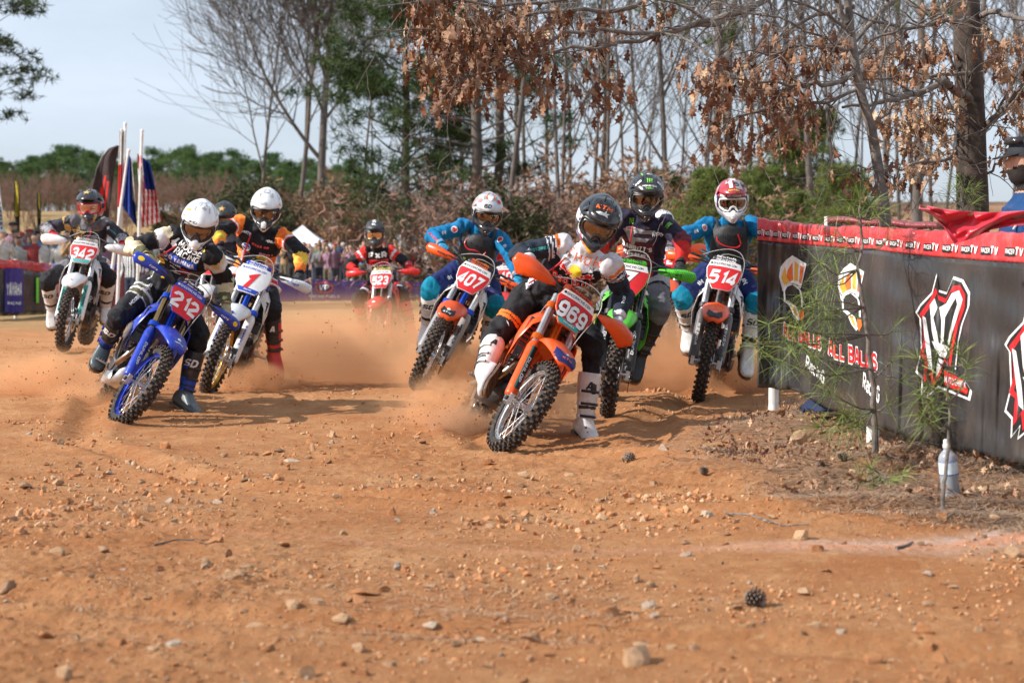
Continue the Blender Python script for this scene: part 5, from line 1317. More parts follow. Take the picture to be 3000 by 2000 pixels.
def hp1(a, e): return 1 if (e < -14 and 12 < abs(a) < 34 and e > -40) or (abs(a) > 54 and abs(a) < 66 and e < 10) else 0
def hp342(a, e):
 if 56 < abs(a) < 78 and -30 < e < 14: return 2
 if e < -22 and 30 < abs(a) < 44: return 1
 if 10 < e < 30 and 90 < abs(a) < 140: return 1
 return 0
def hp523(a, e): return 1 if (e > 40 and 60 < abs(a) < 110) else (2 if (-20 < e < 5 and 60 < abs(a) < 75) else 0)
def hp407(a, e):
 if e < -10: return 1
 if 78 < (abs(a) % 180) < 92: return 2
 return 0 if abs(a) < 110 or e > 30 else 1
def hp7(a, e): return 1 if (30 < e < 50 and 80 < abs(a) < 120 and int(a) % 3) else 0
def hp514(a, e):
 if e < -16: return 0 if abs(a) < 40 else 1
 if 58 < abs(a) < 72: return 3
 return 2 if (a // 16 + e // 16) % 2 == 0 and abs(a) > 18 and e > 14 else (1 if (a // 9) % 3 == 0 else 0)

def R_(name, label, **k): d = dict(name=name, label=label); d.update(k); return d
RID = []
RID.append((B969, R_('969', "rider with glossy black helmet on the leading orange 969 motorcycle, boot planted", seed=1,
 head=(1752, 642), dhd=.47, hip=(1600, 862), dhip=1.02, SL=(1632, 700), SR=(1800, 768), dsh=.62, shtwist=.06, EL=(1518, 740), ER=(1828, 866), KL=(1452, 985), AL=(1415, 1090), TL=(1384, 1140), asL=-1, KR=(1738, 1005), AR=(1714, 1238), TR=(1750, 1276), asR=1,
 paint=paint969, mats=[C_BLK, C_WHT, C_NVY, C_FOR, SKIN], boot=BOOT_W, glove=G_W,
 hose=((-.10, .98, .10), (-.11, .80, .15), (-.14, .55, .15), (-.16, .30, .13)),
 decals=[('t', 'THOR', 0.0, .92, .055, I_O, dict(w=.25, bold=-.005, sp=1.5)), ('s', disc(20), .03, .69, .10, I_Y), ('s', BULL, -.042, .695, .13, I_W), ('s', BULL, -.042, .695, .115, I_R), ('s', [(-x, y) for x, y in BULL][::-1], .105, .665, .13, I_W), ('s', [(-x, y) for x, y in BULL][::-1], .105, .665, .115, I_R),
   ('t', 'Red Bull', .05, .50, .078, I_R, dict(w=.27, bold=.0, out=(I_W, .06))), ('t', 'THOR', 0, .85, .022, I_W, dict(bone='uL', w=.06, rot=20)), ('t', 'MOTOREX', 0, .55, .022, I_T, dict(bone='uL', bold=.06)), ('t', 'KTM', -.10, .90, .018, I_K, {}), ('t', 'MOTOREX', -.11, .84, .012, I_T, {}), ('t', 'MX JET', .13, .82, .018, I_K, {}), ('t', 'FMF', .12, .88, .014, I_O, {}),
   ('s', [(-.3, -.5), (.1, -.05), (-.1, -.02), (.3, .5), (-.05, .1), (.1, .06)], 0, .8, .045, I_W, dict(bone='tL')), ('t', 'THOR', 0, .5, .02, I_W, dict(bone='fR'))],
 helmet=dict(mats=[H_K, H_W, H_Y, H_B], peak=H_K, paint=hp969, goggle=H_K, strap=C_WHT, rot=(12, 30, 17), size=1.09, vent=H_K,
  decals=[('t', 'KTM', 12, 45, .036, I_O, 0), ('s', [(-.5, 0), (-.2, .12), (.1, .1), (.2, .3), (.26, .1), (.5, .16), (.36, 0), (.46, -.2), (.2, -.12), (-.2, -.14)], 12, 33, .085, I_W, 0), ('t', 'S', 62, -4, .04, I_K), ('t', 'A*', -35, 38, .02, I_W), ('t', 'Red Bull', 42, -38, .018, I_R, -50)]))))
RID.append((B212, R_('212', "rider with plain white helmet and sand coloured sleeves on the blue 212 motorcycle, foot out", seed=2,
 head=(585, 648), dhd=.46, hip=(485, 838), dhip=1.0, SL=(500, 672), SR=(632, 742), dsh=.62, shtwist=.06, EL=(386, 722), ER=(659, 822), KL=(352, 925), AL=(309, 1010), TL=(289, 1060), KR=(583, 985), AR=(542, 1158), TR=(590, 1190),
 paint=paint212, mats=[C_BLK, C_TAN, C_OLV, C_WHT, SKIN], boot=BOOT_B, glove=gl("sand", (.4, .33, .2)), hose=((-.09, .98, .09), (-.11, .85, .14), (-.16, .66, .12), (-.19, .52, .04)),
 decals=[('t', 'MOOSE', 0.02, 0.91, .050, I_W, dict(w=.22, bold=.0, shear=.2)), ('t', 'RACING', 0.03, 0.79, .050, I_W, dict(w=.22, bold=.0, shear=.2)), ('s', star(6, .75), -0.12, 0.87, .06, I_W), ('r', (.25, .062), 0.03, 0.66, 1, I_B), ('t', 'YAMAHA', 0.055, 0.66, .042, I_W, dict(w=.17, bold=.05)), ('s', disc(14), -0.065, 0.66, .042, I_W), ('s', star(3, .3), -0.065, 0.66, .034, I_B),
   ('s', disc(16, .5, 1.6), -0.12, 0.65, .035, I_W), ('t', 'SHOEI', -0.12, 0.65, .016, I_K), ('s', disc(16, .5, 1.8), -0.11, 0.49, .038, I_Y), ('t', 'FMF', -0.11, 0.49, .016, I_R, {}), ('t', 'RENTHAL', -0.11, 0.575, .013, I_W, {}), ('t', 'G CYTRA', 0, 0.565, .018, I_W, {}), ('t', 'MAXXIS', 0.1, 0.525, .018, I_R, dict(bold=.05)), ('t', 'DUNLOP', 0.09, 0.47, .014, I_R, {}), ('t', 'WISECO', 0, 0.49, .014, I_W, {}), ('s', [(-.5, -.5), (.5, -.5), (.1, .5)], -.03, .23, .032, I_Y), ('t', 'YUASA', 0.045, 0.415, .016, I_W, {}), ('t', 'NGK', 0.12, 0.39, .018, I_R, {}),
   ('t', 'DP', 0.12, 0.99, .02, I_Y, {}), ('t', 'RENTHAL', 0.13, 1.11, .012, I_R, {}), ('t', 'MOOSE', 0, .70, .026, I_W, dict(bone='tL', w=.11, rot=0)), ('t', 'MOOSE', 0, .45, .02, I_W, dict(bone='fL')), ('t', 'MOOSE', 0, .35, .02, I_W, dict(bone='tL'))],
 helmet=dict(mats=[H_W, H_K], peak=H_W, paint=hp212, goggle=BLK, strap=C_BLK, rot=(10, 30, 12), vent=H_W,
  decals=[('s', disc(16, .5, 2.6), 14, 23, .024, I_K, 0), ('s', disc(16, .5, 2.7), 14, 23, .021, I_W, 0), ('t', 'SHOEI', 14, 23, .015, I_K, 0), ('s', star(4, .55), -8, 56, .045, I_GR), ('r' if False else 's', rect(1, .6), 48, 42, .03, I_Y, 30), ('t', 'S', 66, 4, .03, I_K), ('s', star(4, .3), 62, 50, .02, I_B), ('s', star(4, .3), 60, 34, .02, I_B)]))))
RID.append((B1, R_('1', "rider in black and flame orange jersey on the white number 1 motorcycle", seed=3,
 head=(780, 605), dhd=.52, hip=(742, 800), dhip=1.0, SL=(700, 640), SR=(830, 682), dsh=.66, EL=(640, 676), ER=(882, 738), KL=(655, 860), AL=(650, 985), TL=(640, 1040), KR=(797, 905), AR=(804, 1038), TR=(818, 1090),
 paint=paint1, mats=[C_BLK, C_ORG, C_RED, C_WHT, SKIN, C_LIM], boot=BOOT_R, glove=G_K, camera=True, hose=((-.06, 1.0, .12), (-.07, .8, .16), (-.08, .55, .17), (-.09, .36, .15)),
 decals=[('s', disc(18), -.085, .56, .085, I_W), ('s', disc(18), -.085, .56, .072, I_B), ('t', 'ML', -.085, .56, .038, I_W, dict(bold=.06)), ('t', 'RACE GP', .04, .67, .030, I_R, dict(w=.16, bold=.07, out=(I_W, .05))), ('t', 'PRO1', .10, .50, .034, I_PK, dict(bold=.06)), ('r', (.13, .034), .05, .42, 1, I_Y), ('t', 'LOJACK', .05, .42, .02, I_K, {}), ('t', 'MAXXIS', -.08, .46, .016, I_R, {}), ('t', 'TWISTED', .09, .28, .024, I_W, {}), ('t', 'FACTORY', .08, .22, .018, I_W, {}), ('t', 'MICHELIN', .12, .80, .014, I_W, {}), ('t', 'PARTS', -.11, .83, .022, I_W, dict(out=(I_B, .03))), ('t', 'BELL', -.12, .38, .014, I_W, {})],
 helmet=dict(mats=[H_W, H_K], peak=H_W, paint=hp1, goggle=BLK, strap=C_BLK, rot=(5, 26, 6), vent=H_K, decals=[('s', [(-.5, 0), (-.2, .12), (.1, .1), (.2, .3), (.26, .1), (.5, .16), (.36, 0), (.46, -.2), (.2, -.12), (-.2, -.14)], 6, 28, .08, I_GR), ('s', rect(.25, 1), 28, 52, .03, I_GR, 20), ('s', rect(.25, 1), -20, 50, .03, I_GR, -20), ('s', rect(1, .2), 4, 62, .05, I_GR)]))))
RID.append((B342, R_('342', "rider in black and gold star jersey and black helmet on the white 342 motorcycle", seed=4,
 head=(266, 602), dhd=.40, hip=(248, 770), dhip=.95, SL=(208, 640), SR=(316, 650), dsh=.66, EL=(134, 668), ER=(358, 698), KL=(140, 822), AL=(152, 905), KR=(318, 812), AR=(309, 896), TR=(312, 930), TL=(150, 948),
 paint=paint342, mats=[C_DKP, C_GRY, C_LGR, C_BLK, SKIN, cloth("gold", (.55, .35, .12), .05)], boot=BOOT_W2, glove=G_R, hose=((.05, .98, .12), (.05, .85, .15), (.0, .72, .16)),
 decals=[('s', star(5, .45), -.085, .71, .20, I_K), ('s', star(5, .45), -.085, .71, .185, I_GD), ('s', star(5, .45), -.085, .71, .11, I_BR), ('t', 'RR', -.085, .70, .035, I_K, dict(bold=.04)), ('s', WING, .085, .57, .12, I_GR), ('t', 'FLY RACING', .07, .68, .012, I_W, {}), ('t', 'Husqvarna', .035, .39, .045, I_W, dict(w=.21, bold=.04)), ('s', rect(1, 1), -.125, .40, .038, I_W), ('t', 'H', -.125, .40, .026, I_K, dict(bold=.06)), ('t', 'RACING', .03, .20, .012, I_W, {}), ('t', 'DUNLOP', .10, .80, .012, I_Y, {}), ('t', 'KO', .12, .88, .02, I_R, {}), ('t', 'FMF', .10, .70, .012, I_T, {}), ('s', star(4, .6), .0, .3, .045, I_W, dict(bone='uR')), ('t', 'ACERBIS', 0, .62, .016, I_T, dict(bone='uR'))],
 helmet=dict(mats=[H_K, H_GD, H_R], peak=H_K, paint=hp342, goggle=H_R, strap=C_BLK, rot=(0, 8, -2), vent=H_K, lens=mat("lens_rose", (.50, .30, .22), .08, .85), decals=[('s', star(5, .45), 0, 44, .075, I_GD)]))))
RID.append((B523, R_('523', "rider in black, red and white jersey riding the red 523 motorcycle through thick dust", seed=5, detail=.014,
 head=(1098, 682), dhd=.42, hip=(1122, 832), dhip=.95, SL=(1070, 732), SR=(1144, 728), dsh=.66, EL=(1018, 776), ER=(1194, 772), KL=(1048, 876), AL=(1064, 945), KR=(1180, 864), AR=(1204, 955), TR=(1218, 992), TL=(1058, 985),
 paint=paint523, mats=[C_BLK, C_RED, C_WHT, C_GRY, SKIN], boot=BOOT_RD, glove=G_R,
 decals=[('t', 'FXR', 0, 0.85, .075, I_W, dict(w=.25, bold=.07)), ('r', (.26, .075), 0, 0.66, 1, I_R), ('t', 'MOTO', 0, 0.66, .05, I_K, dict(w=.2, bold=.06)), ('t', 'RACE DEPT', 0, 0.55, .028, I_W, dict(w=.2)), ('r', (.18, .02), 0, 0.45, 1, I_W), ('t', 'MASCOT', 0, 0.35, .028, I_W, {}), ('t', 'FXR', 0, .8, .03, I_W, dict(bone='fR'))],
 helmet=dict(mats=[H_MK, H_GD, H_W], peak=H_MK, paint=hp523, goggle=BLK, strap=C_BLK, rot=(2, 10, 0), vent=BLK, lens=mat("lens_gold", (.62, .38, .20), .08, .85), decals=[('t', 'FXR', 0, 52, .055, I_W, 90)]))))
RID.append((B407, R_('407', "rider in bright blue jersey with silver and orange helmet on the orange 407 motorcycle", seed=6,
 head=(1428, 618), dhd=.52, hip=(1392, 790), dhip=1.0, SL=(1350, 652), SR=(1470, 690), dsh=.66, EL=(1268, 692), ER=(1500, 750), KL=(1262, 842), AL=(1252, 948), KR=(1450, 892), AR=(1424, 1002), TL=(1240, 1000), TR=(1415, 1050),
 paint=paintblue, mats=[C_BLUE, C_DBL, C_TEAL, C_WHT, SKIN, SKIN], boot=BOOT_W2, glove=G_C, protector=I_LY, hose=((-.10, .99, .10), (-.115, .88, .16), (-.07, .82, .19), (.0, .86, .20), (.06, .80, .20), (.09, .88, .19)),
 decals=[('s', disc(14), 0, .35, .06, I_W, dict(bone='uL')), ('s', disc(14), 0, .35, .045, I_R, dict(bone='uL')), ('s', disc(14), 0, .35, .06, I_W, dict(bone='uR')), ('s', disc(14), 0, .35, .045, I_R, dict(bone='uR')), ('t', 'IN', 0, .70, .035, I_W, dict(bone='uL', bold=.08)), ('t', 'IN', 0, .70, .035, I_W, dict(bone='uR', bold=.08)), ('t', 'IN', 0, .62, .042, I_W, dict(bone='tL', bold=.08)), ('t', 'IN', 0, .62, .042, I_W, dict(bone='tR', bold=.08)), ('t', 'KTM MOTO', 0, .55, .022, I_R, dict(bone='fL'))],
 helmet=dict(mats=[H_S, H_K, H_O], peak=H_S, paint=hp407, goggle=BLK, strap=C_BLK, rot=(6, 22, 7), vent=H_K, decals=[('t', '6D', 6, 28, .036, I_K), ('s', disc(14), 40, 40, .04, I_PK), ('s', disc(14), -34, 42, .04, I_R), ('s', [(-.5, .5), (-.2, .5), (0, .1), (.2, .5), (.5, .5), (.1, -.5), (-.1, -.5)], 0, 52, .07, I_W), ('s', rect(.14, 1), 20, 60, .09, I_O, 10), ('s', rect(.14, 1), -20, 60, .09, I_O, -10)]))))
RID.append((B7, R_('7', "rider in dark maroon jersey with black and green helmet on the green number 7 motorcycle", seed=7,
 head=(1892, 568), dhd=.45, hip=(1884, 800), dhip=.98, SL=(1822, 628), SR=(1958, 646), dsh=.70, EL=(1768, 716), ER=(2004, 712), KL=(1778, 902), AL=(1792, 1020), KR=(1932, 905), AR=(1876, 1040), TR=(1866, 1098), TL=(1784, 1070),
 paint=paint7, mats=[C_MID, C_MA2, C_MAR, C_RED, SKIN, C_GRY, C_LGR, C_BLK], boot=BOOT_K, glove=G_K, hose=((-.10, .98, .10), (-.11, .85, .15), (-.115, .70, .16)),
 decals=[('s', WING, -.055, .64, .26, I_GR, dict(sx=1.0)), ('t', "BABBITT'S", -.06, .46, .042, I_W, dict(w=.24, bold=.06)), ('t', 'ONLINE', -.06, .395, .012, I_W, dict(sp=1.8)), ('t', 'Kawasaki', -.065, .33, .042, I_W, dict(w=.19, bold=.06)), ('t', 'WPS', .10, .76, .034, I_W, {}), ('r', (.075, .03), -.115, .80, 1, I_W), ('t', 'RACE', -.115, .80, .018, I_R, {}), ('many', CLAW, -.11, .92, .05, I_G), ('t', 'FLY RACING', -.04, .80, .016, I_MA if False else I_GR, dict(w=.2)), ('many', CLAW, .0, .35, .06, I_G, dict(bone='uR'))],
 helmet=dict(mats=[H_K, H_K], peak=H_K, paint=hp7, goggle=BLK, strap=C_BLK, rot=(4, 20, 4), vent=H_K,
  decals=[('s', CLAW[0], 2, 44, .050, I_G), ('s', CLAW[1], 2, 44, .050, I_G), ('s', CLAW[2], 2, 44, .050, I_G), ('t', 'MONSTER', 2, 31, .016, I_W), ('t', 'ENERGY', 2, 26, .010, I_G), ('t', 'BELL', 2, 68, .014, I_W), ('t', 'POD', 34, 36, .022, I_W, 70), ('t', 'BELL', -32, 34, .022, I_W, -60), ('s', CLAW[1], 45, 62, .06, I_G, 60), ('t', 'MONSTER', 66, -20, .014, I_W, 80)]))))
RID.append((B514, R_('514', "rider in bright blue jersey with red and white patterned helmet on the orange 514 motorcycle", seed=8,
 head=(2143, 582), dhd=.42, hip=(2124, 782), dhip=.95, SL=(2068, 650), SR=(2208, 648), dsh=.68, EL=(2008, 690), ER=(2268, 700), KL=(1998, 868), AL=(2018, 962), KR=(2212, 884), AR=(2190, 1030), TR=(2196, 1085), TL=(2010, 1015),
 paint=paintblue, mats=[C_BLUE, C_DBL, C_TEAL, C_WHT, SKIN, SKIN], boot=BOOT_W2, glove=G_C, protector=False, hose=((-.10, 1.0, .10), (-.12, .86, .16), (-.06, .76, .20), (.04, .72, .21), (.08, .80, .20), (.05, 1.0, .18)),
 decals=[('s', disc(14), 0, .35, .06, I_W, dict(bone='uL')), ('s', disc(14), 0, .35, .045, I_PK, dict(bone='uL')), ('t', 'IN', 0, .72, .035, I_W, dict(bone='uL', bold=.08)), ('t', 'IN', 0, .60, .045, I_W, dict(bone='tL', bold=.08)), ('t', 'IN', 0, .60, .045, I_W, dict(bone='tR', bold=.08))],
 helmet=dict(mats=[H_W, H_S, H_R, H_B], peak=hm('maroon', (.40, .03, .05)), paint=hp514, light=True, goggle=H_W, strap=C_WHT, rot=(-2, 14, -1), vent=H_S, decals=[('s', disc(14, .5, 1.3), 0, 66, .05, I_R), ('s', disc(14, .5, 1.3), 0, 66, .038, I_W), ('s', rect(.5, 1), -18, 44, .11, I_GR, -12), ('s', rect(.3, 1), 8, 44, .09, I_W, 12), ('s', star(5), 26, 50, .03, I_W), ('t', '514', -26, 44, .05, I_K, -10), ('t', 'Bee Fast', 0, 27, .014, I_Y)]))))
# three more riders that only show between the others
RID.append((BH1, R_('h1', "rider in gold starred black helmet half hidden behind the rider of 212", seed=9, detail=.016,
 head=(658, 632), dhd=.40, hip=(640, 820), dhip=.95, SL=(608, 682), SR=(708, 682), dsh=.66, EL=(570, 720), ER=(745, 725), KL=(590, 850), AL=(600, 940), KR=(680, 850), AR=(672, 940), TL=(596, 985), TR=(676, 985),
 paint=paint342, mats=[C_DKP, C_GRY, C_LGR, C_BLK, SKIN, cloth("gold", (.55, .35, .12), .05)], boot=BOOT_W2, glove=G_K, decals=[('s', star(5, .45), -.05, .62, .18, I_GD)],
 helmet=dict(mats=[H_MK, H_GD, H_K], peak=H_MK, paint=hp342, goggle=BLK, strap=C_BLK, rot=(0, 22, 0), vent=BLK, decals=[('s', star(5, .45), 0, 40, .075, I_GD)]))))
RID.append((BH2, R_('h2', "rider in red jersey and red trousers, half hidden behind the rider of 407", seed=10, detail=.018,
 head=(1442, 700), dhd=.40, hip=(1478, 850), dhip=.95, SL=(1412, 748), SR=(1494, 748), dsh=.66, EL=(1400, 790), ER=(1528, 790), KL=(1445, 880), AL=(1450, 950), KR=(1512, 880), AR=(1508, 950), TL=(1446, 985), TR=(1512, 985),
 paint=paintred, mats=[C_RED, C_WHT, SKIN], boot=BOOT_W2, glove=G_R, helmet=dict(mats=[H_R, H_W, H_R], peak=H_R, paint=hp523, goggle=BLK, strap=C_BLK, rot=(0, 15, 0), vent=BLK))))
RID.append((BH3, R_('h3', "rider in white jersey half hidden between the riders of 7 and 514", seed=11, detail=.018,
 head=(1940, 660), dhd=.40, hip=(1945, 810), dhip=.95, SL=(1898, 705), SR=(1990, 705), dsh=.66, EL=(1862, 760), ER=(2022, 756), KL=(1905, 850), AL=(1912, 935), KR=(1985, 850), AR=(1980, 930), TL=(1908, 975), TR=(1984, 975),
 paint=paintred, mats=[C_WHT, C_ORG, SKIN], boot=BOOT_W2, glove=G_K, helmet=dict(mats=[H_W, H_O, H_K], peak=H_W, paint=hp523, goggle=BLK, strap=C_BLK, rot=(0, 15, 0), vent=BLK))))
for b_, r_ in RID:
 bk_ = make_bike(b_)
 make_rider(r_, bk_)
# ================================================================== banner fences, flags, canopy
def sheet(fn, nu, nv, name, mats, parent, mi=None, solid=.002, smooth=True):
 """surface from fn(u, v) -> Vector, u across, v up"""
 mb = MB(); vs = [fn(i / nu, j / nv) for j in range(nv + 1) for i in range(nu + 1)]
 mb.v = [tuple(v) for v in vs]
 for j in range(nv):
  for i in range(nu):
   mb.f.append((j * (nu + 1) + i, j * (nu + 1) + i + 1, (j + 1) * (nu + 1) + i + 1, (j + 1) * (nu + 1) + i)); mb.m.append(mi((i + .5) / nu, (j + .5) / nv) if mi else 0); mb.sm.append(smooth)
 return mb.build(name, mats, parent, solid=solid, auto=0)
def local(root, v): return Vector(v) - root.location

def banner_mat(name, col, streak=(.22, .22, .23), amt=.5, sc=(26, 26, 1.2)):
 m = bpy.data.materials.new(name); m.use_nodes = True; nt = m.node_tree; N = nt.nodes; K = nt.links.new; b = N["Principled BSDF"]
 b.inputs["Roughness"].default_value = .27; b.inputs["Specular IOR Level"].default_value = .6
 tc = N.new("ShaderNodeTexCoord"); mp = N.new("ShaderNodeMapping"); mp.inputs["Scale"].default_value = sc; K(tc.outputs["Object"], mp.inputs["Vector"])
 n = N.new("ShaderNodeTexNoise"); n.inputs["Scale"].default_value = 1; n.inputs["Detail"].default_value = 6; n.inputs["Roughness"].default_value = .65; K(mp.outputs[0], n.inputs["Vector"])
 r = N.new("ShaderNodeValToRGB"); r.color_ramp.elements[0].position = .45; r.color_ramp.elements[1].position = .8; r.color_ramp.elements[1].color = (amt, amt, amt, 1); K(n.outputs["Fac"], r.inputs["Fac"])
 x = N.new("ShaderNodeMixRGB"); x.inputs["Color1"].default_value = (*col, 1); x.inputs["Color2"].default_value = (*streak, 1); K(r.outputs["Color"], x.inputs["Fac"])
 n2 = N.new("ShaderNodeTexNoise"); n2.inputs["Scale"].default_value = 3; n2.inputs["Detail"].default_value = 8; K(tc.outputs["Object"], n2.inputs["Vector"])
 r2 = N.new("ShaderNodeValToRGB"); r2.color_ramp.elements[0].position = .52; r2.color_ramp.elements[1].position = .8; r2.color_ramp.elements[1].color = (.20, .20, .20, 1); K(n2.outputs["Fac"], r2.inputs["Fac"])
 y = N.new("ShaderNodeMixRGB"); y.inputs["Color2"].default_value = (.30, .22, .16, 1); K(r2.outputs["Color"], y.inputs["Fac"]); K(x.outputs[0], y.inputs["Color1"]); K(y.outputs[0], b.inputs["Base Color"])
 bp = N.new("ShaderNodeBump"); bp.inputs["Strength"].default_value = .35; bp.inputs["Distance"].default_value = .02; K(n.outputs["Fac"], bp.inputs["Height"]); K(bp.outputs[0], b.inputs["Normal"])
 return m
BAN_K = banner_mat("banner_black", (.036, .034, .034), (.12, .12, .12), .32, (4, 4, 1.4)); BAN_R = banner_mat("banner_red", (.60, .035, .04), (.62, .25, .25), .55, (14, 14, 6))
BAN_RD = banner_mat("banner_dark_red", (.26, .035, .045), (.3, .15, .15), .4); BAN_P = banner_mat("banner_purple", (.14, .07, .30), (.3, .25, .4), .4); BAN_B = banner_mat("banner_blue", (.02, .06, .40), (.1, .15, .4), .4)
PVC = mat("white_pvc", (.74, .73, .70), .4, var=.06, dirt=.25, dscale=8, bump=.03)

TAB = np.array([(2100, 634, 696, 1128, 12.75), (2219, 640, 702, 1137, 12.36), (2280, 648, 708, 1138, 12.40), (2323, 652, 712, 1141, 12.30), (2377, 658, 717, 1172, 11.96), (2441, 665, 722, 1198, 11.55), (2521, 663, 729, 1232, 10.83), (2575, 668, 732, 1257, 10.40),
    (2629, 670, 738, 1270, 10.18), (2736, 678, 750, 1302, 9.86), (2860, 681, 760, 1331, 9.50), (3000, 683, 769, 1361, 9.07), (3200, 686, 785, 1405, 8.55), (3500, 690, 812, 1470, 7.9)], float)
def tabv(px, k): return float(np.interp(px, TAB[:, 0], TAB[:, k]))
def ban_pt(px, py, off=0.0):
 d = tabv(px, 4); top, bot = tabv(px, 1), tabv(px, 3); v = (py - top) / (bot - top)
 d += (.022 * sin(px * .045 + v * 1.5) + .012 * sin(px * .11 - v * 3 + 1) + .006 * sin(px * .31 + v * 7)) * min(1, .25 + v) + .035 * sin(v * 3.0 + px * .006) * v + .010 * sin(px * .05 + v * 14 + 2 * sin(px * .02)) * sin(pi * v) + .006 * sin(px * .02 - v * 31 + 1)
 if v < .04: d += .02 * (1 - v / .04) ** 2
 return P(px, py, d + off)
def near_fence():
 root = empty("banner_fence", (1.9, 10.8, .1)); props(root, "black banner fence with red top stripe and printed logos along the right bank", "fence")
 # posts stand on the ground, the sheet hangs from a rail between them
 for px, gy in ((2266, 1188), (2556, 1334), (3060, 1440)):
  d = tabv(px - 26, 4) + .12; top = tabv(px, 1) + 6; mb = MB(); a = P(px, gy + 12, d); b = P(px, top, d); b.x = a.x + .002; r = .034 if px < 2300 else .037
  mb.tube([local(root, a), local(root, a.lerp(b, .5)) + Vector((.006, 0, 0)), local(root, b)], r, 16); mb.ball(local(root, b), (r, r, r * .5), 12); mb.build("post", PVC, root)
 mb = MB(); pts = [local(root, P(px, tabv(px, 1) + 16, tabv(px, 4) + .10)) for px in range(2222, 3500, 40)]; mb.tube(pts, .016, 8); mb.build("rail", PVC, root)
 x0, x1 = 2219, 3480; nu = 260
 def f(u, v):
  px = x0 + (x1 - x0) * u; top, bot = tabv(px, 2), tabv(px, 3) + 2.5 * sin(px * .05) + 1.5 * sin(px * .13)
  return local(root, ban_pt(px, bot + (top - bot) * v))
 sheet(f, nu, 30, "banner_sheet", BAN_K, root)
 def f2(u, v):     # the red stripe rolls over the rail and a little way down behind
  px = x0 + (x1 - x0) * u; top, bd = tabv(px, 1) + 1.6 * sin(px * .07) + 1.2 * sin(px * .19), tabv(px, 2) + 1
  if v < .7: return local(root, ban_pt(px, bd + (top - bd) * v / .7, -.005 + .004 * sin(px * .5)))
  t = (v - .7) / .3; return local(root, ban_pt(px, top + 26 * t * t - 3 * sin(pi * min(1, t * 2)), .0 + .065 * sin(pi / 2 * min(1, t * 2))))
 sheet(f2, nu, 16, "red_stripe", BAN_R, root)
 dec = Decals()
 def ink_poly(poly, m, off, maxl=5):
  vs, fs = tri_poly([(x, -y) for x, y in poly]); vs, fs = subdiv(vs, fs, maxl); dec.k += 1
  dec.mb.add([local(root, ban_pt(x, -y, -.006 - off * 1.8)) for x, y in vs], [g for g in fs], dec.mi(m), True)
 def ink_text(t, cx, cy, w, h, m, off, slope=0.0, shear=.1, bold=.02, grow=0.0, curve=0.0):
  vs, fs, tw = text_geo(t, bold, shear); kx = w / tw; vs, fs = subdiv([(x * kx, y * h) for x, y in vs], fs, 5); vs = [(x / kx, y / h) for x, y in vs]; pts = []
  for x, y in vs:
   X = x / tw * w; Y = y * h * (1 + grow * X / w); pts.append(local(root, ban_pt(cx + X, cy - Y + slope * X + curve * (X / w) ** 2, -.006 - off * 1.8)))
  dec.mb.add(pts, fs, dec.mi(m), True)
 # RACER TV repeated along the stripe
 for x in (55, 100, 145, 195, 253, 305, 365, 432, 500, 565, 640, 718, 795, 885, 985, 1090, 1195, 1305, 1440, 1575, 1720):
  px = 2200 + x / 1.866; cy = tabv(px, 2) - .36 * (tabv(px, 2) - tabv(px, 1)); h = .26 * (tabv(px, 2) - tabv(px, 1)); w = 11 + .0125 * x
  ink_poly([(px - w * .95, cy - h * .55), (px + w * .1, cy - h * .5), (px + w * .05, cy + h * .65), (px - w * 1.0, cy + h * .6)], I_K, .005)
  ink_text("RACER", px - w * .46, cy, w * .92, h * .7, I_W, .007, .05, .1, .0)
  ink_text("TV", px + w * .52, cy, w * .8, h * 1.2, I_W, .007, .05, .25, .04)
 # flame-crested helmets, twice, with the lettering under them
 I_OR2, I_YE2 = ink("flame", (.80, .17, .03)), ink("amber", (.85, .45, .05))
 for ox, sx, oy in ((0, 1.0, 0), (0, 1.0, 0)):
  pass
 for (cx, cy, sx, sy) in ((2330, 800, 1.08, 1.04), (2500, 824, 1.05, 1.08)):
  q = lambda pts: [(cx + x * sx, cy + y * sy) for x, y in pts]
  ink_poly(q([(-44, 10), (-40, -18), (-26, -36), (-8, -50), (30, -26), (22, 12), (14, 44), (6, 34), (-10, 28), (-26, 34), (-34, 52)]), I_W, .001)
  for k, pl in enumerate(([(-38, 12), (-28, -20), (-24, 10), (-16, 22), (-30, 34)], [(-24, 14), (-22, -6), (-8, -30), (-6, 20), (-16, 24)], [(-3, 22), (-2, -34), (8, -24), (6, 22)], [(10, 24), (14, -22), (24, -16), (16, 26), (12, 30)])):
   ink_poly(q(pl), I_OR2 if k % 2 else I_YE2, .003)
  arc = [(-32, 50), (-24, 36), (-10, 30), (6, 36), (14, 50), (18, 74), (18, 96)]
  ink_poly(q([(x - 2.5, y - 1) for x, y in arc] + [(x + 2.5, y + 2) for x, y in arc[::-1]]), I_W, .002)
  ink_poly(q([(-32, 50), (-28, 50), (-26, 78), (-31, 80)]), I_W, .004)
  ink_poly(q([(-34, 76), (-16, 80), (4, 96), (14, 128), (8, 134), (-6, 116), (-16, 92)]), I_W, .001)
  ink_poly(q([(-14, 88), (-2, 96), (8, 126), (-2, 114)]), I_YE2, .004); ink_poly(q([(10, 102), (22, 104), (24, 120), (16, 136), (10, 122)]), I_OR2, .004)
 for cx, cy, w, h, sl in ((2350, 985, 110, 42, .34), (2498, 1040, 142, 50, .30)):
  ink_text("ALL BALLS", cx, cy, w + 4, h + 9, I_W, .001, sl, -.05, .10); ink_text("ALL BALLS", cx, cy, w, h, I_R, .003, sl, -.05, .02)
 for cx, cy, w, h in ((2388, 1082, 56, 40), (2552, 1135, 50, 52)): ink_text("Racing", cx, cy, w, h, I_W, .002, .95, .25, .0)
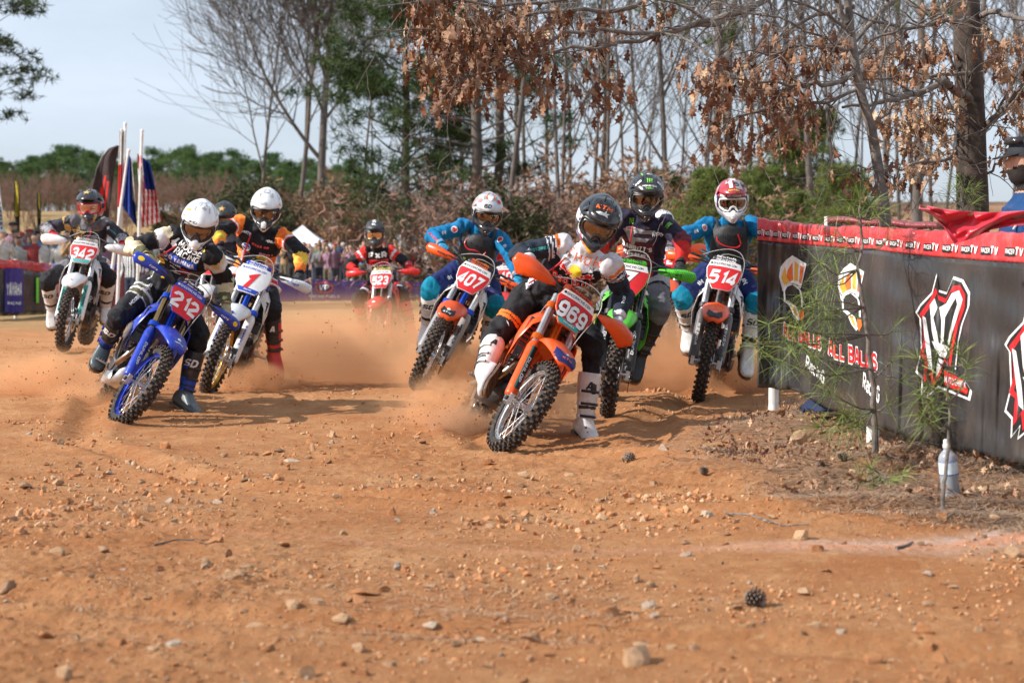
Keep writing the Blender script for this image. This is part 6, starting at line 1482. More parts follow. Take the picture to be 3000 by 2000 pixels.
 # big angular monogram, the second one cut by the picture's edge
 for cx, cy, k in ((2760, 960, 1.0), (3030, 1060, 1.12)):
  q = lambda pts: [(cx + x * k, cy + y * k * (1 + (x / 900))) for x, y in pts]
  o1 = [(-16, -162), (-10, -112), (14, -102), (34, -145), (62, -132), (82, -95), (80, -60), (60, -10), (48, 40), (40, 120), (60, 135), (88, 170), (82, 196), (30, 186), (-12, 178), (-44, 214), (-38, 176), (-62, 214), (-60, 160), (-78, 142), (-62, 70), (-66, -30), (-78, -50), (-66, -72), (-30, -108)]
  ink_poly(q(o1), I_W, .001); ink_poly(q([(x * .93 - .5, y * .955 + 1) for x, y in o1]), I_K, .0022)
  ink_poly(q([(-18, -120), (-12, -96), (12, -84), (32, -118), (52, -118), (68, -90), (66, -55), (48, -8), (32, 60), (24, 118), (8, 96), (-2, 130), (-30, 186), (-34, 140), (-56, 178), (-50, 100), (-66, 88), (-54, 40), (-56, -20), (-66, -44), (-36, -84)]), I_R, .0034)
  ink_poly(q([(x * .80 - 1, y * .88 + 2) for x, y in [(-18, -120), (-12, -96), (12, -84), (32, -118), (52, -118), (68, -90), (66, -55), (48, -8), (32, 60), (24, 118), (8, 96), (-2, 130), (-30, 186), (-34, 140), (-56, 178), (-50, 100), (-66, 88), (-54, 40), (-56, -20), (-66, -44), (-36, -84)]]), I_K, .0040)
  for pl in ([(-58, -38), (-48, -30), (-34, 60), (-28, 130), (-40, 120), (-48, 60)], [(-36, -70), (-22, -88), (-14, -60), (-26, -30), (-14, 20), (-6, 70), (-18, 66), (-30, 10)], [(-8, -60), (12, -70), (28, -98), (50, -104), (60, -78), (52, -50), (34, 0), (20, 50), (16, 40), (30, -20), (44, -66), (40, -84), (26, -62), (8, -30), (4, 40), (-4, 50), (-2, -20)],
    [(-30, 40), (10, 50), (22, 60), (8, 88), (-6, 84), (-20, 64)], [(-10, 90), (6, 96), (-8, 128), (-18, 150), (-16, 110)]):
   ink_poly(q(pl), I_W, .0046)
  ink_poly(q([(6, 124), (60, 142), (76, 168), (72, 180), (8, 166)]), I_R, .0058); ink_text("MOTO GRAFX", cx + 38 * k, cy + 153 * k * 1.04, 62 * k, 20 * k, I_W, .0068, .28, -.1, .0)
 for pl in ([(2226, 806), (2228, 795)],): pass
 dec.build("banner_print", root)
near_fence()

def far_red():
 root = empty("banner_fence", P(2600, 720, 15)); props(root, "faded red banner roll seen over the near fence beside the slim grey trunk", "banner")
 def f(u, v):
  px = 2424 + 420 * u; t = 632 + 26 * u; a = v * pi
  return local(root, P(px, t + 22 * (1 - v) + 2 * sin(px * .05), 14.6 - 1.2 * u - .04 * sin(a)))
 sheet(f, 60, 6, "red_stripe", BAN_RD, root)
 def g(u, v):
  px = 2424 + 420 * u; return local(root, P(px, 656 + 26 * u + 300 * (1 - v), 14.62 - 1.2 * u + .02 * sin(px * .08)))
 sheet(g, 60, 8, "banner_sheet", BAN_K, root)
 for px in (2426, 2838):
  mb = MB(); u = (px - 2424) / 420; a = P(px, 634 + 26 * u, 14.66 - 1.2 * u); b = Vector((a.x, a.y, GZ(a.x, a.y) - .1)); mb.cyl(local(root, b), local(root, a), .03, 10); mb.build("post", PVC, root)
far_red()

def strip_banner(label, pts, tops, bots, bandh, mtop, mbody, posts, panels=(), name="banner_fence"):
 """pts: [(px, d)]"""
 pa = np.array([p[0] for p in pts], float); da = np.array([p[1] for p in pts], float)
 mid = P(pa.mean(), 860, da.mean()); root = empty(name, mid); props(root, label, "fence")
 T = lambda px: float(np.interp(px, pa, tops)); B = lambda px: float(np.interp(px, pa, bots)); D = lambda px: float(np.interp(px, pa, da))
 def pt(px, py, off=0): return local(root, P(px, py, D(px) + .05 * sin(px * .09) + .03 * sin(px * .23 + py * .02) + off))
 x0, x1 = pa[0], pa[-1]
 sheet(lambda u, v: pt(x0 + (x1 - x0) * u, B(x0 + (x1 - x0) * u) + (T(x0 + (x1 - x0) * u) + bandh - B(x0 + (x1 - x0) * u)) * v), 80, 8, "banner_sheet", mbody, root)
 sheet(lambda u, v: pt(x0 + (x1 - x0) * u, T(x0 + (x1 - x0) * u) + bandh * (1 - v) + 1.5 * sin(u * 60), -.02), 80, 4, "top_stripe", mtop, root)
 for px in posts:
  a = P(px, T(px) - 4, D(px) + .06); g = GZ(a.x, a.y); mb = MB(); mb.cyl(local(root, Vector((a.x, a.y, g - .1))), local(root, a), .035, 10); mb.build("post", PVC, root)
 dec = Decals()
 for kind, what, cx, cy, w, h, m in panels:
  if kind == 'r': vs, fs = tri_poly(rect(w, h))
  elif kind == 'd': vs, fs = tri_poly(disc(16)); vs = [(x * w, y * h) for x, y in vs]
  else: vs, fs, tw = text_geo(what, .03, .1); vs = [(x / tw * w, y * h) for x, y in vs]
  vs, fs = subdiv(vs, fs, 12); dec.k += 1
  dec.mb.add([pt(cx + x, cy - y, -.03 - .004 * dec.k) for x, y in vs], fs, dec.mi(m), False)
 dec.build("banner_print", root)
I_PU = ink("violet", (.05, .03, .22))
strip_banner("black banner fence with red top stripe and a purple panel, curving behind the 342 rider", [(-260, 34), (-60, 35), (60, 36), (130, 37.5), (165, 40)], [752, 757, 763, 770, 778], [935, 928, 924, 921, 916], 26, BAN_R, BAN_K, (-100, 46, 150),
 [('r', 0, 42, 850, 56, 130, I_PU), ('t', 'YAMAHA', 42, 848, 44, 42, I_LY if False else I_W), ('t', 'RACING', 42, 888, 40, 9, I_W), ('r', 0, 110, 850, 8, 74, I_G)] + [('t', 'RACER', px, 770 + px * .03, 22, 8, I_PK) for px in range(-20, 150, 32)])
strip_banner("dark red banner fence with blue top stripe in front of the spectators on the left", [(150, 42), (300, 41), (430, 41), (600, 43)], [772, 774, 776, 778], [912, 914, 914, 908], 14, BAN_B, BAN_RD, (240, 430, 560), [('r', 0, 560, 840, 60, 90, I_PU), ('t', 'OAKLEY', 250, 830, 60, 24, I_GR)])
strip_banner("purple banner fence with round orange logos beyond the dust", [(680, 50), (900, 51), (1150, 52), (1290, 53)], [808, 818, 824, 826], [886, 890, 892, 892], 6, BAN_P, BAN_P, (700, 910, 1030, 1262),
 [('d', 0, px, 842, 54, 34, I_O) for px in (720, 950, 1180)] + [('d', 0, px, 842, 44, 26, I_PU) for px in (720, 950, 1180)] + [('t', 'VP', px, 842, 30, 18, I_W) for px in (720, 950, 1180)] + [('t', 'RACING FUELS', px, 868, 90, 8, I_W) for px in (720, 950, 1180)])

# ---- flags on white poles
def pole(root, top, bot, r):
 mb = MB(); mb.tube([local(root, bot), local(root, top)], [r, r * .85], 10); mb.ball(local(root, top), r * 1.1, 8); return mb.build("pole", PVC, root)
F_R, F_W, F_B = cloth("flag_red", (.55, .02, .03), 0), cloth("flag_white", (.75, .74, .72), 0), cloth("flag_blue", (.015, .04, .24), 0)
def hung_flag(label, top, botpx, d, corners, cols, fn, nu=22, nv=30, r=.032):
 tp = P(*top, d); root = empty("flag", Vector((tp.x, tp.y, GZ(tp.x, tp.y)))); props(root, label, "flag")
 bp = P(*botpx, d); g = GZ(bp.x, bp.y); k = (tp.z - g) / (tp.z - bp.z); bt = tp + (bp - tp) * k; bt.z -= .1
 pole(root, tp, bt, r)
 (ax, ay), (bx, by), (cx, cy), (dx, dy) = corners           # top-left, top-right, bottom-right, bottom-left
 def f(u, v):
  x = (ax * (1 - u) + bx * u) * v + (dx * (1 - u) + cx * u) * (1 - v); y = (ay * (1 - u) + by * u) * v + (dy * (1 - u) + cy * u) * (1 - v)
  return local(root, P(x, y, d + .10 * sin(u * 9 + v * 2.0) * (.3 + u) + .05 * sin(u * 21 + v * 5)))
 sheet(f, nu, nv, "flag_cloth", cols, root, fn, solid=.003)
hung_flag("red and white hanging flag on the tallest white pole beside the feather flag", (367, 363), (345, 850), 34, [(350, 380), (368, 375), (357, 690), (343, 690)], [F_R, F_W], lambda u, v: 1 if (v > .66 or v < .28) else 0)
hung_flag("dark blue hanging flag with a white edge on the leaning white pole", (377, 442), (318, 850), 33.6, [(379, 455), (386, 470), (402, 668), (357, 600)], [F_B, F_W], lambda u, v: 1 if (u > .72 and v > .35) else 0)
hung_flag("striped red and white flag with a blue starred corner on a white pole", (416, 384), (402, 850), 33.8, [(402, 450), (440, 478), (474, 648), (414, 668)], [F_R, F_W, F_B], lambda u, v: 2 if (v > .52 and .35 < u) else (0 if int((u * .8 + (1 - v) * .35) * 11) % 2 == 0 else 1))
def feather(label, pxs, d, col, marks, g=920):
 """a tall curved feather banner: outline left edge and right edge in rows"""
 p0 = P(pxs[-1][1], 760, d); root = empty("feather_flag", Vector((p0.x, p0.y, GZ(p0.x, p0.y)))); props(root, label, "feather flag")
 ys = np.array([q[2] for q in pxs], float); ls = np.array([q[0] for q in pxs], float); rs = np.array([q[1] for q in pxs], float)
 def f(u, v):
  y = ys[0] + (ys[-1] - ys[0]) * (1 - v); l, r = np.interp(y, ys, ls), np.interp(y, ys, rs); return local(root, P(l + (r - l) * u, y, d + .06 * sin(u * 6 + v * 9)))
 sheet(f, 10, 36, "flag_cloth", [col] + [m for _, m in marks], root, lambda u, v: next((k + 1 for k, (t, _) in enumerate(marks) if t(u, v)), 0), solid=.003)
 mb = MB(); pts = [P(l, y, d + .02) for l, r, y in pxs]; b = pts[-1].copy(); b.z = GZ(b.x, b.y) - .1; b.x += .0
 mb.tube([local(root, p) for p in pts] + [local(root, b)], .014, 6); mb.build("pole", BLK, root)
BRN = cloth("feather_brown", (.045, .028, .028), 0); YEL = cloth("feather_yellow", (.55, .45, .05), 0)
feather("tall dark brown feather flag with red marks behind the 342 rider", [(345, 352, 427), (320, 349, 436), (300, 343, 458), (284, 336, 495), (272, 329, 545), (266, 322, 600), (262, 316, 660), (258, 310, 740)], 35, BRN, [(lambda u, v: .30 < u - .25 * v < .42 and .42 < v < .72, C_RED), (lambda u, v: .55 < u - .25 * v < .66 and .40 < v < .66, C_RED)])
feather("narrow yellow feather flag over the spectators at the left", [(44, 50, 531), (43, 57, 545), (43, 58, 634), (46, 57, 640), (46, 57, 700)], 47, BRN, [(lambda u, v: v > .38 and .05 < u < .85, YEL)])
feather("narrow dark feather flag with faint yellow letters", [(110, 116, 565), (109, 120, 580), (110, 120, 640), (110, 118, 700)], 48, BRN, [(lambda u, v: v > .45 and .3 < u < .7, YEL)])
feather("white feather flag cut by the picture's left side", [(-14, -6, 520), (-12, 2, 560), (-10, 8, 640), (-8, 12, 700)], 45, cloth("feather_white", (.6, .6, .6), 0), [(lambda u, v: .5 < u < .8 and v < .6 and int(v * 30) % 2, C_BLK)])

# ---- pop-up canopy
def canopy():
 d = 76; ap = P(886, 659, d); root = empty("canopy_tent", Vector((ap.x, ap.y, GZ(ap.x, ap.y)))); props(root, "white pop-up canopy tent behind the spectators right of the number 1 rider", "tent")
 w = 1.32; ze = P(886, 722, d).z; zv = P(886, 741, d).z; c = [Vector((ap.x + sx * w, ap.y + sy * w, ze)) for sx, sy in ((-1, -1), (1, -1), (1, 1), (-1, 1))]
 mb = MB(); n = 8
 for i in range(4):
  a, b = c[i], c[(i + 1) % 4]; rings = []
  for j in range(n + 1):
   t = j / n; e0, e1 = a.lerp(ap, t), b.lerp(ap, t); sag = -.14 * sin(pi * t); rings.append([local(root, e0.lerp(e1, k / 6) + Vector((0, 0, sag * (1 if 0 < k < 6 else .6)))) for k in range(7)])
  mb.loft(rings, cap=False, closed=False)
 mb.build("roof", cloth("canopy", (.78, .79, .82), 0), root)
 for i in range(4):
  a, b = c[i], c[(i + 1) % 4]; v = MB(); v.loft([[local(root, a.lerp(b, k / 8) + Vector((0, 0, .02 * sin(k)))) for k in range(9)], [local(root, Vector((q.x, q.y, zv))) for q in [a.lerp(b, k / 8) for k in range(9)]]], cap=False, closed=False); v.build("valance", cloth("canopy", (.78, .79, .82), 0), root)
  l = MB(); l.cyl(local(root, Vector((a.x, a.y, GZ(a.x, a.y)))), local(root, a), .025, 6); l.build("leg", STEEL, root)
canopy()

# ---- the marshal's red flag, and the man who holds it
def red_flag():
 d = 8.9; root = empty("flag", P(2800, 650, d)); props(root, "bright red signal flag drooping over the banner fence's top stripe", "flag")
 top = [(2694, 601), (2720, 603), (2760, 612), (2820, 618), (2880, 622), (2950, 620), (3040, 616), (3200, 612)]
 bot = [(2694, 613), (2728, 628), (2765, 664), (2796, 714), (2850, 698), (2905, 672), (2975, 660), (3200, 652)]
 tx = np.linspace(0, 1, 8)
 def f(u, v):
  a = (np.interp(u, tx, [q[0] for q in top]), np.interp(u, tx, [q[1] for q in top])); b = (np.interp(u, tx, [q[0] for q in bot]), np.interp(u, tx, [q[1] for q in bot]))
  x, y = b[0] + (a[0] - b[0]) * v, b[1] + (a[1] - b[1]) * v
  return local(root, P(x, y, d + .045 * sin(u * 14 + (1 - v) * 5) * (.4 + (1 - v)) + .02 * sin(u * 33 - v * 9) + .015 * sin(v * 12)))
 sheet(f, 110, 26, "flag_cloth", mat("flag_red_nylon", (.60, .010, .028), .38, var=.06, scale=6, bump=.15, bscale=40, sheen=.2), root)
 mb = MB(); mb.tube([local(root, P(2694, 606, d + .01)), local(root, P(2760, 622, d + .02)), local(root, P(3060, 640, d + .05)), local(root, P(3330, 660, d + .1))], .010, 8); mb.build("flagstick", mat("stick_wood", (.35, .24, .13), .6), root)
red_flag()

def marshal():
 d = 9.75; x = (3012 - 1500) / 5500 * d; g = GZ(x, d) - .0; L0 = Vector((x, d, g)); root = empty("person", L0); props(root, "bearded man in blue jacket and dark cap facing the track by the tree trunk", "person")
 T = Matrix.Translation(-L0); top = P(3005, 398, d).z; hz = top - .13
 mb = MB(); V3 = Vector
 yy = lambda a, b, c: V3((x + a, d + b, c))
 rings = []
 for z, w, dp, ox in ((hz - .14, .072, .075, .02), (hz - .19, .13, .10, .02), (hz - .24, .20, .12, .0), (hz - .42, .225, .14, -.01), (hz - .62, .21, .145, -.01), (hz - .85, .20, .14, -.0), (hz - .95, .19, .14, 0)):
  rings.append([yy(dp * cos(t) * 1.0 + ox, w * sin(t), z) for t in [2 * pi * k / 20 for k in range(20)]])
 mb.loft(rings)
 mb.ball(yy(-.005, 0, hz), (.098, .078, .115), 18); mb.ball(yy(-.035, 0, hz - .075), (.070, .062, .060), 14); mb.ball(yy(-.112, 0, hz - .012), (.022, .014, .018), 8); mb.ball(yy(-.10, 0, hz - .055), (.02, .026, .014), 8)
 mb.tube([yy(.01, 0, hz - .05), yy(.02, 0, hz - .26)], .06, 12); mb.ball(yy(.012, -.078, hz - .015), (.022, .012, .032), 8); mb.ball(yy(.012, .078, hz - .015), (.022, .012, .032), 8)
 for sy in (-1, 1):
  mb.ball(yy(0, sy * .20, hz - .31), .085, 12)
  mb.tube([yy(0, sy * .205, hz - .31), yy(.02, sy * .24, hz - .58), yy(-.20 if sy < 0 else -.05, sy * .24, hz - .66 if sy < 0 else hz - .8)], [.072, .058, .042], 12)
  mb.tube([yy(0, sy * .10, hz - .90), yy(-.01, sy * .11, hz - 1.28), yy(.02, sy * .11, g + .08)], [.105, .075, .055], 12)
  mb.tube([yy(.05, sy * .11, g + .05), yy(-.16, sy * .11, g + .04)], [.05, .045], 10)
 Vv, Fq = remeshed(mb, .011, 2, lambda V: np.where(V[:, 2] < hz - .24, .008 * (1 - 2 * np.abs(wav(V, 8, 18))), 0))
 C = Vv[Fq].mean(1); mi = np.zeros(len(C), int); mi[C[:, 2] > hz - .168] = 1; mi[(C[:, 2] < hz - .93)] = 2
 face = (C[:, 2] > hz - .166); mi[face & (C[:, 2] < hz - .028) & (C[:, 0] - x < .02) & (C[:, 2] > hz - .16) & ~((C[:, 0] - x < -.09) & (C[:, 2] > hz - .045))] = 3
 arm = (np.abs(C[:, 1] - d) > .17) & (C[:, 2] < hz - .60) & (C[:, 0] - x < -.16); mi[arm] = 1
 o = link("body", np_mesh("marshal", Vv, Fq, [cloth("jacket_blue", (.012, .055, .16), .03), SKIN, cloth("jeans", (.02, .03, .07), .1), mat("beard", (.018, .011, .008), .85, bump=.6, bscale=200)], mi, True), root); o.matrix_local = T
 cp = MB(); rings = []
 for t, r in ((0, 1.0), (.3, .98), (.6, .86), (.85, .55), (1, .1)):
  rings.append([yy(.112 * r * cos(a) + .002, .090 * r * sin(a), hz + .022 + .10 * t) for a in [2 * pi * k / 20 for k in range(20)]])
 cp.loft(rings)
 cp.loft([[yy(-.10 * cos(a), .086 * sin(a), hz + .035) for a in [R(-60 + 12 * k) for k in range(11)]], [yy(-.10 - .085 * cos(a) ** .8, .078 * sin(a), hz + .012) for a in [R(-60 + 12 * k) for k in range(11)]]], cap=False, closed=False)
 o = cp.build("cap", cloth("cap_charcoal", (.028, .030, .036), .1), root, solid=.003); o.matrix_local = T
 sg = MB(); sg.loft([[yy(-.03 - .085 * cos(a), .088 * sin(a), hz + .120) for a in [R(-80 + 16 * k) for k in range(11)]], [yy(-.035 - .09 * cos(a), .09 * sin(a), hz + .085) for a in [R(-80 + 16 * k) for k in range(11)]]], cap=False, closed=False)
 o = sg.build("sunglasses", BLKG, root, solid=.003); o.matrix_local = T
 st = MB(); st.tube([yy(.02, -.10, hz - .24), yy(-.05, -.15, hz - .26), yy(-.12, -.16, hz - .36)], .006, 6); o = st.build("white_piping", C_WHT, root); o.matrix_local = T
marshal()
# ================================================================== trees
BARK = mat("bark_grey", (.16, .135, .115), .9, var=.35, scale=16, bump=.9, bscale=26); BARK2 = mat("bark_brown", (.065, .047, .036), .92, var=.4, scale=14, bump=1.0, bscale=22)
BARKF = mat("bark_far", (.12, .10, .085), .9, var=.25, scale=3); TWIG = mat("twig_brown", (.17, .125, .095), .9, var=.3, scale=5); TWIGR = mat("twig_russet", (.21, .12, .09), .9, var=.25, scale=2)
def leafmat(name, a, b, scale=1.5, rough=.7, trans=.0):
 return mat(name, a, rough, col2=b, scale=scale, spec=.2)
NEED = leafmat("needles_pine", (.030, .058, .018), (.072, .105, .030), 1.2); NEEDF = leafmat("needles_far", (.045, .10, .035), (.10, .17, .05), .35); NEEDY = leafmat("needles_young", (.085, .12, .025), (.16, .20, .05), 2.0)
NEEDN = leafmat("needles_near", (.10, .16, .04), (.26, .32, .08), 9, .45); BRLEAF = leafmat("leaf_far_brown", (.20, .11, .065), (.33, .20, .12), 1.5)
CEDAR = leafmat("cedar_dark", (.055, .065, .030), (.10, .105, .045), .8)
def oak_leaf_mat(name, a, b):
 m = mat(name, a, .5, col2=b, scale=7, bump=.5, bscale=45, spec=.35); return m
OAKL = [oak_leaf_mat("oak_leaf_russet", (.20, .095, .048), (.31, .165, .09)), oak_leaf_mat("oak_leaf_tan", (.27, .14, .075), (.38, .22, .13)), oak_leaf_mat("oak_leaf_dark", (.11, .042, .022), (.19, .075, .035)), oak_leaf_mat("oak_leaf_pale", (.46, .29, .16), (.58, .40, .25))]

def seg_mesh(name, segs, mats, sides=5, thin=.012, mi=0):
 """segs (n,8): p0, p1, r0, r1 -> tapered prisms; thin ones get three sides"""
 S = np.asarray(segs, float); Vs, Fs, Ms = [], [], []; base = 0
 for sd, sel in ((sides, S[:, 6] >= thin), (3, S[:, 6] < thin)):
  s = S[sel]
  if not len(s): continue
  p0, p1 = s[:, :3], s[:, 3:6]; d = p1 - p0; d /= np.maximum(np.linalg.norm(d, axis=1), 1e-9)[:, None]
  ref = np.where(np.abs(d[:, 2:3]) < .9, np.array([[0, 0, 1.]]), np.array([[1., 0, 0]])); a = np.cross(d, ref); a /= np.linalg.norm(a, axis=1)[:, None]; b = np.cross(a, d)
  ang = np.arange(sd) * 2 * pi / sd; ca, sa = np.cos(ang), np.sin(ang)
  off = a[:, None, :] * ca[None, :, None] + b[:, None, :] * sa[None, :, None]
  R0 = p0[:, None, :] + off * s[:, 6][:, None, None]; R1 = p1[:, None, :] + off * s[:, 7][:, None, None]
  V = np.concatenate([R0, R1], 1).reshape(-1, 3); k = np.arange(sd); q = np.stack([k, (k + 1) % sd, (k + 1) % sd + sd, k + sd], 1)
  Fq = (q[None] + (np.arange(len(s)) * 2 * sd)[:, None, None] + base).reshape(-1, 4); Vs.append(V); Fs.append(Fq); base += len(V)
 return np_mesh(name, np.concatenate(Vs), np.concatenate(Fs), mats, None, True)

def grow(rng, p, d, length, r, lvl, maxl, out, tips, nseg=6, wander=.12, up=.04, kids=(4, 7), ang=(25, 60), ratio=.55, start=.25, rmin=.004, droop=0):
 p = np.array(p, float); d = np.array(d, float); d /= np.linalg.norm(d); pts = [p.copy()]; ds = [d.copy()]; rs = [r]
 for i in range(nseg):
  d = d + rng.normal(size=3) * wander; d[2] += up * (1 if lvl else .0) - droop * lvl; d /= np.linalg.norm(d)
  q = p + d * length / nseg; r1 = max(rmin, r * (1 - .82 * (i + 1) / nseg)); out.append((*p, *q, rs[-1], r1)); p = q; pts.append(p.copy()); ds.append(d.copy()); rs.append(r1)
 tips.append((p.copy(), d.copy(), lvl))
 if lvl >= maxl: return
 n = rng.randint(kids[0], kids[1] + 1)
 for k in range(n):
  t = start + (1 - start) * (k + rng.rand()) / n; i = min(int(t * nseg), nseg - 1); f = t * nseg - i
  b = pts[i] + (pts[i + 1] - pts[i]) * f; dd = ds[i]; a = R(rng.uniform(*ang)); ref = rng.normal(size=3); s = np.cross(dd, ref); s /= np.linalg.norm(s)
  nd = dd * cos(a) + s * sin(a); rr = max(rmin, (rs[i] + (rs[i + 1] - rs[i]) * f) * rng.uniform(.45, .65))
  grow(rng, b, nd, length * ratio * rng.uniform(.7, 1.15) * (1.15 - .5 * t), rr, lvl + 1, maxl, out, tips, max(3, nseg - 1), wander * 1.15, up, kids, ang, ratio, .15, rmin, droop)

_BT = {}
def bare_tree_mesh(key, h, r, seed, kids=(6, 9), maxl=3, start=.35, ang=(25, 55), ratio=.5, wander=.10, rmin=.006, up=.06):
 if key in _BT: return _BT[key]
 rng = np.random.RandomState(seed); out, tips = [], []
 grow(rng, (0, 0, -.3), (0, 0, 1), h, r, 0, maxl, out, tips, 10, wander * .35, up, kids, ang, ratio, start, rmin)
 # trunk = the first ten, the rest = branches
 t = seg_mesh("trunk", out[:10], [BARKF], 9, .0); b = seg_mesh("branches", out[10:], [BARKF, TWIG], 4, .03); _BT[key] = (t, b, tips); return _BT[key]
def place_tree(name, cat, label, group, parts, x, y, rot=0, sc=1.0, dz=0, lean=(0, 0)):
 root = empty(name, (x, y, GZ(x, y) + dz)); root.rotation_euler = (lean[0], lean[1], rot); root.scale = (sc,) * 3 if not hasattr(sc, '__len__') else sc
 props(root, label, cat, group)
 for nm, me in parts: link(nm, me, root)
 return root
LMK = ((0, 'the yellow feather flag'), (266, 'rider 342'), (400, 'the flagpoles'), (585, 'rider 212'), (780, 'rider 1'), (1098, 'rider 523'), (1428, 'rider 407'), (1752, 'rider 969'), (1892, 'rider 7'), (2143, 'rider 514'), (2400, 'the near banner fence'), (2600, 'the oak sapling'), (2850, 'the thick oak trunk'))
def lm(px): return min(LMK, key=lambda q: abs(q[0] - px))[1]
def px2(px, d): return ((px - 1500) / 5500 * d, d)

# ---- needle tufts
def tuft_geo(rng, n, length, w, spread=1.0, sides=1):
 vs, fs = [], []
 for k in range(n):
  d = rng.normal(size=3) * spread; d[2] += .55; d /= np.linalg.norm(d); s = np.cross(d, rng.normal(size=3)); s /= np.linalg.norm(s); L_ = length * rng.uniform(.7, 1.1)
  b = len(vs); bend = np.array([0, 0, -.12 * L_]); vs += [s * w, -s * w, d * L_ * .55 - s * w * .8 + bend * .2, d * L_ * .55 + s * w * .8 + bend * .2, d * L_ + bend]
  fs += [(b, b + 1, b + 2), (b, b + 2, b + 3), (b + 3, b + 2, b + 4)]
 return np.array(vs), np.array(fs)
def foliage(name, centres, sizes, seed, m, n=10, length=1.0, w=.05, spread=1.0, smooth=False):
 rng = np.random.RandomState(seed); c = np.asarray(centres); nn = len(c); Vs, Fs = [], []; base = 0
 for v in range(4):
  gv, gf = tuft_geo(rng, n, length, w, spread); sel = np.arange(v, nn, 4)
  if not len(sel): continue
  M = mats_from(rand_rot(len(sel), rng), c[sel], np.asarray(sizes)[sel]); V, Fq = stamp(gv, gf, M); Vs.append(V); Fs.append(Fq + base); base += len(V)
 return np_mesh(name, np.concatenate(Vs), np.concatenate(Fs), m, None, smooth)

def pine_mesh(seed, h, r, crown_from, width, ntuft, tsize, nm=NEED, whorl=11, droop=.0, nn=10, lower_bare=.3, top_round=1.0):
 rng = np.random.RandomState(seed); out, cs, ss = [], [], []; seg = 12; p = np.array([0, 0, -.3]); pts = [p]
 for i in range(seg):
  q = p + np.array([rng.normal() * .01 * h / seg * 4, rng.normal() * .01 * h / seg * 4, (h + .3) / seg]); out.append((*p, *q, r * (1 - .85 * i / seg), r * (1 - .85 * (i + 1) / seg))); p = q; pts.append(q)
 tr = list(out); out = []
 nb = int(whorl * (1 - crown_from) * 8)
 for k in range(nb):
  t = crown_from + (1 - crown_from) * (k + rng.rand()) / nb; z = t * h; i = min(int((z + .3) / ((h + .3) / seg)), seg - 1); b = pts[i] + (pts[i + 1] - pts[i]) * ((z - pts[i][2]) / (pts[i + 1][2] - pts[i][2]))
  tt = (t - crown_from) / (1 - crown_from); L_ = width * (math.sin(pi * min(1, .12 + .88 * tt) ** (.75)) ** .6 * .9 + .08) * rng.uniform(.55, 1.1); a = rng.rand() * 2 * pi
  d = np.array([cos(a), sin(a), .25 + .5 * tt - droop]); d /= np.linalg.norm(d); o2, tips = [], []
  grow(rng, b, d, L_, max(.012, r * .22 * (1 - .6 * tt)), 1, 2, o2, tips, 5, .16, .05, (4, 6), (25, 60), .42, .3, .006)
  out += o2
  bare = rng.rand() < lower_bare * (1 - tt)
  if bare: continue
  for tp, dd, lv in tips:
   m_ = ntuft if lv == 2 else ntuft + 2
   for _ in range(m_): cs.append(tp + rng.normal(size=3) * tsize * np.array([.75, .75, .30]) + np.array([0, 0, .2 * tsize])); ss.append(tsize * rng.uniform(.6, 1.2))
 tm = seg_mesh("trunk", tr, [BARKF], 9, 0); bm_2 = seg_mesh("branches", out, [BARKF], 4, .02)
 cm = foliage("crown", cs, ss, seed, nm, nn + 3, 1.0, .034)
 return (("trunk", tm), ("branches", bm_2), ("crown", cm))

# left edge: a big pine reaching in
pe = pine_mesh(5, 15, .22, .25, 5.0, 14, .26, NEED, 12, lower_bare=.05, nn=14)
x, y = px2(-265, 44); place_tree("pine_tree", "tree", "tall dark green pine reaching in from the left side above the spectators", None, pe, x, y, 2.1, (1, 1, .78))
# far treeline of round-topped pines
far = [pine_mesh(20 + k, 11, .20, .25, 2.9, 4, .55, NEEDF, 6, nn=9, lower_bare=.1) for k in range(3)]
rng = np.random.RandomState(12)
for k in range(46):
 px = -140 + k * 26 + rng.uniform(-12, 12); d = rng.uniform(150, 215)
 top = 452 + 14 * sin(px * .021) + rng.uniform(-16, 22) + (30 if px > 700 else 0) + (26 if px < 90 else 0); x, y = px2(px, d); g = GZ(x, y); zt = 1.2 + (760 - top) / 5500 * d; s = max(.35, (zt - g) / 11.2)
 place_tree("pine_tree", "tree", "%s round topped pine in the distant treeline beyond %s" % ("taller" if top < 452 else "lower", lm(px)), "distant treeline pines", far[k % 3], x, y, rng.rand() * 6.3, (s * rng.uniform(1.0, 1.35), s * 1.2, s))
# russet bare thicket in front of them
th = []
for k in range(3):
 rg = np.random.RandomState(60 + k); out, tips = [], []
 for j in range(9):
  grow(rg, (rg.uniform(-1.6, 1.6), rg.uniform(-1, 1), -.2), (rg.normal() * .15, rg.normal() * .15, 1), rg.uniform(4.0, 5.6), .05, 0, 2, out, tips, 6, .10, .05, (7, 10), (18, 45), .45, .2, .012)
 th.append(seg_mesh("stems", out, [TWIGR], 4, .02))
for k in range(30):
 px = -120 + k * 27 + rng.uniform(-10, 10); d = rng.uniform(92, 118); x, y = px2(px, d); g = GZ(x, y); top = 560 + 14 * sin(px * .03) + rng.uniform(-10, 15); s = (1.2 + (760 - top) / 5500 * d - g) / 5.4
 place_tree("bare_thicket", "bare shrub", "%s russet leafless thicket below the distant pines beyond %s" % ("tall" if top < 560 else "low", lm(px)), "russet thickets on the left", (("stems", th[k % 3]),), x, y, rng.rand() * 6.3, max(.4, s))
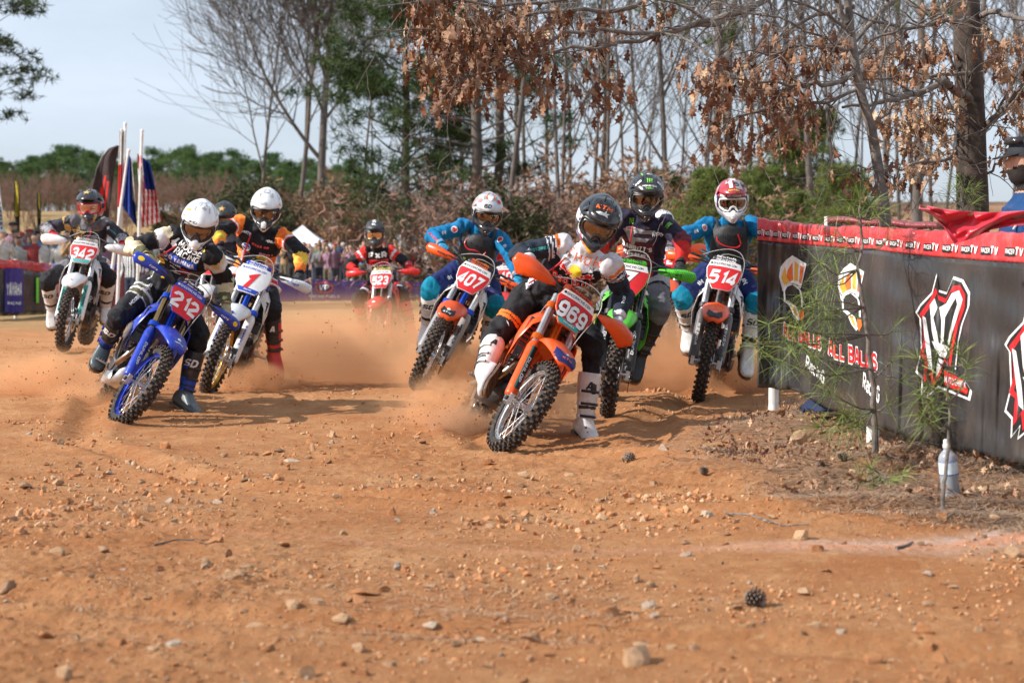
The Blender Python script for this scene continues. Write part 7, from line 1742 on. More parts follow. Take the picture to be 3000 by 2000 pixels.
# big bare trees left of centre
bt = bare_tree_mesh("A", 17, .17, 75, (17, 20), 3, .20, (25, 48), .50, .09, .012, .09)
x, y = px2(942, 100); place_tree("bare_tree", "tree", "tallest leafless tree with many fine twigs against the sky left of centre", None, (("trunk", bt[0]), ("branches", bt[1])), x, y, .6, 1.5, -1)
bt2 = bare_tree_mesh("B", 14.5, .11, 92, (13, 16), 3, .22, (24, 52), .60, .11, .010)
x, y = px2(878, 105); place_tree("bare_tree", "tree", "thinner leafless tree leaning beside the tallest bare tree", None, (("trunk", bt2[0]), ("branches", bt2[1])), x, y, 2.6, 1.45, -1, (0, R(-2.5)))
x, y = px2(760, 108); place_tree("bare_tree", "tree", "low spreading leafless tree left of the tallest bare tree", None, (("trunk", bt2[0]), ("branches", bt2[1])), x, y, 4.4, 1.1, -1, (0, R(-6)))
# brown-leaved and cedar undergrowth, middle distance
def bush_mesh(seed, h, w, m, ntip, tsize, nn, tw=TWIG, stems=7):
 rg = np.random.RandomState(seed); out, tips = [], []
 for j in range(stems): grow(rg, (rg.uniform(-.3, .3) * w, rg.uniform(-.3, .3) * w, -.2), (rg.normal() * .35, rg.normal() * .35, 1), h * rg.uniform(.7, 1.05), .035, 0, 2, out, tips, 6, .14, .03, (6, 9), (25, 65), .5, .15, .008)
 cs, ss = [], []
 for tp, dd, lv in tips:
  for _ in range(ntip): cs.append(tp + rg.normal(size=3) * tsize * .8); ss.append(tsize * rg.uniform(.6, 1.3))
 return (("stems", seg_mesh("stems", out, [tw], 4, .015)), ("crown", foliage("crown", cs, ss, seed, m, nn, 1.0, .13)))
bushes = [bush_mesh(101, 4.4, 2.2, BRLEAF, 2, .20, 5), bush_mesh(102, 4.0, 2.0, CEDAR, 5, .22, 8), bush_mesh(103, 3.6, 2.6, BRLEAF, 1, .18, 4), bush_mesh(104, 4.2, 2.4, TWIGR, 1, .22, 3)]
lab = {0: ("brown leaved oak shrub in the undergrowth beyond the track", "brown leaved shrubs"), 1: ("dark green cedar bush in the undergrowth beyond the track", "dark cedar bushes"), 2: ("brown leaved oak shrub in the undergrowth beyond the track", "brown leaved shrubs"), 3: ("leafless russet shrub in the undergrowth beyond the track", "leafless shrubs")}
for k in range(112):
 px = 540 + k * 16.5 + rng.uniform(-14, 14); d = rng.uniform(86, 112) if px < 1350 else rng.uniform(38, 80); x, y = px2(px, d); g = GZ(x, y)
 top = (545 if 560 < px < 1050 else 530 if px < 1750 else 510) + rng.uniform(-30, 110); s = (1.2 + (760 - top) / 5500 * d - g) / 4.2
 i = int(rng.choice(4, p=[.42, .16, .24, .18])) if px < 1050 else int(rng.choice(4, p=[.25, .04, .28, .43])); place_tree("bush", "bush", "%s %s beyond %s" % ("tall" if s > .9 else "low", lab[i][0].replace(" in the undergrowth beyond the track", ""), lm(px)), lab[i][1], bushes[i], x, y, rng.rand() * 6.3, (max(.25, s) * 1.15, max(.25, s) * 1.15, max(.25, s)))
# tall mid pine with bare lower boughs (two stems)
mp1 = pine_mesh(301, 17, .19, .14, 4.2, 7, .30, NEED, 13, droop=.12, nn=12, lower_bare=.40)
x, y = px2(1402, 54); place_tree("pine_tree", "tree", "tall pine with wide bare lower boughs behind the rider of 407", None, mp1, x, y, 3.3, (1.05, 1, 1))
mp2 = pine_mesh(302, 18, .18, .45, 2.6, 6, .28, NEED, 10, nn=12, lower_bare=.4)
x, y = px2(1442, 57); place_tree("pine_tree", "tree", "second straight pine trunk close right of the wide boughed pine", None, mp2, x, y, 1.0)
mp3 = pine_mesh(303, 14, .16, .16, 3.0, 9, .30, NEED, 13, nn=12, lower_bare=.05)
x, y = px2(1195, 56); place_tree("pine_tree", "tree", "dense green pine at the left side of the wide boughed pine", None, mp3, x, y, .3)
# forest of thin trunks
fm = [bare_tree_mesh("F%d" % k, 16, .06 + .03 * (k % 2), 200 + k, (10, 14), 2, .22, (22, 55), .36, .10, .012) for k in range(5)]
for k in range(46):
 px = 1460 + (k / 46) * 1700 + rng.uniform(-26, 26); d = rng.uniform(40, 92); x, y = px2(px, d); f_ = fm[k % 5]; big = rng.rand() > .6; ln = rng.uniform(-4, 4)
 place_tree("bare_tree", "tree", "%s leafless tree %s in the woods behind %s%s" % ("thicker" if big else "slim", "leaning left" if ln < -1.5 else "leaning right" if ln > 1.5 else "standing upright", lm(px), "" if d < 66 else ", far back"), "slim bare trees in the woods", (("trunk", f_[0]), ("branches", f_[1])), x, y, rng.rand() * 6.3, (1.35, 1.35, 1.1) if big else (1, 1, 1), 0, (R(rng.uniform(-3, 3)), R(ln)))
for k, (px, d) in enumerate(((1110, 88), (1060, 95), (1300, 80), (1345, 74), (1250, 90))):
 x, y = px2(px, d); f_ = fm[k]; place_tree("bare_tree", "tree", "slim bare tree beyond the far crowd, %s" % ("right of rider 523", "left of rider 523", "left of rider 407", "just behind rider 407", "between riders 523 and 407")[k], "slim bare trees in the woods", (("trunk", f_[0]), ("branches", f_[1])), x, y, k, (1, 1, .9))
# young yellow-green pines on the right
yp = [pine_mesh(401 + k, 5.2, .07, .10, 1.9, 6, .20, NEEDY, 13, nn=12, lower_bare=.05) for k in range(2)]
for k, (px, d, s) in enumerate(((2085, 36, .52), (2230, 42, .55), (2330, 40, .45), (2470, 34, .50), (1930, 60, .7), (2370, 52, .9))):
 x, y = px2(px, d); place_tree("young_pine", "tree", "%s bushy yellow green young pine behind %s" % ("taller" if s > .65 else "shorter", lm(px)), "young pines behind the fence", yp[k % 2], x, y, k * 1.3, s)
hb = pine_mesh(420, 13, .14, .45, 2.3, 5, .24, NEEDY, 10, nn=12)
for px, d, lb in ((2110, 44, "tall yellow green pine crown showing between the bare twigs above the 514 rider"), (2700, 40, "tall yellow green pine behind the oak trunk")):
 x, y = px2(px, d); place_tree("pine_tree", "tree", lb, None, hb, x, y, px)

# ---- near oaks with their dead leaves
def leaf_geo(seed):
 rg = random.Random(seed); L_, h = 1.0, []
 outl = [(0, 0), (.05, .10), (.16, .20), (.10, .30), (.30, .40), (.34, .50), (.16, .54), (.28, .70), (.26, .78), (.10, .76), (.06, .88), (0, 1.0)]
 outl = [(x * rg.uniform(.6, .95), y) for x, y in outl]; curl = rg.uniform(.6, 2.0); tw = rg.uniform(-1.0, 1.0); bend = rg.uniform(-.5, .6)
 def f3(x, y):
  z = curl * x * x - .35 * sin(y * 3) * bend; a = tw * y; return (x * cos(a) - z * sin(a), -y + .12 * bend * y * y, x * sin(a) + z * cos(a) + .04 * sin(9 * y + 20 * x))
 vs = [f3(0, y) for _, y in outl] + [f3(x, y) for x, y in outl[1:-1]] + [f3(-x * rg.uniform(.8, 1.1), y) for x, y in outl[1:-1]]; n = len(outl); fs = []
 r0, l0 = n, n + n - 2
 for i in range(n - 1):
  a, b = i, i + 1; ra = r0 + i - 1 if i > 0 else None; rb = r0 + i if i + 1 < n - 1 else None
  if ra is None: fs.append((a, rb, b))
  elif rb is None: fs.append((a, ra, b))
  else: fs += [(a, ra, rb), (a, rb, b)]
  la = l0 + i - 1 if i > 0 else None; lb = l0 + i if i + 1 < n - 1 else None
  if la is None: fs.append((a, b, lb))
  elif lb is None: fs.append((a, b, la))
  else: fs += [(a, lb, la), (a, b, lb)]
 vs.append((0, .35, 0)); return np.array(vs[:-1]), np.array(fs)
LEAFG = [leaf_geo(k) for k in range(6)]
LEAFM = {}
def leaf_mesh(i, j):
 if (i, j) not in LEAFM: LEAFM[(i, j)] = np_mesh("leaf", LEAFG[i][0], LEAFG[i][1], OAKL[j], None, True)
 return LEAFM[(i, j)]
def resample(pts, n):
 pts = np.asarray(pts, float); s = np.concatenate([[0], np.cumsum(np.linalg.norm(np.diff(pts, axis=0), axis=1))]); t = np.linspace(0, s[-1], n)
 return np.stack([np.interp(t, s, pts[:, k]) for k in range(3)], 1)
def near_tree(name, label, limbs, trunk, clusters, seed, leafsize, twigs, nind=300, bark=BARK, extra=()):
 """limbs: [(pixel path with depths, r0, r1)]; clusters: [(px0,py0,px1,py1,d0,d1,count,colour weights)]"""
 rg = np.random.RandomState(seed); t0 = P(*trunk[0][0][:2], trunk[0][0][2]) if isinstance(trunk[0][0], tuple) else None
 (tp, r0, r1) = trunk; base = P(*tp[0]); root = empty(name, Vector((base.x, base.y, GZ(base.x, base.y)))); props(root, label, "tree")
 o = np.array(root.location)
 pts = np.array([P(*q) for q in tp]); pts[0][2] = o[2] - .2; pr = resample(pts, 26)
 tb = MB(); rr = np.linspace(r0, r1, 26); rings = []
 for i, p in enumerate(pr):
  ring = []
  for k in range(28):
   a = 2 * pi * k / 28; bump = 1 + .045 * sin(5 * a + p[2] * 3) + .05 * noise.noise(Vector((cos(a) * 3, sin(a) * 3, p[2] * 1.6))) + .035 * noise.noise(Vector((cos(a) * 9, sin(a) * 9, p[2] * 3))); fl = 1 + .35 * math.exp(-max(0, p[2] - o[2]) / .18)
   ring.append(p - o + np.array([cos(a), sin(a), 0]) * rr[i] * bump * fl)
  rings.append([Vector(q) for q in ring])
 tb.loft(rings); tb.build("trunk", bark, root, auto=0)
 out, tips = [], []; sources = []
 for path, a0, a1 in limbs:
  q = resample([P(*w) for w in path], max(6, 3 * len(path))) - o; q[1:-1] += rg.normal(size=(len(q) - 2, 3)) * .012
  rad = np.linspace(a0, a1, len(q))
  for i in range(len(q) - 1): out.append((*q[i], *q[i + 1], rad[i], rad[i + 1])); sources.append((q[i], q[i + 1] - q[i], rad[i]))
 nl = len(out)
 for _ in range(twigs):
  p, dd, r_ = sources[rg.randint(len(sources))]; d = dd / np.linalg.norm(dd); s = rg.normal(size=3); s[1] *= .6; d = d * rg.uniform(.3, 1) + s * .55
  grow(rg, p + dd * rg.rand(), d, rg.uniform(.35, 1.0), min(.010, r_ * .5), 1, 2, out, tips, 6, .20, .0, (2, 4), (25, 65), .55, .2, .0018)
 bo = link("branches", seg_mesh("branches", out, [BARK], 7, .006), root); bo["kind"] = "stuff"
 L0 = []
 for (x0, y0, x1, y1, d0, d1, cnt, cw) in clusters:
  ncl = max(1, cnt // 9); cc = [(rg.uniform(x0, x1), rg.uniform(y0, y1), rg.uniform(d0, d1)) for _ in range(ncl)]
  for k in range(cnt):
   cx, cy, cd = cc[rg.randint(ncl)]; p = np.array(P(cx, cy, cd)) + rg.normal(size=3) * np.array([.07, .09, .06]); L0.append((p, rg.choice(4, p=cw), leafsize * rg.uniform(.7, 1.15)))
   if k % 4 == 0:      # the twig the leaves hang from
    a = np.array(P(cx, cy, cd)) + np.array([0, 0, .05]); TW.append((*(p - o), *(a - o), .0015, .0026))
  for (cx, cy, cd) in cc:
   a = np.array(P(cx, cy, cd)) - o; j = min(range(len(sources)), key=lambda i: np.sum((sources[i][0] - a) ** 2)); b = sources[j][0]; m_ = (a + b) / 2 + rg.normal(size=3) * .05
   TW.append((*b, *m_, .005, .0035)); TW.append((*m_, *(a + np.array([0, 0, .05])), .0035, .0024))
 link("twigs", seg_mesh("twigs", TW, [TWIG], 4, .0001), root)["kind"] = "stuff"; TW.clear()
 order = sorted(range(len(L0)), key=lambda i: L0[i][0][1] - .0 * i); big = set(order[:nind]); Mx = {}
 for i, (p, c, s) in enumerate(L0):
  a = rg.rand() * 2 * pi; til = rg.normal() * .45; M = Matrix.Rotation(a, 3, 'Z') @ Matrix.Rotation(R(90) + til, 3, 'X') @ Matrix.Rotation(rg.normal() * .5, 3, 'Y')
  g = rg.randint(6)
  if i in big:
   lo = link("leaf", leaf_mesh(g, c), root, Vector(p - o), M.to_euler(), s)
  else: Mx.setdefault((g, c), []).append((np.array(M) * s, p - o))
 Vs, Fs, Mi, b = [], [], [], 0
 for (g, c), lst in Mx.items():
  m4 = np.zeros((len(lst), 4, 4)); m4[:, 3, 3] = 1
  for k, (m_, p) in enumerate(lst): m4[k, :3, :3] = m_; m4[k, :3, 3] = p
  V, Fq = stamp(*LEAFG[g], m4); Vs.append(V); Fs.append(Fq + b); Mi.append(np.full(len(Fq), c)); b += len(V)
 if Vs:
  lo = link("leaves", np_mesh("leaves", np.concatenate(Vs), np.concatenate(Fs), OAKL, np.concatenate(Mi), True), root); lo["kind"] = "stuff"
 return root
TW = []
OAK = near_tree("oak_tree", "thick trunked oak behind the fence, its bough of brown leaves reaching over the track",
 [([(2840, -160, 13.8), (2500, -140, 13.4), (2200, 20, 12.8), (2100, 65, 12.6), (1917, 107, 12.3), (1790, 135, 12.1), (1669, 145, 12.0), (1560, 170, 11.9), (1400, 200, 11.8)], .034, .006),
 ([(2200, 20, 12.8), (2000, 85, 12.4), (1870, 100, 12.2), (1720, 80, 12.0), (1575, 140, 11.9), (1500, 170, 11.8), (1330, 250, 11.6)], .024, .005),
 ([(2300, -60, 13), (1950, -40, 12.6), (1790, 45, 12.3), (1650, 30, 12.1), (1430, 60, 11.9), (1230, 90, 11.8), (1110, 95, 11.7), (1040, 62, 11.6)], .026, .003),
 ([(2400, -120, 13), (2000, -90, 12.6), (1600, 5, 12.2), (1400, 10, 12), (1250, 0, 11.8), (1110, 20, 11.7)], .026, .004),
 ([(2840, 292, 13.85), (2800, 262, 13.6), (2768, 242, 13.4), (2735, 256, 13.3), (2660, 288, 13.1), (2600, 298, 12.9), (2540, 312, 12.7), (2468, 315, 12.6)], .034, .010),
 ([(2850, 60, 13.9), (2760, 70, 13.5), (2650, 85, 13.2), (2560, 60, 13), (2480, 30, 12.8)], .024, .006), ([(2868, 380, 14), (2930, 330, 13.8), (2990, 260, 13.5), (3060, 200, 13.3)], .028, .01),
 ([(2860, 50, 14), (2920, 30, 13.8), (3010, 60, 13.5), (3100, 80, 13.3)], .024, .012), ([(2840, 470, 13.9), (2760, 470, 13.7), (2650, 490, 13.5), (2520, 500, 13.3)], .015, .004), ([(2840, 215, 13.9), (2700, 225, 13.8), (2560, 230, 13.6), (2400, 240, 13.4)], .016, .004),
 ([(2870, 540, 14), (2930, 470, 13.9), (2990, 420, 13.7)], .012, .004), ([(2500, 20, 13), (2350, 60, 12.8), (2250, 130, 12.6), (2130, 210, 12.5)], .02, .004), ([(2640, -20, 13.4), (2560, 60, 13.2), (2470, 160, 13), (2350, 220, 12.8), (2200, 250, 12.7)], .024, .004)],
 ([(2852, 800, 14), (2850, 560, 14), (2846, 380, 14), (2834, 150, 14), (2826, -50, 14), (2820, -420, 14)], .135, .085),
 [(1200, -20, 1560, 120, 11.6, 12.4, 260, (.50, .22, .22, .06)), (1235, 70, 1620, 230, 11.5, 12.3, 330, (.52, .22, .22, .04)), (1270, 190, 1480, 300, 11.5, 12.1, 110, (.5, .2, .28, .02)), (1540, 240, 1610, 300, 11.6, 12, 22, (.5, .1, .4, 0)), (1650, 200, 1850, 310, 11.6, 12.1, 60, (.35, .08, .55, .02)), (1560, 20, 1800, 120, 11.9, 12.6, 60, (.4, .15, .4, .05)), (1720, 130, 1790, 210, 12, 12.4, 16, (.4, .1, .5, 0)), (1890, -10, 1960, 60, 12.1, 12.6, 22, (.4, .2, .4, 0)), (1900, 70, 1935, 110, 12.3, 12.5, 8, (.4, .2, .4, 0)),
 (1150, -20, 1300, 40, 11.6, 12.2, 40, (.5, .2, .3, 0)), (1185, 110, 1210, 170, 11.7, 12.0, 8, (.4, .5, .1, 0)), (2560, 300, 2800, 400, 13.6, 14.6, 150, (.14, .34, .06, .46)), (2640, 360, 2800, 480, 13.6, 14.8, 90, (.22, .42, .08, .28)), (2560, 120, 2790, 240, 13.4, 14.6, 110, (.4, .3, .25, .05)), (2880, 80, 3010, 250, 13.2, 14.6, 100, (.35, .35, .2, .1)), (2900, 260, 3010, 460, 13.2, 14.6, 80, (.35, .3, .25, .1)), (2480, 480, 2700, 540, 13.3, 13.8, 26, (.4, .3, .3, 0)), (2740, -10, 2780, 50, 13.4, 14, 20, (.4, .3, .3, 0))],
 42, .108, 90, 300, BARK2)
SAP = near_tree("oak_sapling", "slim grey barked oak sapling with drooping brown leaves left of the thick trunk",
 [([(2492, 93, 12.0), (2440, -20, 11.9), (2380, -120, 11.8)], .022, .012), ([(2509, 210, 12), (2440, 250, 11.8), (2330, 250, 11.5), (2200, 235, 11.3), (2080, 230, 11.2)], .018, .004), ([(2520, 260, 12), (2420, 300, 11.9), (2280, 320, 11.6), (2150, 340, 11.4), (2100, 400, 11.3)], .014, .003), ([(2500, 140, 12), (2400, 130, 11.8), (2280, 150, 11.5), (2150, 160, 11.3)], .014, .004),
 ([(2545, 340, 12), (2580, 250, 12.1), (2590, 100, 12.2), (2600, -40, 12.3)], .012, .005), ([(2560, 358, 12), (2640, 300, 12.1), (2720, 280, 12.2)], .008, .003), ([(2500, 170, 12), (2560, 120, 12.1), (2640, 80, 12.2), (2760, 40, 12.3)], .012, .004), ([(2575, 500, 12), (2500, 480, 11.9), (2440, 500, 11.8)], .006, .003), ([(2495, 110, 12), (2420, 40, 11.8), (2300, -10, 11.6), (2150, -30, 11.4)], .012, .004), ([(2500, 150, 12.1), (2300, 60, 12), (2100, 20, 11.9), (2000, 60, 11.8)], .01, .003)],
 ([(2597, 760, 12.0), (2595, 661, 12), (2588, 582, 12), (2569, 465, 12), (2550, 358, 12), (2525, 290, 12), (2509, 210, 12), (2492, 93, 12), (2475, -60, 12)], .050, .024),
 [(2040, 190, 2130, 330, 11.1, 11.8, 80, (.22, .62, .08, .08)), (2100, 160, 2300, 400, 11.1, 12, 170, (.34, .26, .36, .04)), (2240, 90, 2460, 300, 11.4, 12.2, 130, (.42, .26, .28, .04)), (2260, 280, 2400, 410, 11.4, 12, 70, (.4, .2, .38, .02)), (2090, 380, 2160, 450, 11.2, 11.6, 22, (.3, .6, .1, 0)), (2068, 430, 2085, 465, 11.3, 11.4, 4, (.2, .8, 0, 0)), (2475, 490, 2560, 530, 11.8, 12, 14, (.5, .2, .3, 0)), (2610, 520, 2650, 545, 12, 12.1, 6, (.5, .2, .3, 0)), (2600, 430, 2670, 470, 12, 12.2, 8, (.4, .4, .2, 0)), (2480, 100, 2700, 220, 12, 12.8, 70, (.4, .3, .3, 0))],
 43, .105, 70, 300, BARK)

# ---- pine seedlings in front of the fence
def seedling(label, path, r0, whorls, seed, nlen, extra=()):
 rg = np.random.RandomState(seed); base = P(*path[0]); root = empty("pine_seedling", Vector((base.x, base.y, GZ(base.x, base.y)))); props(root, label, "pine seedling"); o = np.array(root.location)
 pts = np.array([P(*q) for q in path]); pts[0][2] = o[2] - .03; q = resample(pts, 22) - o; q[1:] += rg.normal(size=(21, 3)) * .004; rad = np.linspace(r0, r0 * .28, 22); out = [(*q[i], *q[i + 1], rad[i], rad[i + 1]) for i in range(21)]
 tr = MB(); tr.tube([Vector(p) for p in q], list(rad), 9); tr.build("trunk", BARK, root)
 br, cs, ss, dr = [], [], [], []
 for (a, ends) in whorls:        # branch start and end pixels
  s = np.array(P(*a)) - o
  for e in ends:
   t = np.array(P(*e)) - o; m_ = (s + t) / 2 + np.array([0, 0, -.03]) + rg.normal(size=3) * .02; pp = resample(np.array([s, m_, t]), 7)
   for i in range(6): br.append((*pp[i], *pp[i + 1], .0058 - .0006 * i, .0052 - .0006 * i))
   L_ = np.linalg.norm(t - s); n = max(2, int(L_ / .065)); d = (t - s) / max(L_, 1e-6)
   for k in range(n):
    f = .30 + .70 * (k + .5) / n; c = s + (t - s) * f + np.array([0, 0, -.03 * 4 * f * (1 - f)]); cs.append(c); dr.append(d); ss.append(nlen * (.75 + .35 * f))
   for _ in range(4): cs.append(t); dr.append(d); ss.append(nlen * 1.05)
 if br: link("branches", seg_mesh("branches", br, [BARK], 5, .0001), root)
 vs, fs, b = [], [], 0
 for c, s, d in zip(cs, ss, dr):
  for k in range(5):
   v = d * .55 + rg.normal(size=3) * .62; v[2] += .12; v /= np.linalg.norm(v); L_ = s * rg.uniform(.7, 1.1); sd = np.cross(v, rg.normal(size=3)); sd /= np.linalg.norm(sd); w = .0012; dp = np.array([0, 0, -.22 * L_])
   vs += [c + sd * w, c - sd * w, c + v * L_ * .5 - sd * w + dp * .2, c + v * L_ * .5 + sd * w + dp * .2, c + v * L_ + dp]; fs += [(b, b + 1, b + 2), (b, b + 2, b + 3), (b + 3, b + 2, b + 4)]; b += 5
 no = link("needles", np_mesh("needles", np.array(vs), np.array(fs), NEEDN), root); no["kind"] = "stuff"
 return root
seedling("tall pine seedling with thin crooked stem standing before the banner fence", [(2566, 1330, 9.9), (2560, 1180, 9.9), (2548, 1010, 9.9), (2528, 880, 9.9), (2512, 780, 9.95), (2526, 730, 10), (2521, 660, 10), (2519, 608, 10)], .019,
 [((2521, 640, 10), ((2455, 628, 9.9), (2570, 632, 10.05), (2520, 588, 10), (2495, 602, 9.9), (2548, 605, 10))), ((2526, 730, 10), ((2440, 740, 9.8), (2600, 700, 10.1), (2478, 705, 9.9))), ((2512, 790, 9.95), ((2400, 770, 9.7), (2430, 835, 9.75), (2372, 850, 9.7))), ((2532, 900, 9.9), ((2390, 880, 9.6), (2345, 905, 9.5), (2420, 935, 9.6))),
 ((2545, 980, 9.9), ((2250, 950, 9.4), (2300, 1000, 9.4), (2340, 960, 9.5), (2210, 1010, 9.3), (2620, 960, 10))), ((2552, 1080, 9.9), ((2380, 1040, 9.4), (2290, 1060, 9.3), (2450, 1100, 9.5), (2610, 1060, 9.8), (2640, 1110, 9.8))), ((2560, 1200, 9.9), ((2430, 1150, 9.5), (2470, 1210, 9.4), (2500, 1250, 9.5), (2400, 1250, 9.4), (2600, 1180, 9.8)))], 77, .185)
seedling("small crooked pine seedling beside the water bottle", [(2758, 1496, 8.35), (2766, 1440, 8.35), (2775, 1330, 8.4), (2784, 1250, 8.4), (2778, 1180, 8.45), (2776, 1120, 8.5), (2775, 1060, 8.5)], .011,
 [((2776, 1075, 8.5), ((2775, 1030, 8.5), (2740, 1050, 8.45), (2812, 1045, 8.5))), ((2778, 1180, 8.45), ((2720, 1130, 8.3), (2690, 1050, 8.3), (2830, 1080, 8.5), (2700, 1160, 8.3), (2790, 1120, 8.4))), ((2782, 1250, 8.4), ((2720, 1240, 8.3), (2700, 1215, 8.3), (2740, 1200, 8.3)))], 78, .145)
seedling("pine sprig growing against the foot of the oak trunk", [(2800, 720, 12.9), (2812, 640, 12.9), (2820, 560, 12.9)], .008, [((2812, 640, 12.9), ((2780, 570, 12.8), (2760, 620, 12.8), (2830, 560, 12.9), (2845, 600, 12.8), (2870, 640, 12.8))), ((2818, 590, 12.9), ((2818, 530, 12.9), (2800, 550, 12.9), (2850, 560, 12.9)))], 79, .17)
seedling("low pine sprout lying at the foot of the fence post", [(2580, 1420, 9.2), (2578, 1400, 9.2), (2576, 1385, 9.2)], .006, [((2577, 1392, 9.2), ((2520, 1400, 9.1), (2640, 1390, 9.1), (2550, 1370, 9.2), (2610, 1405, 9.1), (2560, 1420, 9.0)))], 80, .13)
# ================================================================== spectators
SHIRT = [cloth("crowd%d" % k, c, 0) for k, c in enumerate(((.03, .03, .035), (.20, .20, .21), (.05, .08, .14), (.10, .11, .07), (.55, .54, .52), (.30, .05, .05), (.12, .24, .38), (.16, .12, .08), (.35, .22, .12), (.02, .03, .06), (.40, .40, .38), (.28, .16, .22)))]
PANT = [cloth("pants%d" % k, c, 0) for k, c in enumerate(((.03, .035, .06), (.04, .04, .04), (.12, .10, .07), (.08, .09, .12)))]
HAIR = [mat("hair%d" % k, c, .8, bump=.4) for k, c in enumerate(((.03, .02, .015), (.10, .06, .03), (.22, .14, .07), (.015, .015, .018)))]
CAPM = [cloth("cap%d" % k, c, 0) for k, c in enumerate(((.02, .02, .025), (.5, .5, .5), (.10, .12, .2), (.35, .05, .05), (.06, .08, .04)))]
SK2 = [mat("skin%d" % k, c, .55) for k, c in enumerate(((.52, .30, .21), (.58, .36, .26), (.34, .19, .12)))]
def crowd_mesh(pose, seed):
 rg = random.Random(seed); mb = MB(); V3 = Vector
 rings = []
 for z, w, dp in ((.86, .15, .11), (.98, .165, .12), (1.12, .155, .11), (1.28, .19, .12), (1.40, .20, .11), (1.46, .12, .08), (1.52, .055, .055)): rings.append([V3((w * cos(t), dp * sin(t), z)) for t in [2 * pi * k / 12 for k in range(12)]])
 mb.loft(rings); mb.tube([V3((0, 0, 1.46)), V3((0, -.01, 1.62))], .055, 8); mb.ball((0, -.01, 1.66), (.078, .095, .115), 12); mb.ball((0, -.10, 1.645), (.015, .022, .02), 6)
 for s in (-1, 1):
  mb.ball((s * .078, 0, 1.65), (.014, .02, .03), 6); mb.tube([V3((s * .09, 0, .92)), V3((s * .10, -.02, .48)), V3((s * .11, .02, .06))], [.095, .07, .05], 10); mb.tube([V3((s * .11, .05, .04)), V3((s * .13, -.16, .035))], [.045, .04], 8)
  sh = V3((s * .20, 0, 1.40)); mb.ball(sh, .07, 8)
  if pose == 'up' and s > 0: e, w, h = V3((s * .30, -.10, 1.55)), V3((s * .24, -.14, 1.82)), V3((s * .23, -.15, 1.90))
  elif pose == 'phone': e, w, h = V3((s * .26, -.14, 1.18)), V3((s * .10, -.32, 1.46)), V3((s * .06, -.34, 1.53))
  elif pose == 'fold': e, w, h = V3((s * .27, -.06, 1.14)), V3((-s * .04, -.20, 1.18)), V3((-s * .12, -.20, 1.20))
  else: e, w, h = V3((s * .27, .02, 1.12)), V3((s * .25, -.10, .88)), V3((s * .25, -.13, .80))
  mb.tube([sh, e], [.062, .048], 8); mb.tube([e, w], [.05, .034], 8); mb.ball(h, (.035, .035, .05), 8); mb.tube([w, h], [.03, .03], 6)
 Vv, Fq = remeshed(mb, .028, 1); C = Vv[Fq].mean(1); mi = np.zeros(len(C), int); mi[C[:, 2] < .93] = 1; mi[C[:, 2] > 1.535] = 2
 near = lambda a, b, r: np.linalg.norm(C - (np.array(a) + np.clip(((C - np.array(a)) @ (np.array(b) - np.array(a))) / max(np.dot(np.array(b) - np.array(a), np.array(b) - np.array(a)), 1e-6), 0, 1)[:, None] * (np.array(b) - np.array(a))), axis=1) < r
 if pose == 'up': mi[near((.27, -.12, 1.7), (.23, -.15, 1.92), .09)] = 2; mi[near((-.25, -.10, .88), (-.25, -.13, .78), .06)] = 2
 elif pose == 'phone': mi[near((.08, -.33, 1.5), (-.08, -.33, 1.5), .075)] = 2
 elif pose == 'fold': mi[near((.12, -.2, 1.2), (.1, -.2, 1.2), .05)] = 2
 else:
  for s in (-1, 1): mi[near((s * .25, -.11, .86), (s * .25, -.13, .78), .07)] = 2
 hr = (C[:, 2] > 1.64) & ((C[:, 2] > 1.715) | (C[:, 1] > .015)); mi[hr] = 3; mi[(C[:, 2] < .06)] = 4
 me = np_mesh("spectator", Vv, Fq, [SHIRT[0], PANT[0], SK2[0], HAIR[0], BTK], mi, True); return me
CM = [(p, crowd_mesh(p, 5)) for p in ('stand', 'phone', 'up', 'fold')]
cb = MB(); rg_ = []
for t, r in ((0, 1.0), (.4, .97), (.75, .75), (1, .15)): rg_.append([Vector((.086 * r * cos(a), .102 * r * sin(a), .075 * t)) for a in [2 * pi * k / 12 for k in range(12)]])
cb.loft(rg_); cb.loft([[Vector((.075 * sin(a), -.085 * cos(a), .012)) for a in [R(-55 + 22 * k) for k in range(6)]], [Vector((.07 * sin(a), -.095 - .075 * cos(a), .0)) for a in [R(-55 + 22 * k) for k in range(6)]]], cap=False, closed=False)
CAP = cb.mesh("cap", [CAPM[0]]); rc = random.Random(11)
CN = ["black", "grey", "navy", "olive", "white", "dark red", "pale blue", "brown", "tan", "dark blue", "light grey", "mauve"]
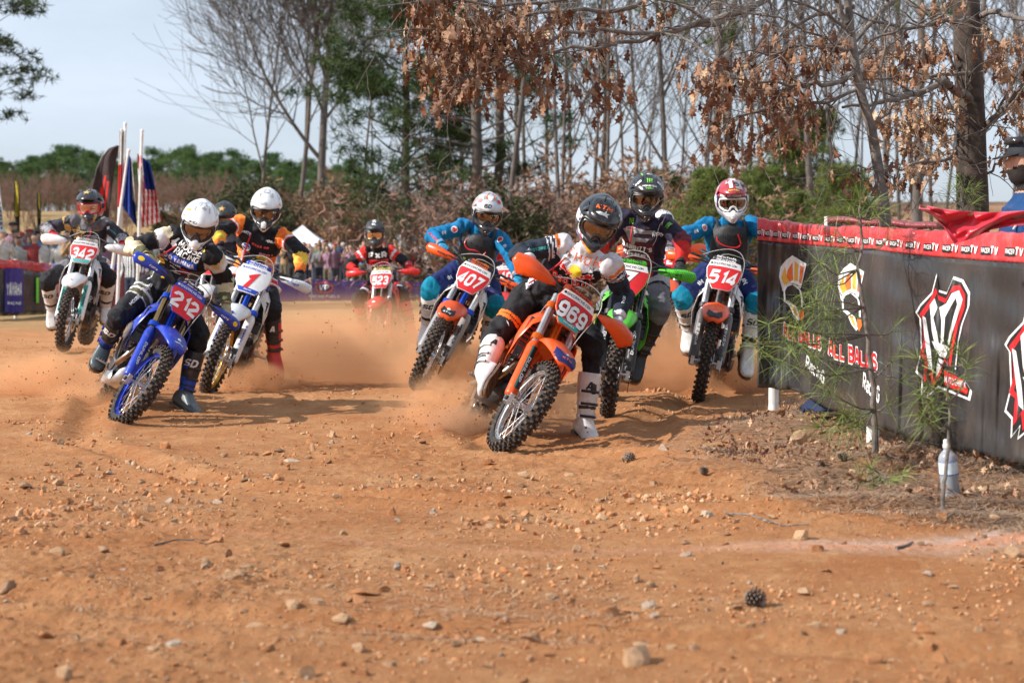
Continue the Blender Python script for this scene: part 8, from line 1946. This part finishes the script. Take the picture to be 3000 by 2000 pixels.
def spectator(px, d, tall=1.0, shirt=None, pose=None, cap=None, grp="spectators behind the banner fences", label=None):
 x, y = px2(px, d); g = GZ(x, y); i = pose if pose is not None else rc.choice((0, 0, 0, 1, 1, 3, 2 if rc.random() < .5 else 0)); me = CM[i][1]; si = rc.randrange(12) if shirt is None else shirt
 root = empty("person", (x, y, g - .02)); root.rotation_euler = (0, 0, rc.uniform(-.6, .6) + math.atan2(-x, y) * -.3); root.scale = (tall * rc.uniform(.95, 1.12), tall, tall)
 b = link("body", me, root)
 for k, m in enumerate((SHIRT[si], rc.choice(PANT), rc.choice(SK2), rc.choice(HAIR), BTK)): b.material_slots[k].link = 'OBJECT'; b.material_slots[k].material = m
 cp = cap if cap is not None else rc.random() < .5
 if cp: c = link("cap", CAP, root, (0, -.01, 1.70)); c.material_slots[0].link = 'OBJECT'; c.material_slots[0].material = rc.choice(CAPM)
 ps = ("standing", "holding up a phone", "with one arm raised", "with folded arms")[i]
 side = "left of the flagpoles" if px < 345 else "right of the flagpoles" if px < 600 else "near the white tent" if px < 1050 else "in the crowd behind rider 523"
 props(root, label or ("%s spectator in %s top %s, %s" % (("capped" if cp else "bareheaded"), CN[si], ps, side)), "person", grp); return root
for k in range(74):
 px = -60 + k * 8.6 + rc.uniform(-7, 7); row = rc.random(); spectator(px, 43.5 + row * 6, rc.uniform(.90, 1.05) + .05 * row)
for px, d, t in ((38, 46, 1.16), (88, 47, 1.08), (62, 46.5, 1.04), (110, 47, 1.1), (250, 45, 1.06), (316, 45, 1.1)): spectator(px, d, t, pose=2 if px == 88 else None)
for k in range(86):
 px = 815 + k * 5.6 + rc.uniform(-6, 6); row = rc.random(); spectator(px, 56 + row * 20, rc.uniform(.84, 1.0), grp="spectators beyond the purple banner")
for px, s in ((1184, 1), (1200, 10)): spectator(px, 66, 1.32, shirt=s, pose=0, grp="spectators beyond the purple banner")
rf = spectator(386, 37.5, .86, shirt=4, pose=0, cap=False, grp="officials", label="official in black and white striped shirt standing by the flag poles")
sm = bpy.data.materials.new("striped_shirt"); sm.use_nodes = True; nt = sm.node_tree; w = nt.nodes.new("ShaderNodeTexWave"); w.inputs["Scale"].default_value = 4.5; w.bands_direction = 'X'; tcs = nt.nodes.new("ShaderNodeTexCoord"); rr_ = nt.nodes.new("ShaderNodeValToRGB")
rr_.color_ramp.interpolation = 'CONSTANT'; rr_.color_ramp.elements[0].color = (.02, .02, .02, 1); rr_.color_ramp.elements[1].color = (.7, .7, .7, 1); rr_.color_ramp.elements[1].position = .5
nt.links.new(tcs.outputs["Object"], w.inputs["Vector"]); nt.links.new(w.outputs["Fac"], rr_.inputs["Fac"]); nt.links.new(rr_.outputs[0], nt.nodes["Principled BSDF"].inputs["Base Color"])
rf.children[0].material_slots[0].material = sm
# ================================================================== stones, cones, litter, bottle
def stone_mat(name, a, b): return mat(name, a, .9, col2=b, scale=9, bump=.8, bscale=30, dirt=.55, dirtcol=(.50, .27, .13), dscale=7, spec=.2)
STM = [stone_mat("stone_tan", (.46, .28, .16), (.60, .41, .25)), stone_mat("stone_brown", (.26, .15, .09), (.40, .25, .15)), stone_mat("stone_pale", (.50, .40, .30), (.64, .54, .43)), stone_mat("clod_red", (.42, .17, .065), (.54, .25, .11))]
def rock_geo(seed, sub=1, flat=.6):
 rg = random.Random(seed); bm = bmesh.new(); bmesh.ops.create_icosphere(bm, subdivisions=sub, radius=.5); cuts = [(Vector((rg.gauss(0, 1), rg.gauss(0, 1), rg.gauss(0, 1))).normalized(), rg.uniform(.20, .36)) for _ in range(8)]
 sx, sy = rg.uniform(.8, 1.3), rg.uniform(.6, 1.0)
 for v in bm.verts:
  p = v.co.copy()
  for n, h in cuts:
   k = p.dot(n)
   if k > h: p -= n * (k - h)
  p *= 1 + .14 * noise.noise(p * 3 + Vector((seed, 0, 0))); v.co = Vector((p.x * sx, p.y * sy, p.z * flat)) * 1.25
 bm.verts.index_update(); r = ([tuple(v.co) for v in bm.verts], [tuple(v.index for v in f.verts) for f in bm.faces]); bm.free(); return r
RG = [rock_geo(k, 2, (.55, .8, .45, .7)[k % 4]) for k in range(8)]; RM_ = {}
def rock_mesh(i, j):
 if (i, j) not in RM_: RM_[(i, j)] = np_mesh("stone", RG[i][0], RG[i][1], STM[j], None, False)
 return RM_[(i, j)]
def put_rock(px, py, wpx, i, j, label=None, sq=1.0, sink=.25, grp=None):
 p = on_ground(px, py); s = wpx / (5500 / p.y); z = GZ(p.x, p.y); o = link("stone", rock_mesh(i, j), None, (p.x, p.y, z + s * .22 * sq * (1 - sink)), (rs.uniform(-.3, .3), rs.uniform(-.3, .3), rs.uniform(0, 6.3)), (s * .9, s * .9, s * sq)); props(o, label or "%s %s stone %s %s" % ("tiny" if wpx < 20 else "small" if wpx < 34 else "fist sized", ("tan", "brown", "pale", "reddish")[j], "near the bottom border below" if py > 1780 else "midway down the track below" if py > 1500 else "on the clay close below", lm(px)), "stone", grp); return o
rs = random.Random(21)
for a in ((2340, 1325, 84, 1, 0, "large angular tan rock on the littered bank left of the second post", 1.1), (2070, 1522, 52, 3, 2, "pale rounded rock at the edge of the bank beside a long twig", 1.1), (2345, 1582, 68, 5, 0, "low flat tan rock just above the faded orange paint line", .9), (2965, 1632, 52, 3, 0, "tan rock under the paint line at the picture's right border", 1.1),
  (1865, 1948, 84, 5, 0, "biggest blurred tan rock near the bottom border", 1.5), (900, 1985, 52, 3, 1, "dark brown stone at the bottom border left of centre", 1.3), (168, 1632, 44, 4, 0, "upright pale stone with a shadow on the lower left", 1.5), (245, 1580, 38, 2, 3, "orange painted stone on the left of the track", 1.1), (440, 1505, 42, 1, 1, "brown blocky stone in the left half of the track", 1.0),
  (975, 1282, 40, 1, 0, "tan wedge stone between the two leading motorcycles", .9), (675, 1715, 64, 7, 0, "broad tan stone in a cluster left of centre", .9), (1690, 1620, 30, 3, 0, "small upright tan stone below the centre", 1.3), (2160, 1785, 44, 2, 0, "flat tan stone on the right foreground", .6), (2690, 1850, 60, 2, 2, "thin pale stone slab on the right foreground", .5), (1305, 1872, 46, 4, 0, "flat round tan stone in the blurred foreground", .5),
  (2010, 1632, 34, 5, 2, "whitish stone on the paint line", .8), (1535, 1402, 40, 0, 0, "tan faceted stone below the orange motorcycle", .9), (1510, 1330, 32, 2, 0, "tan stone touching the ground beside the leading front wheel", .8), (850, 1352, 44, 6, 2, "pale flat stone left of centre", .5), (915, 1325, 22, 1, 0, "small upright pointed stone left of centre", 1.9)):
 put_rock(*a[:6], a[6])
for k in range(290):
 py = 1270 + (rs.random() ** .8) * 740; px = rs.uniform(-20, 3020) if py > 1500 else rs.uniform(-20, 2100)
 if 1400 < px < 1900 and py < 1345: px -= 700
 w_ = rs.choice((12, 15, 18, 22, 28, 36)) * (.7 + .8 * (py - 1270) / 740) * rs.uniform(.9, 1.5)
 put_rock(px, py, w_, rs.randrange(8), rs.choice((0, 0, 1, 3, 3, 3, 2)), None, rs.uniform(.6, 1.1), .3, "loose stones on the track")
def scatter(n, pxr, pyr, seed, cond=None, d0=None):
 """ground points, even in the picture"""
 rg = np.random.RandomState(seed); ys = rg.uniform(pyr[0], pyr[1], n * 2); d = CAM_H * 5500 / (ys - HOR); px = rg.uniform(pxr[0], pxr[1], n * 2); x = (px - 1500) / 5500 * d; z = base_z(x, d); d = (CAM_H - z) * 5500 / (ys - HOR); x = (px - 1500) / 5500 * d
 m = np.ones(len(x), bool) if cond is None else cond(x, d, rg); x, d = x[m][:n], d[m][:n]; return x, d, ground_z(x, d), rg
def stuff(name, label, parts, mats, cat=None):
 Vs, Fs, Ms, b = [], [], [], 0
 for V, Fq, mi in parts: Vs.append(V); Fs.append(Fq + b); Ms.append(np.full(len(Fq), mi)); b += len(V)
 o = link(name, np_mesh(name, np.concatenate(Vs), np.concatenate(Fs), mats, np.concatenate(Ms), False)); props(o, label, None, None, "stuff"); return o
parts = []
for k in range(8):
 n = 4200; x, y, z, rg = scatter(n, (-80, 3080), (1010, 2010), 300 + k); s = (.005 + .030 * rg.rand(len(x)) ** 5.0) * (.8 + .4 * (y > 8)); gv, gf = rock_geo(40 + k, 1, .6)
 clus = vnoise(x * 1.4, y * 1.4, 5) ; s = s * (.25 + 1.5 * clus * clus)
 V, Fq = stamp(gv, gf, mats_from(rand_rot(len(x), rg), np.stack([x, y, z + s * .12], 1), s)); parts.append((V, Fq, (0, 3, 1, 3, 3, 3, 0, 3)[k]))
stuff("gravel", "fine gravel and crumbs of clay all over the track", parts, STM)
# fallen needles, leaves and twigs on the bank
NB = mat("needle_litter", (.30, .17, .09), .8, col2=(.46, .30, .18), scale=4); NBK = mat("needle_grey", (.22, .17, .14), .8, col2=(.34, .28, .23), scale=4)
def needles(n, seed, cond, pxr, pyr, ln=(.06, .16), lift=.012):
 x, y, z, rg = scatter(n, pxr, pyr, seed, cond); n = len(x); a = rg.rand(n) * 2 * pi; L_ = rg.uniform(*ln, n); t = rg.normal(size=n) * .10; w = rg.uniform(.0009, .0022, n)
 d = np.stack([np.cos(a), np.sin(a), t], 1) * L_[:, None] / 2; s = np.stack([-np.sin(a), np.cos(a), 0 * a], 1) * w[:, None]; c = np.stack([x, y, z + rg.rand(n) * lift + .002], 1); up = np.zeros((n, 3)); up[:, 2] = w * 1.5
 V = np.stack([c - d - s, c - d + s, c + s + up + [0, 0, .003], c + d + s * .5, c + d - s * .5, c - s + up + [0, 0, .003]], 1).reshape(-1, 3)
 return V, (np.array([[0, 5, 2, 1], [5, 4, 3, 2]])[None] + (np.arange(n) * 6)[:, None, None]).reshape(-1, 4)
onbank = lambda x, y, rg: litter_mask(x, y) * (.6 + .8 * vnoise(x * 3, y * 3, 2)) > rg.rand(len(x))
V1, F1 = needles(17000, 1, onbank, (1750, 3100), (1150, 1640)); V2, F2 = needles(5000, 2, onbank, (1750, 3100), (1150, 1600)); V3_, F3 = needles(5200, 3, lambda x, y, rg: vnoise(x * 1.1, y * 1.1, 9) > .35 + .5 * rg.rand(len(x)), (200, 2600), (1230, 1900), (.03, .09), .004)
stuff("needle_litter", "brown fallen pine needles matted over the bank", [(V1, F1, 0), (V2, F2, 1), (V3_, F3, 0)], [NB, NBK])
LP = []
x, y, z, rg = scatter(1700, (2050, 3080), (1165, 1440), 50, lambda x, y, rg: (litter_mask(x, y) > .4) & (vnoise(x * 2, y * 2, 3) + .25 * (y > 9.6) > .35 + .3 * rg.rand(len(x))))
for g in range(6):
 sel = np.arange(g, len(x), 6); M = mats_from(rand_rot(len(sel), rg), np.stack([x, y, z + .02 + .025 * rg.rand(len(x))], 1)[sel], rg.uniform(.028, .07, len(sel))); V, Fq = stamp(*LEAFG[g], M); LP.append((V, Fq, g % 4))
stuff("fallen_leaves", "curled brown oak leaves lying below the banner fence", LP, [OAKL[0], OAKL[1], OAKL[3], OAKL[2]])
tw = []
x, y, z, rg = scatter(260, (1800, 3080), (1180, 1600), 60, onbank)
for i in range(len(x)):
 a = rg.rand() * 6.3; L_ = rg.uniform(.1, .4); d = np.array([cos(a), sin(a), rg.rand() * .25]) * L_ / 2; p = np.array([x[i], y[i], z[i] + .01]); tw.append((*p, *(p + d + rg.normal(size=3) * .008), .0022, .0014)); tw.append((*(p + d), *(p + d * 1.8 + rg.normal(size=3) * .02), .0014, .0006))
for (px0, py0, px1, py1) in [(2210 + 9 * k, 1195 + (k * 7) % 22, 2190 + 12 * k + (k * 13) % 40 - 20, 1120 + (k * 17) % 55) for k in range(16)]:
 a = on_ground(px0, py0); b = P(px1, py1, a.y - .1); tw.append((*a, *((a + b) / 2 + Vector((.02, 0, .02))), .0022, .0016)); tw.append((*((a + b) / 2 + Vector((.02, 0, .02))), *b, .0016, .0008))
o = link("dry_twigs", seg_mesh("dry_twigs", tw, [TWIG], 4, .0001)); props(o, "thin dry twigs scattered over the bank", None, None, "stuff")
def stick(label, pts, r):
 q = [on_ground(*p) for p in pts]; q = [Vector((p.x, p.y, GZ(p.x, p.y) + r * 1.1)) for p in q]; root = empty("twig", q[0]); props(root, label, "twig"); mb = MB(); mb.tube([p - q[0] for p in q], [r * (1 - .6 * i / len(q)) for i in range(len(q))], 7); mb.build("stem", BARK, root)
stick("long thin pale twig curving over the clay beside the rounded rock", [(2085, 1480), (2130, 1502), (2190, 1522), (2245, 1532), (2300, 1543), (2372, 1541)], .006)
stick("short stub of reddish stick on the clay below the bank", [(2625, 1612), (2650, 1606), (2674, 1598)], .007)
stick("thin dark twig on the clay left of centre", [(450, 1604), (520, 1590), (590, 1588), (655, 1575)], .004)
# pine cones
PCM = mat("cone_scale", (.13, .085, .06), .75, col2=(.26, .19, .14), scale=30); PCD = mat("cone_core", (.03, .02, .015), .9)
def cone_parts():
 core = MB(); core.ball((0, 0, 0), (.018, .018, .036), 10); s = MB(); n = 0
 for j in range(9):
  z = -.032 + .0078 * j; r = .030 * sin(pi * (j + 1.2) / 10.5) + .004
  for k in range(9):
   a = 2 * pi * (k + .5 * (j % 2)) / 9; c, q = cos(a), sin(a); b = Vector((c * .012, q * .012, z)); t = Vector((c * (r + .007), q * (r + .007), z + .006)); sd = Vector((-q, c, 0)) * .0065
   s.add([b - sd * .5, b + sd * .5, t + sd, t - sd, t + Vector((c * .003, q * .003, .004)), b + Vector((0, 0, -.004)), t + Vector((0, 0, -.0035))], [(0, 1, 2, 3), (3, 2, 4), (5, 6, 2, 1), (0, 3, 6, 5), (6, 4, 2), (3, 4, 6)], 0, False)
 return core.mesh("core", [PCD]), s.mesh("scales", [PCM])
core_m, scale_m = cone_parts()
for px, py, w_, rx, ry, lb in ((1840, 1362, 36, 1.3, .6, "open pine cone lying on clay right of the leading rider's boot"), (2063, 1392, 26, .3, .2, "dark pine cone standing on the bank between the leader and the bottle"), (2208, 1772, 62, 1.5, .9, "large dark pine cone alone in the blurred right foreground"), (2465, 1358, 32, 1.4, 1.2, "pine cone under the post among pale stones"), (2402, 1368, 26, 1.2, .2, "small pine cone in litter next to the large tan rock"), (2608, 1350, 28, 1.5, 2, "whitish pine cone in litter right of the second post")):
 p = on_ground(px, py); s = w_ / (5500 / p.y) / .075; root = empty("pine_cone", (p.x, p.y, GZ(p.x, p.y) + .026 * s)); root.rotation_euler = (rx, ry, px * .1); root.scale = (s,) * 3; props(root, lb, "pine cone"); link("core", core_m, root); c = link("scales", scale_m, root)
# the water bottle
def bottle():
 p = on_ground(2786, 1458); g = GZ(p.x, p.y); root = empty("water_bottle", (p.x, p.y, g)); root.rotation_euler = (R(4), R(-6), 0); root.scale = (1.15, 1.15, 1); props(root, "clear plastic water bottle with pale label and white cap below the banner", "bottle")
 pr = [(0, .034), (.006, .038)] + [(.012 + .0115 * k, .0365 + .0018 * (k % 2)) for k in range(9)] + [(.118, .038), (.168, .038), (.182, .037), (.200, .030), (.214, .018), (.222, .0135), (.232, .0135)]
 mb = MB(); mb.loft([[Vector((r * cos(a), r * sin(a), z)) for a in [2 * pi * k / 24 for k in range(24)]] for z, r in pr]); m = mat("bottle_plastic", (.66, .72, .78), .10, trans=.55, spec=.5, var=.02); mb.build("body", m, root)
 w = MB(); w.loft([[Vector(((r - .004) * cos(a), (r - .004) * sin(a), z)) for a in [2 * pi * k / 16 for k in range(16)]] for z, r in ((.004, .036), (.05, .036), (.10, .036), (.165, .036))]); w.build("water", mat("milky_water", (.80, .85, .90), .15, trans=.2, var=.03), root)
 l = MB(); l.loft([[Vector((.0388 * cos(a), .0388 * sin(a), z)) for a in [2 * pi * k / 24 for k in range(24)]] for z in (.108, .114, .162, .168)], cap=False); l.build("label", mat("bottle_label", (.62, .74, .80), .4, var=.1, scale=50), root)
 for z in (.108, .166): q = MB(); q.cyl((0, 0, z - .0012), (0, 0, z + .0012), .0394, 24); q.build("label_stripe", I_B, root)
 c = MB(); c.tube([(0, 0, .230), (0, 0, .244), (0, 0, .246), (0, 0, .262), (0, 0, .268)], [.0155, .0155, .012, .012, .008], 16); c.build("cap", PVC, root)
bottle()
def rag():
 a = P(2420, 1195, 12.0); root = empty("cloth", (a.x, a.y, GZ(a.x, a.y))); props(root, "dark blue cloth showing under the lower edge of the banner", "cloth")
 sheet(lambda u, v: Vector(((u - .5) * .30, (v - .5) * .24 + .02 * sin(u * 12), .06 + .09 * sin(pi * u) * sin(pi * v) + .03 * sin(u * 17 + v * 9) * sin(pi * v))), 24, 16, "folded_cloth", cloth("jeans", (.02, .03, .07), .1), root)
rag()
# clods thrown up behind the wheels
parts = []; rg = np.random.RandomState(88); gv, gf = rock_geo(61, 1, .8)
for px, py, s_, sx, sy, n, d in ((1380, 1240, 60, 70, 45, 150, 13.4), (1240, 1230, 60, 90, 70, 120, 13.2), (230, 1150, 60, 100, 70, 170, 15), (720, 1140, 60, 90, 60, 150, 16.4), (1080, 960, 60, 160, 110, 60, 18), (2210, 1130, 60, 70, 60, 90, 16.4), (1620, 1270, 60, 60, 60, 70, 12.6), (950, 1020, 60, 220, 130, 60, 16), (90, 1060, 60, 90, 60, 60, 15.6)):
 pts = []
 n = int(n * 1.6)
 for _ in range(n):
  q = P(px + rg.normal() * sx, py - abs(rg.normal()) * sy + 20, d + rg.normal() * .5); gz = GZ(q.x, q.y); q.z = max(q.z, gz + .01); pts.append(q)
 V, Fq = stamp(gv, gf, mats_from(rand_rot(n, rg), np.array(pts), .004 + .019 * rg.rand(n) ** 3.5)); parts.append((V, Fq, 0))
stuff("flying_dirt", "crumbs of dirt thrown into the air by the wheels", parts, [mat("dirt_crumb", (.20, .09, .045), .95, col2=(.36, .18, .09))])
# ================================================================== dust in the air
def dust(label, c, r, dens, sc=1.6, thr=.42, col=(.98, .61, .34), low=.5):
 """a soft plume: density falls to nothing at the edge of its own ellipsoid and follows turbulence inside"""
 m = bpy.data.materials.new("dust_air"); m.use_nodes = True; nt = m.node_tree; N = nt.nodes; K = nt.links.new; N.remove(N["Principled BSDF"]); out = N["Material Output"]
 v = N.new("ShaderNodeVolumePrincipled"); v.inputs["Color"].default_value = (*col, 1); v.inputs["Anisotropy"].default_value = .15; K(v.outputs[0], out.inputs["Volume"])
 tc = N.new("ShaderNodeTexCoord"); ln = N.new("ShaderNodeVectorMath"); ln.operation = 'LENGTH'; K(tc.outputs["Object"], ln.inputs[0])
 f = N.new("ShaderNodeMapRange"); f.interpolation_type = 'SMOOTHERSTEP'; f.inputs["From Min"].default_value = 1.0; f.inputs["From Max"].default_value = .15; K(ln.outputs["Value"], f.inputs["Value"])
 n = N.new("ShaderNodeTexNoise"); n.inputs["Scale"].default_value = sc; n.inputs["Detail"].default_value = 4; n.inputs["Roughness"].default_value = .6; n.inputs["Distortion"].default_value = .4
 mp = N.new("ShaderNodeMapping"); mp.inputs["Scale"].default_value = r; mp.inputs["Location"].default_value = (c.x * 3.1, c.y, c.z); K(tc.outputs["Object"], mp.inputs["Vector"]); K(mp.outputs[0], n.inputs["Vector"])
 g = N.new("ShaderNodeMapRange"); g.inputs["From Min"].default_value = thr; g.inputs["From Max"].default_value = .68; g.inputs["To Min"].default_value = low * .25; K(n.outputs["Fac"], g.inputs["Value"])
 a = N.new("ShaderNodeMath"); a.operation = 'MULTIPLY'; K(f.outputs[0], a.inputs[0]); K(g.outputs[0], a.inputs[1]); b = N.new("ShaderNodeMath"); b.operation = 'MULTIPLY'; b.inputs[1].default_value = dens; K(a.outputs[0], b.inputs[0]); K(b.outputs[0], v.inputs["Density"])
 mb = MB(); mb.ball((0, 0, 0), 1.0, 24); o = mb.build("dust_cloud", m, None); o.location = c; o.scale = r; props(o, label, None, None, "stuff"); return o
def dpx(px, py, d): return P(px, py, d)
dust("wide low veil of orange dust across the track behind the riders", dpx(1060, 1010, 19.0), (3.4, 2.6, .66), 1.15, 1.0, .38, low=.9)
dust("orange dust drifting round the 523 motorcycle's wheels", dpx(1130, 1020, 22.8), (2.2, .9, .42), .7, 1.3, .34, low=.8)
dust("dust trail between the number 1 motorcycle and the centre", dpx(900, 1060, 17.2), (1.8, .9, .42), 1.7, 1.8, .36, low=1)
dust("dust thrown from the rear wheel of the blue motorcycle", dpx(140, 1120, 15.4), (1.0, .6, .34), 12, 4.2, .45)
dust("dust puff behind the blue motorcycle's rear wheel", dpx(265, 1175, 14.9), (.55, .4, .22), 14, 3.5, .42)
dust("dust puff under the number 1 motorcycle", dpx(735, 1120, 16.6), (.50, .5, .24), 17, 5, .45)
dust("dust thrown from the rear wheel of the leading orange motorcycle", dpx(1290, 1190, 13.5), (.58, .5, .30), 9, 5, .46)
dust("dark dust spurt at the rear tyre of the leading motorcycle", dpx(1352, 1235, 13.2), (.36, .3, .16), 26, 9, .45, (.85, .58, .38))
dust("dust under the 407 motorcycle", dpx(1330, 1080, 16.4), (.9, .7, .34), 7, 2.2, .38)
dust("dust behind the leading rider's planted boot", dpx(1630, 1210, 13.0), (.34, .3, .30), 8, 6, .42, (.88, .62, .42))
dust("dust around the green motorcycle's rear wheel", dpx(1960, 1070, 17.0), (1.1, 1.0, .62), 5, 1.8, .36)
dust("dust behind the 514 motorcycle next to the fence end", dpx(2190, 1115, 16.6), (.75, .7, .36), 9, 2.8, .38)
dust("thin dust behind the 342 motorcycle", dpx(250, 1020, 21.5), (1.1, .6, .3), 3, 2.0, .4)
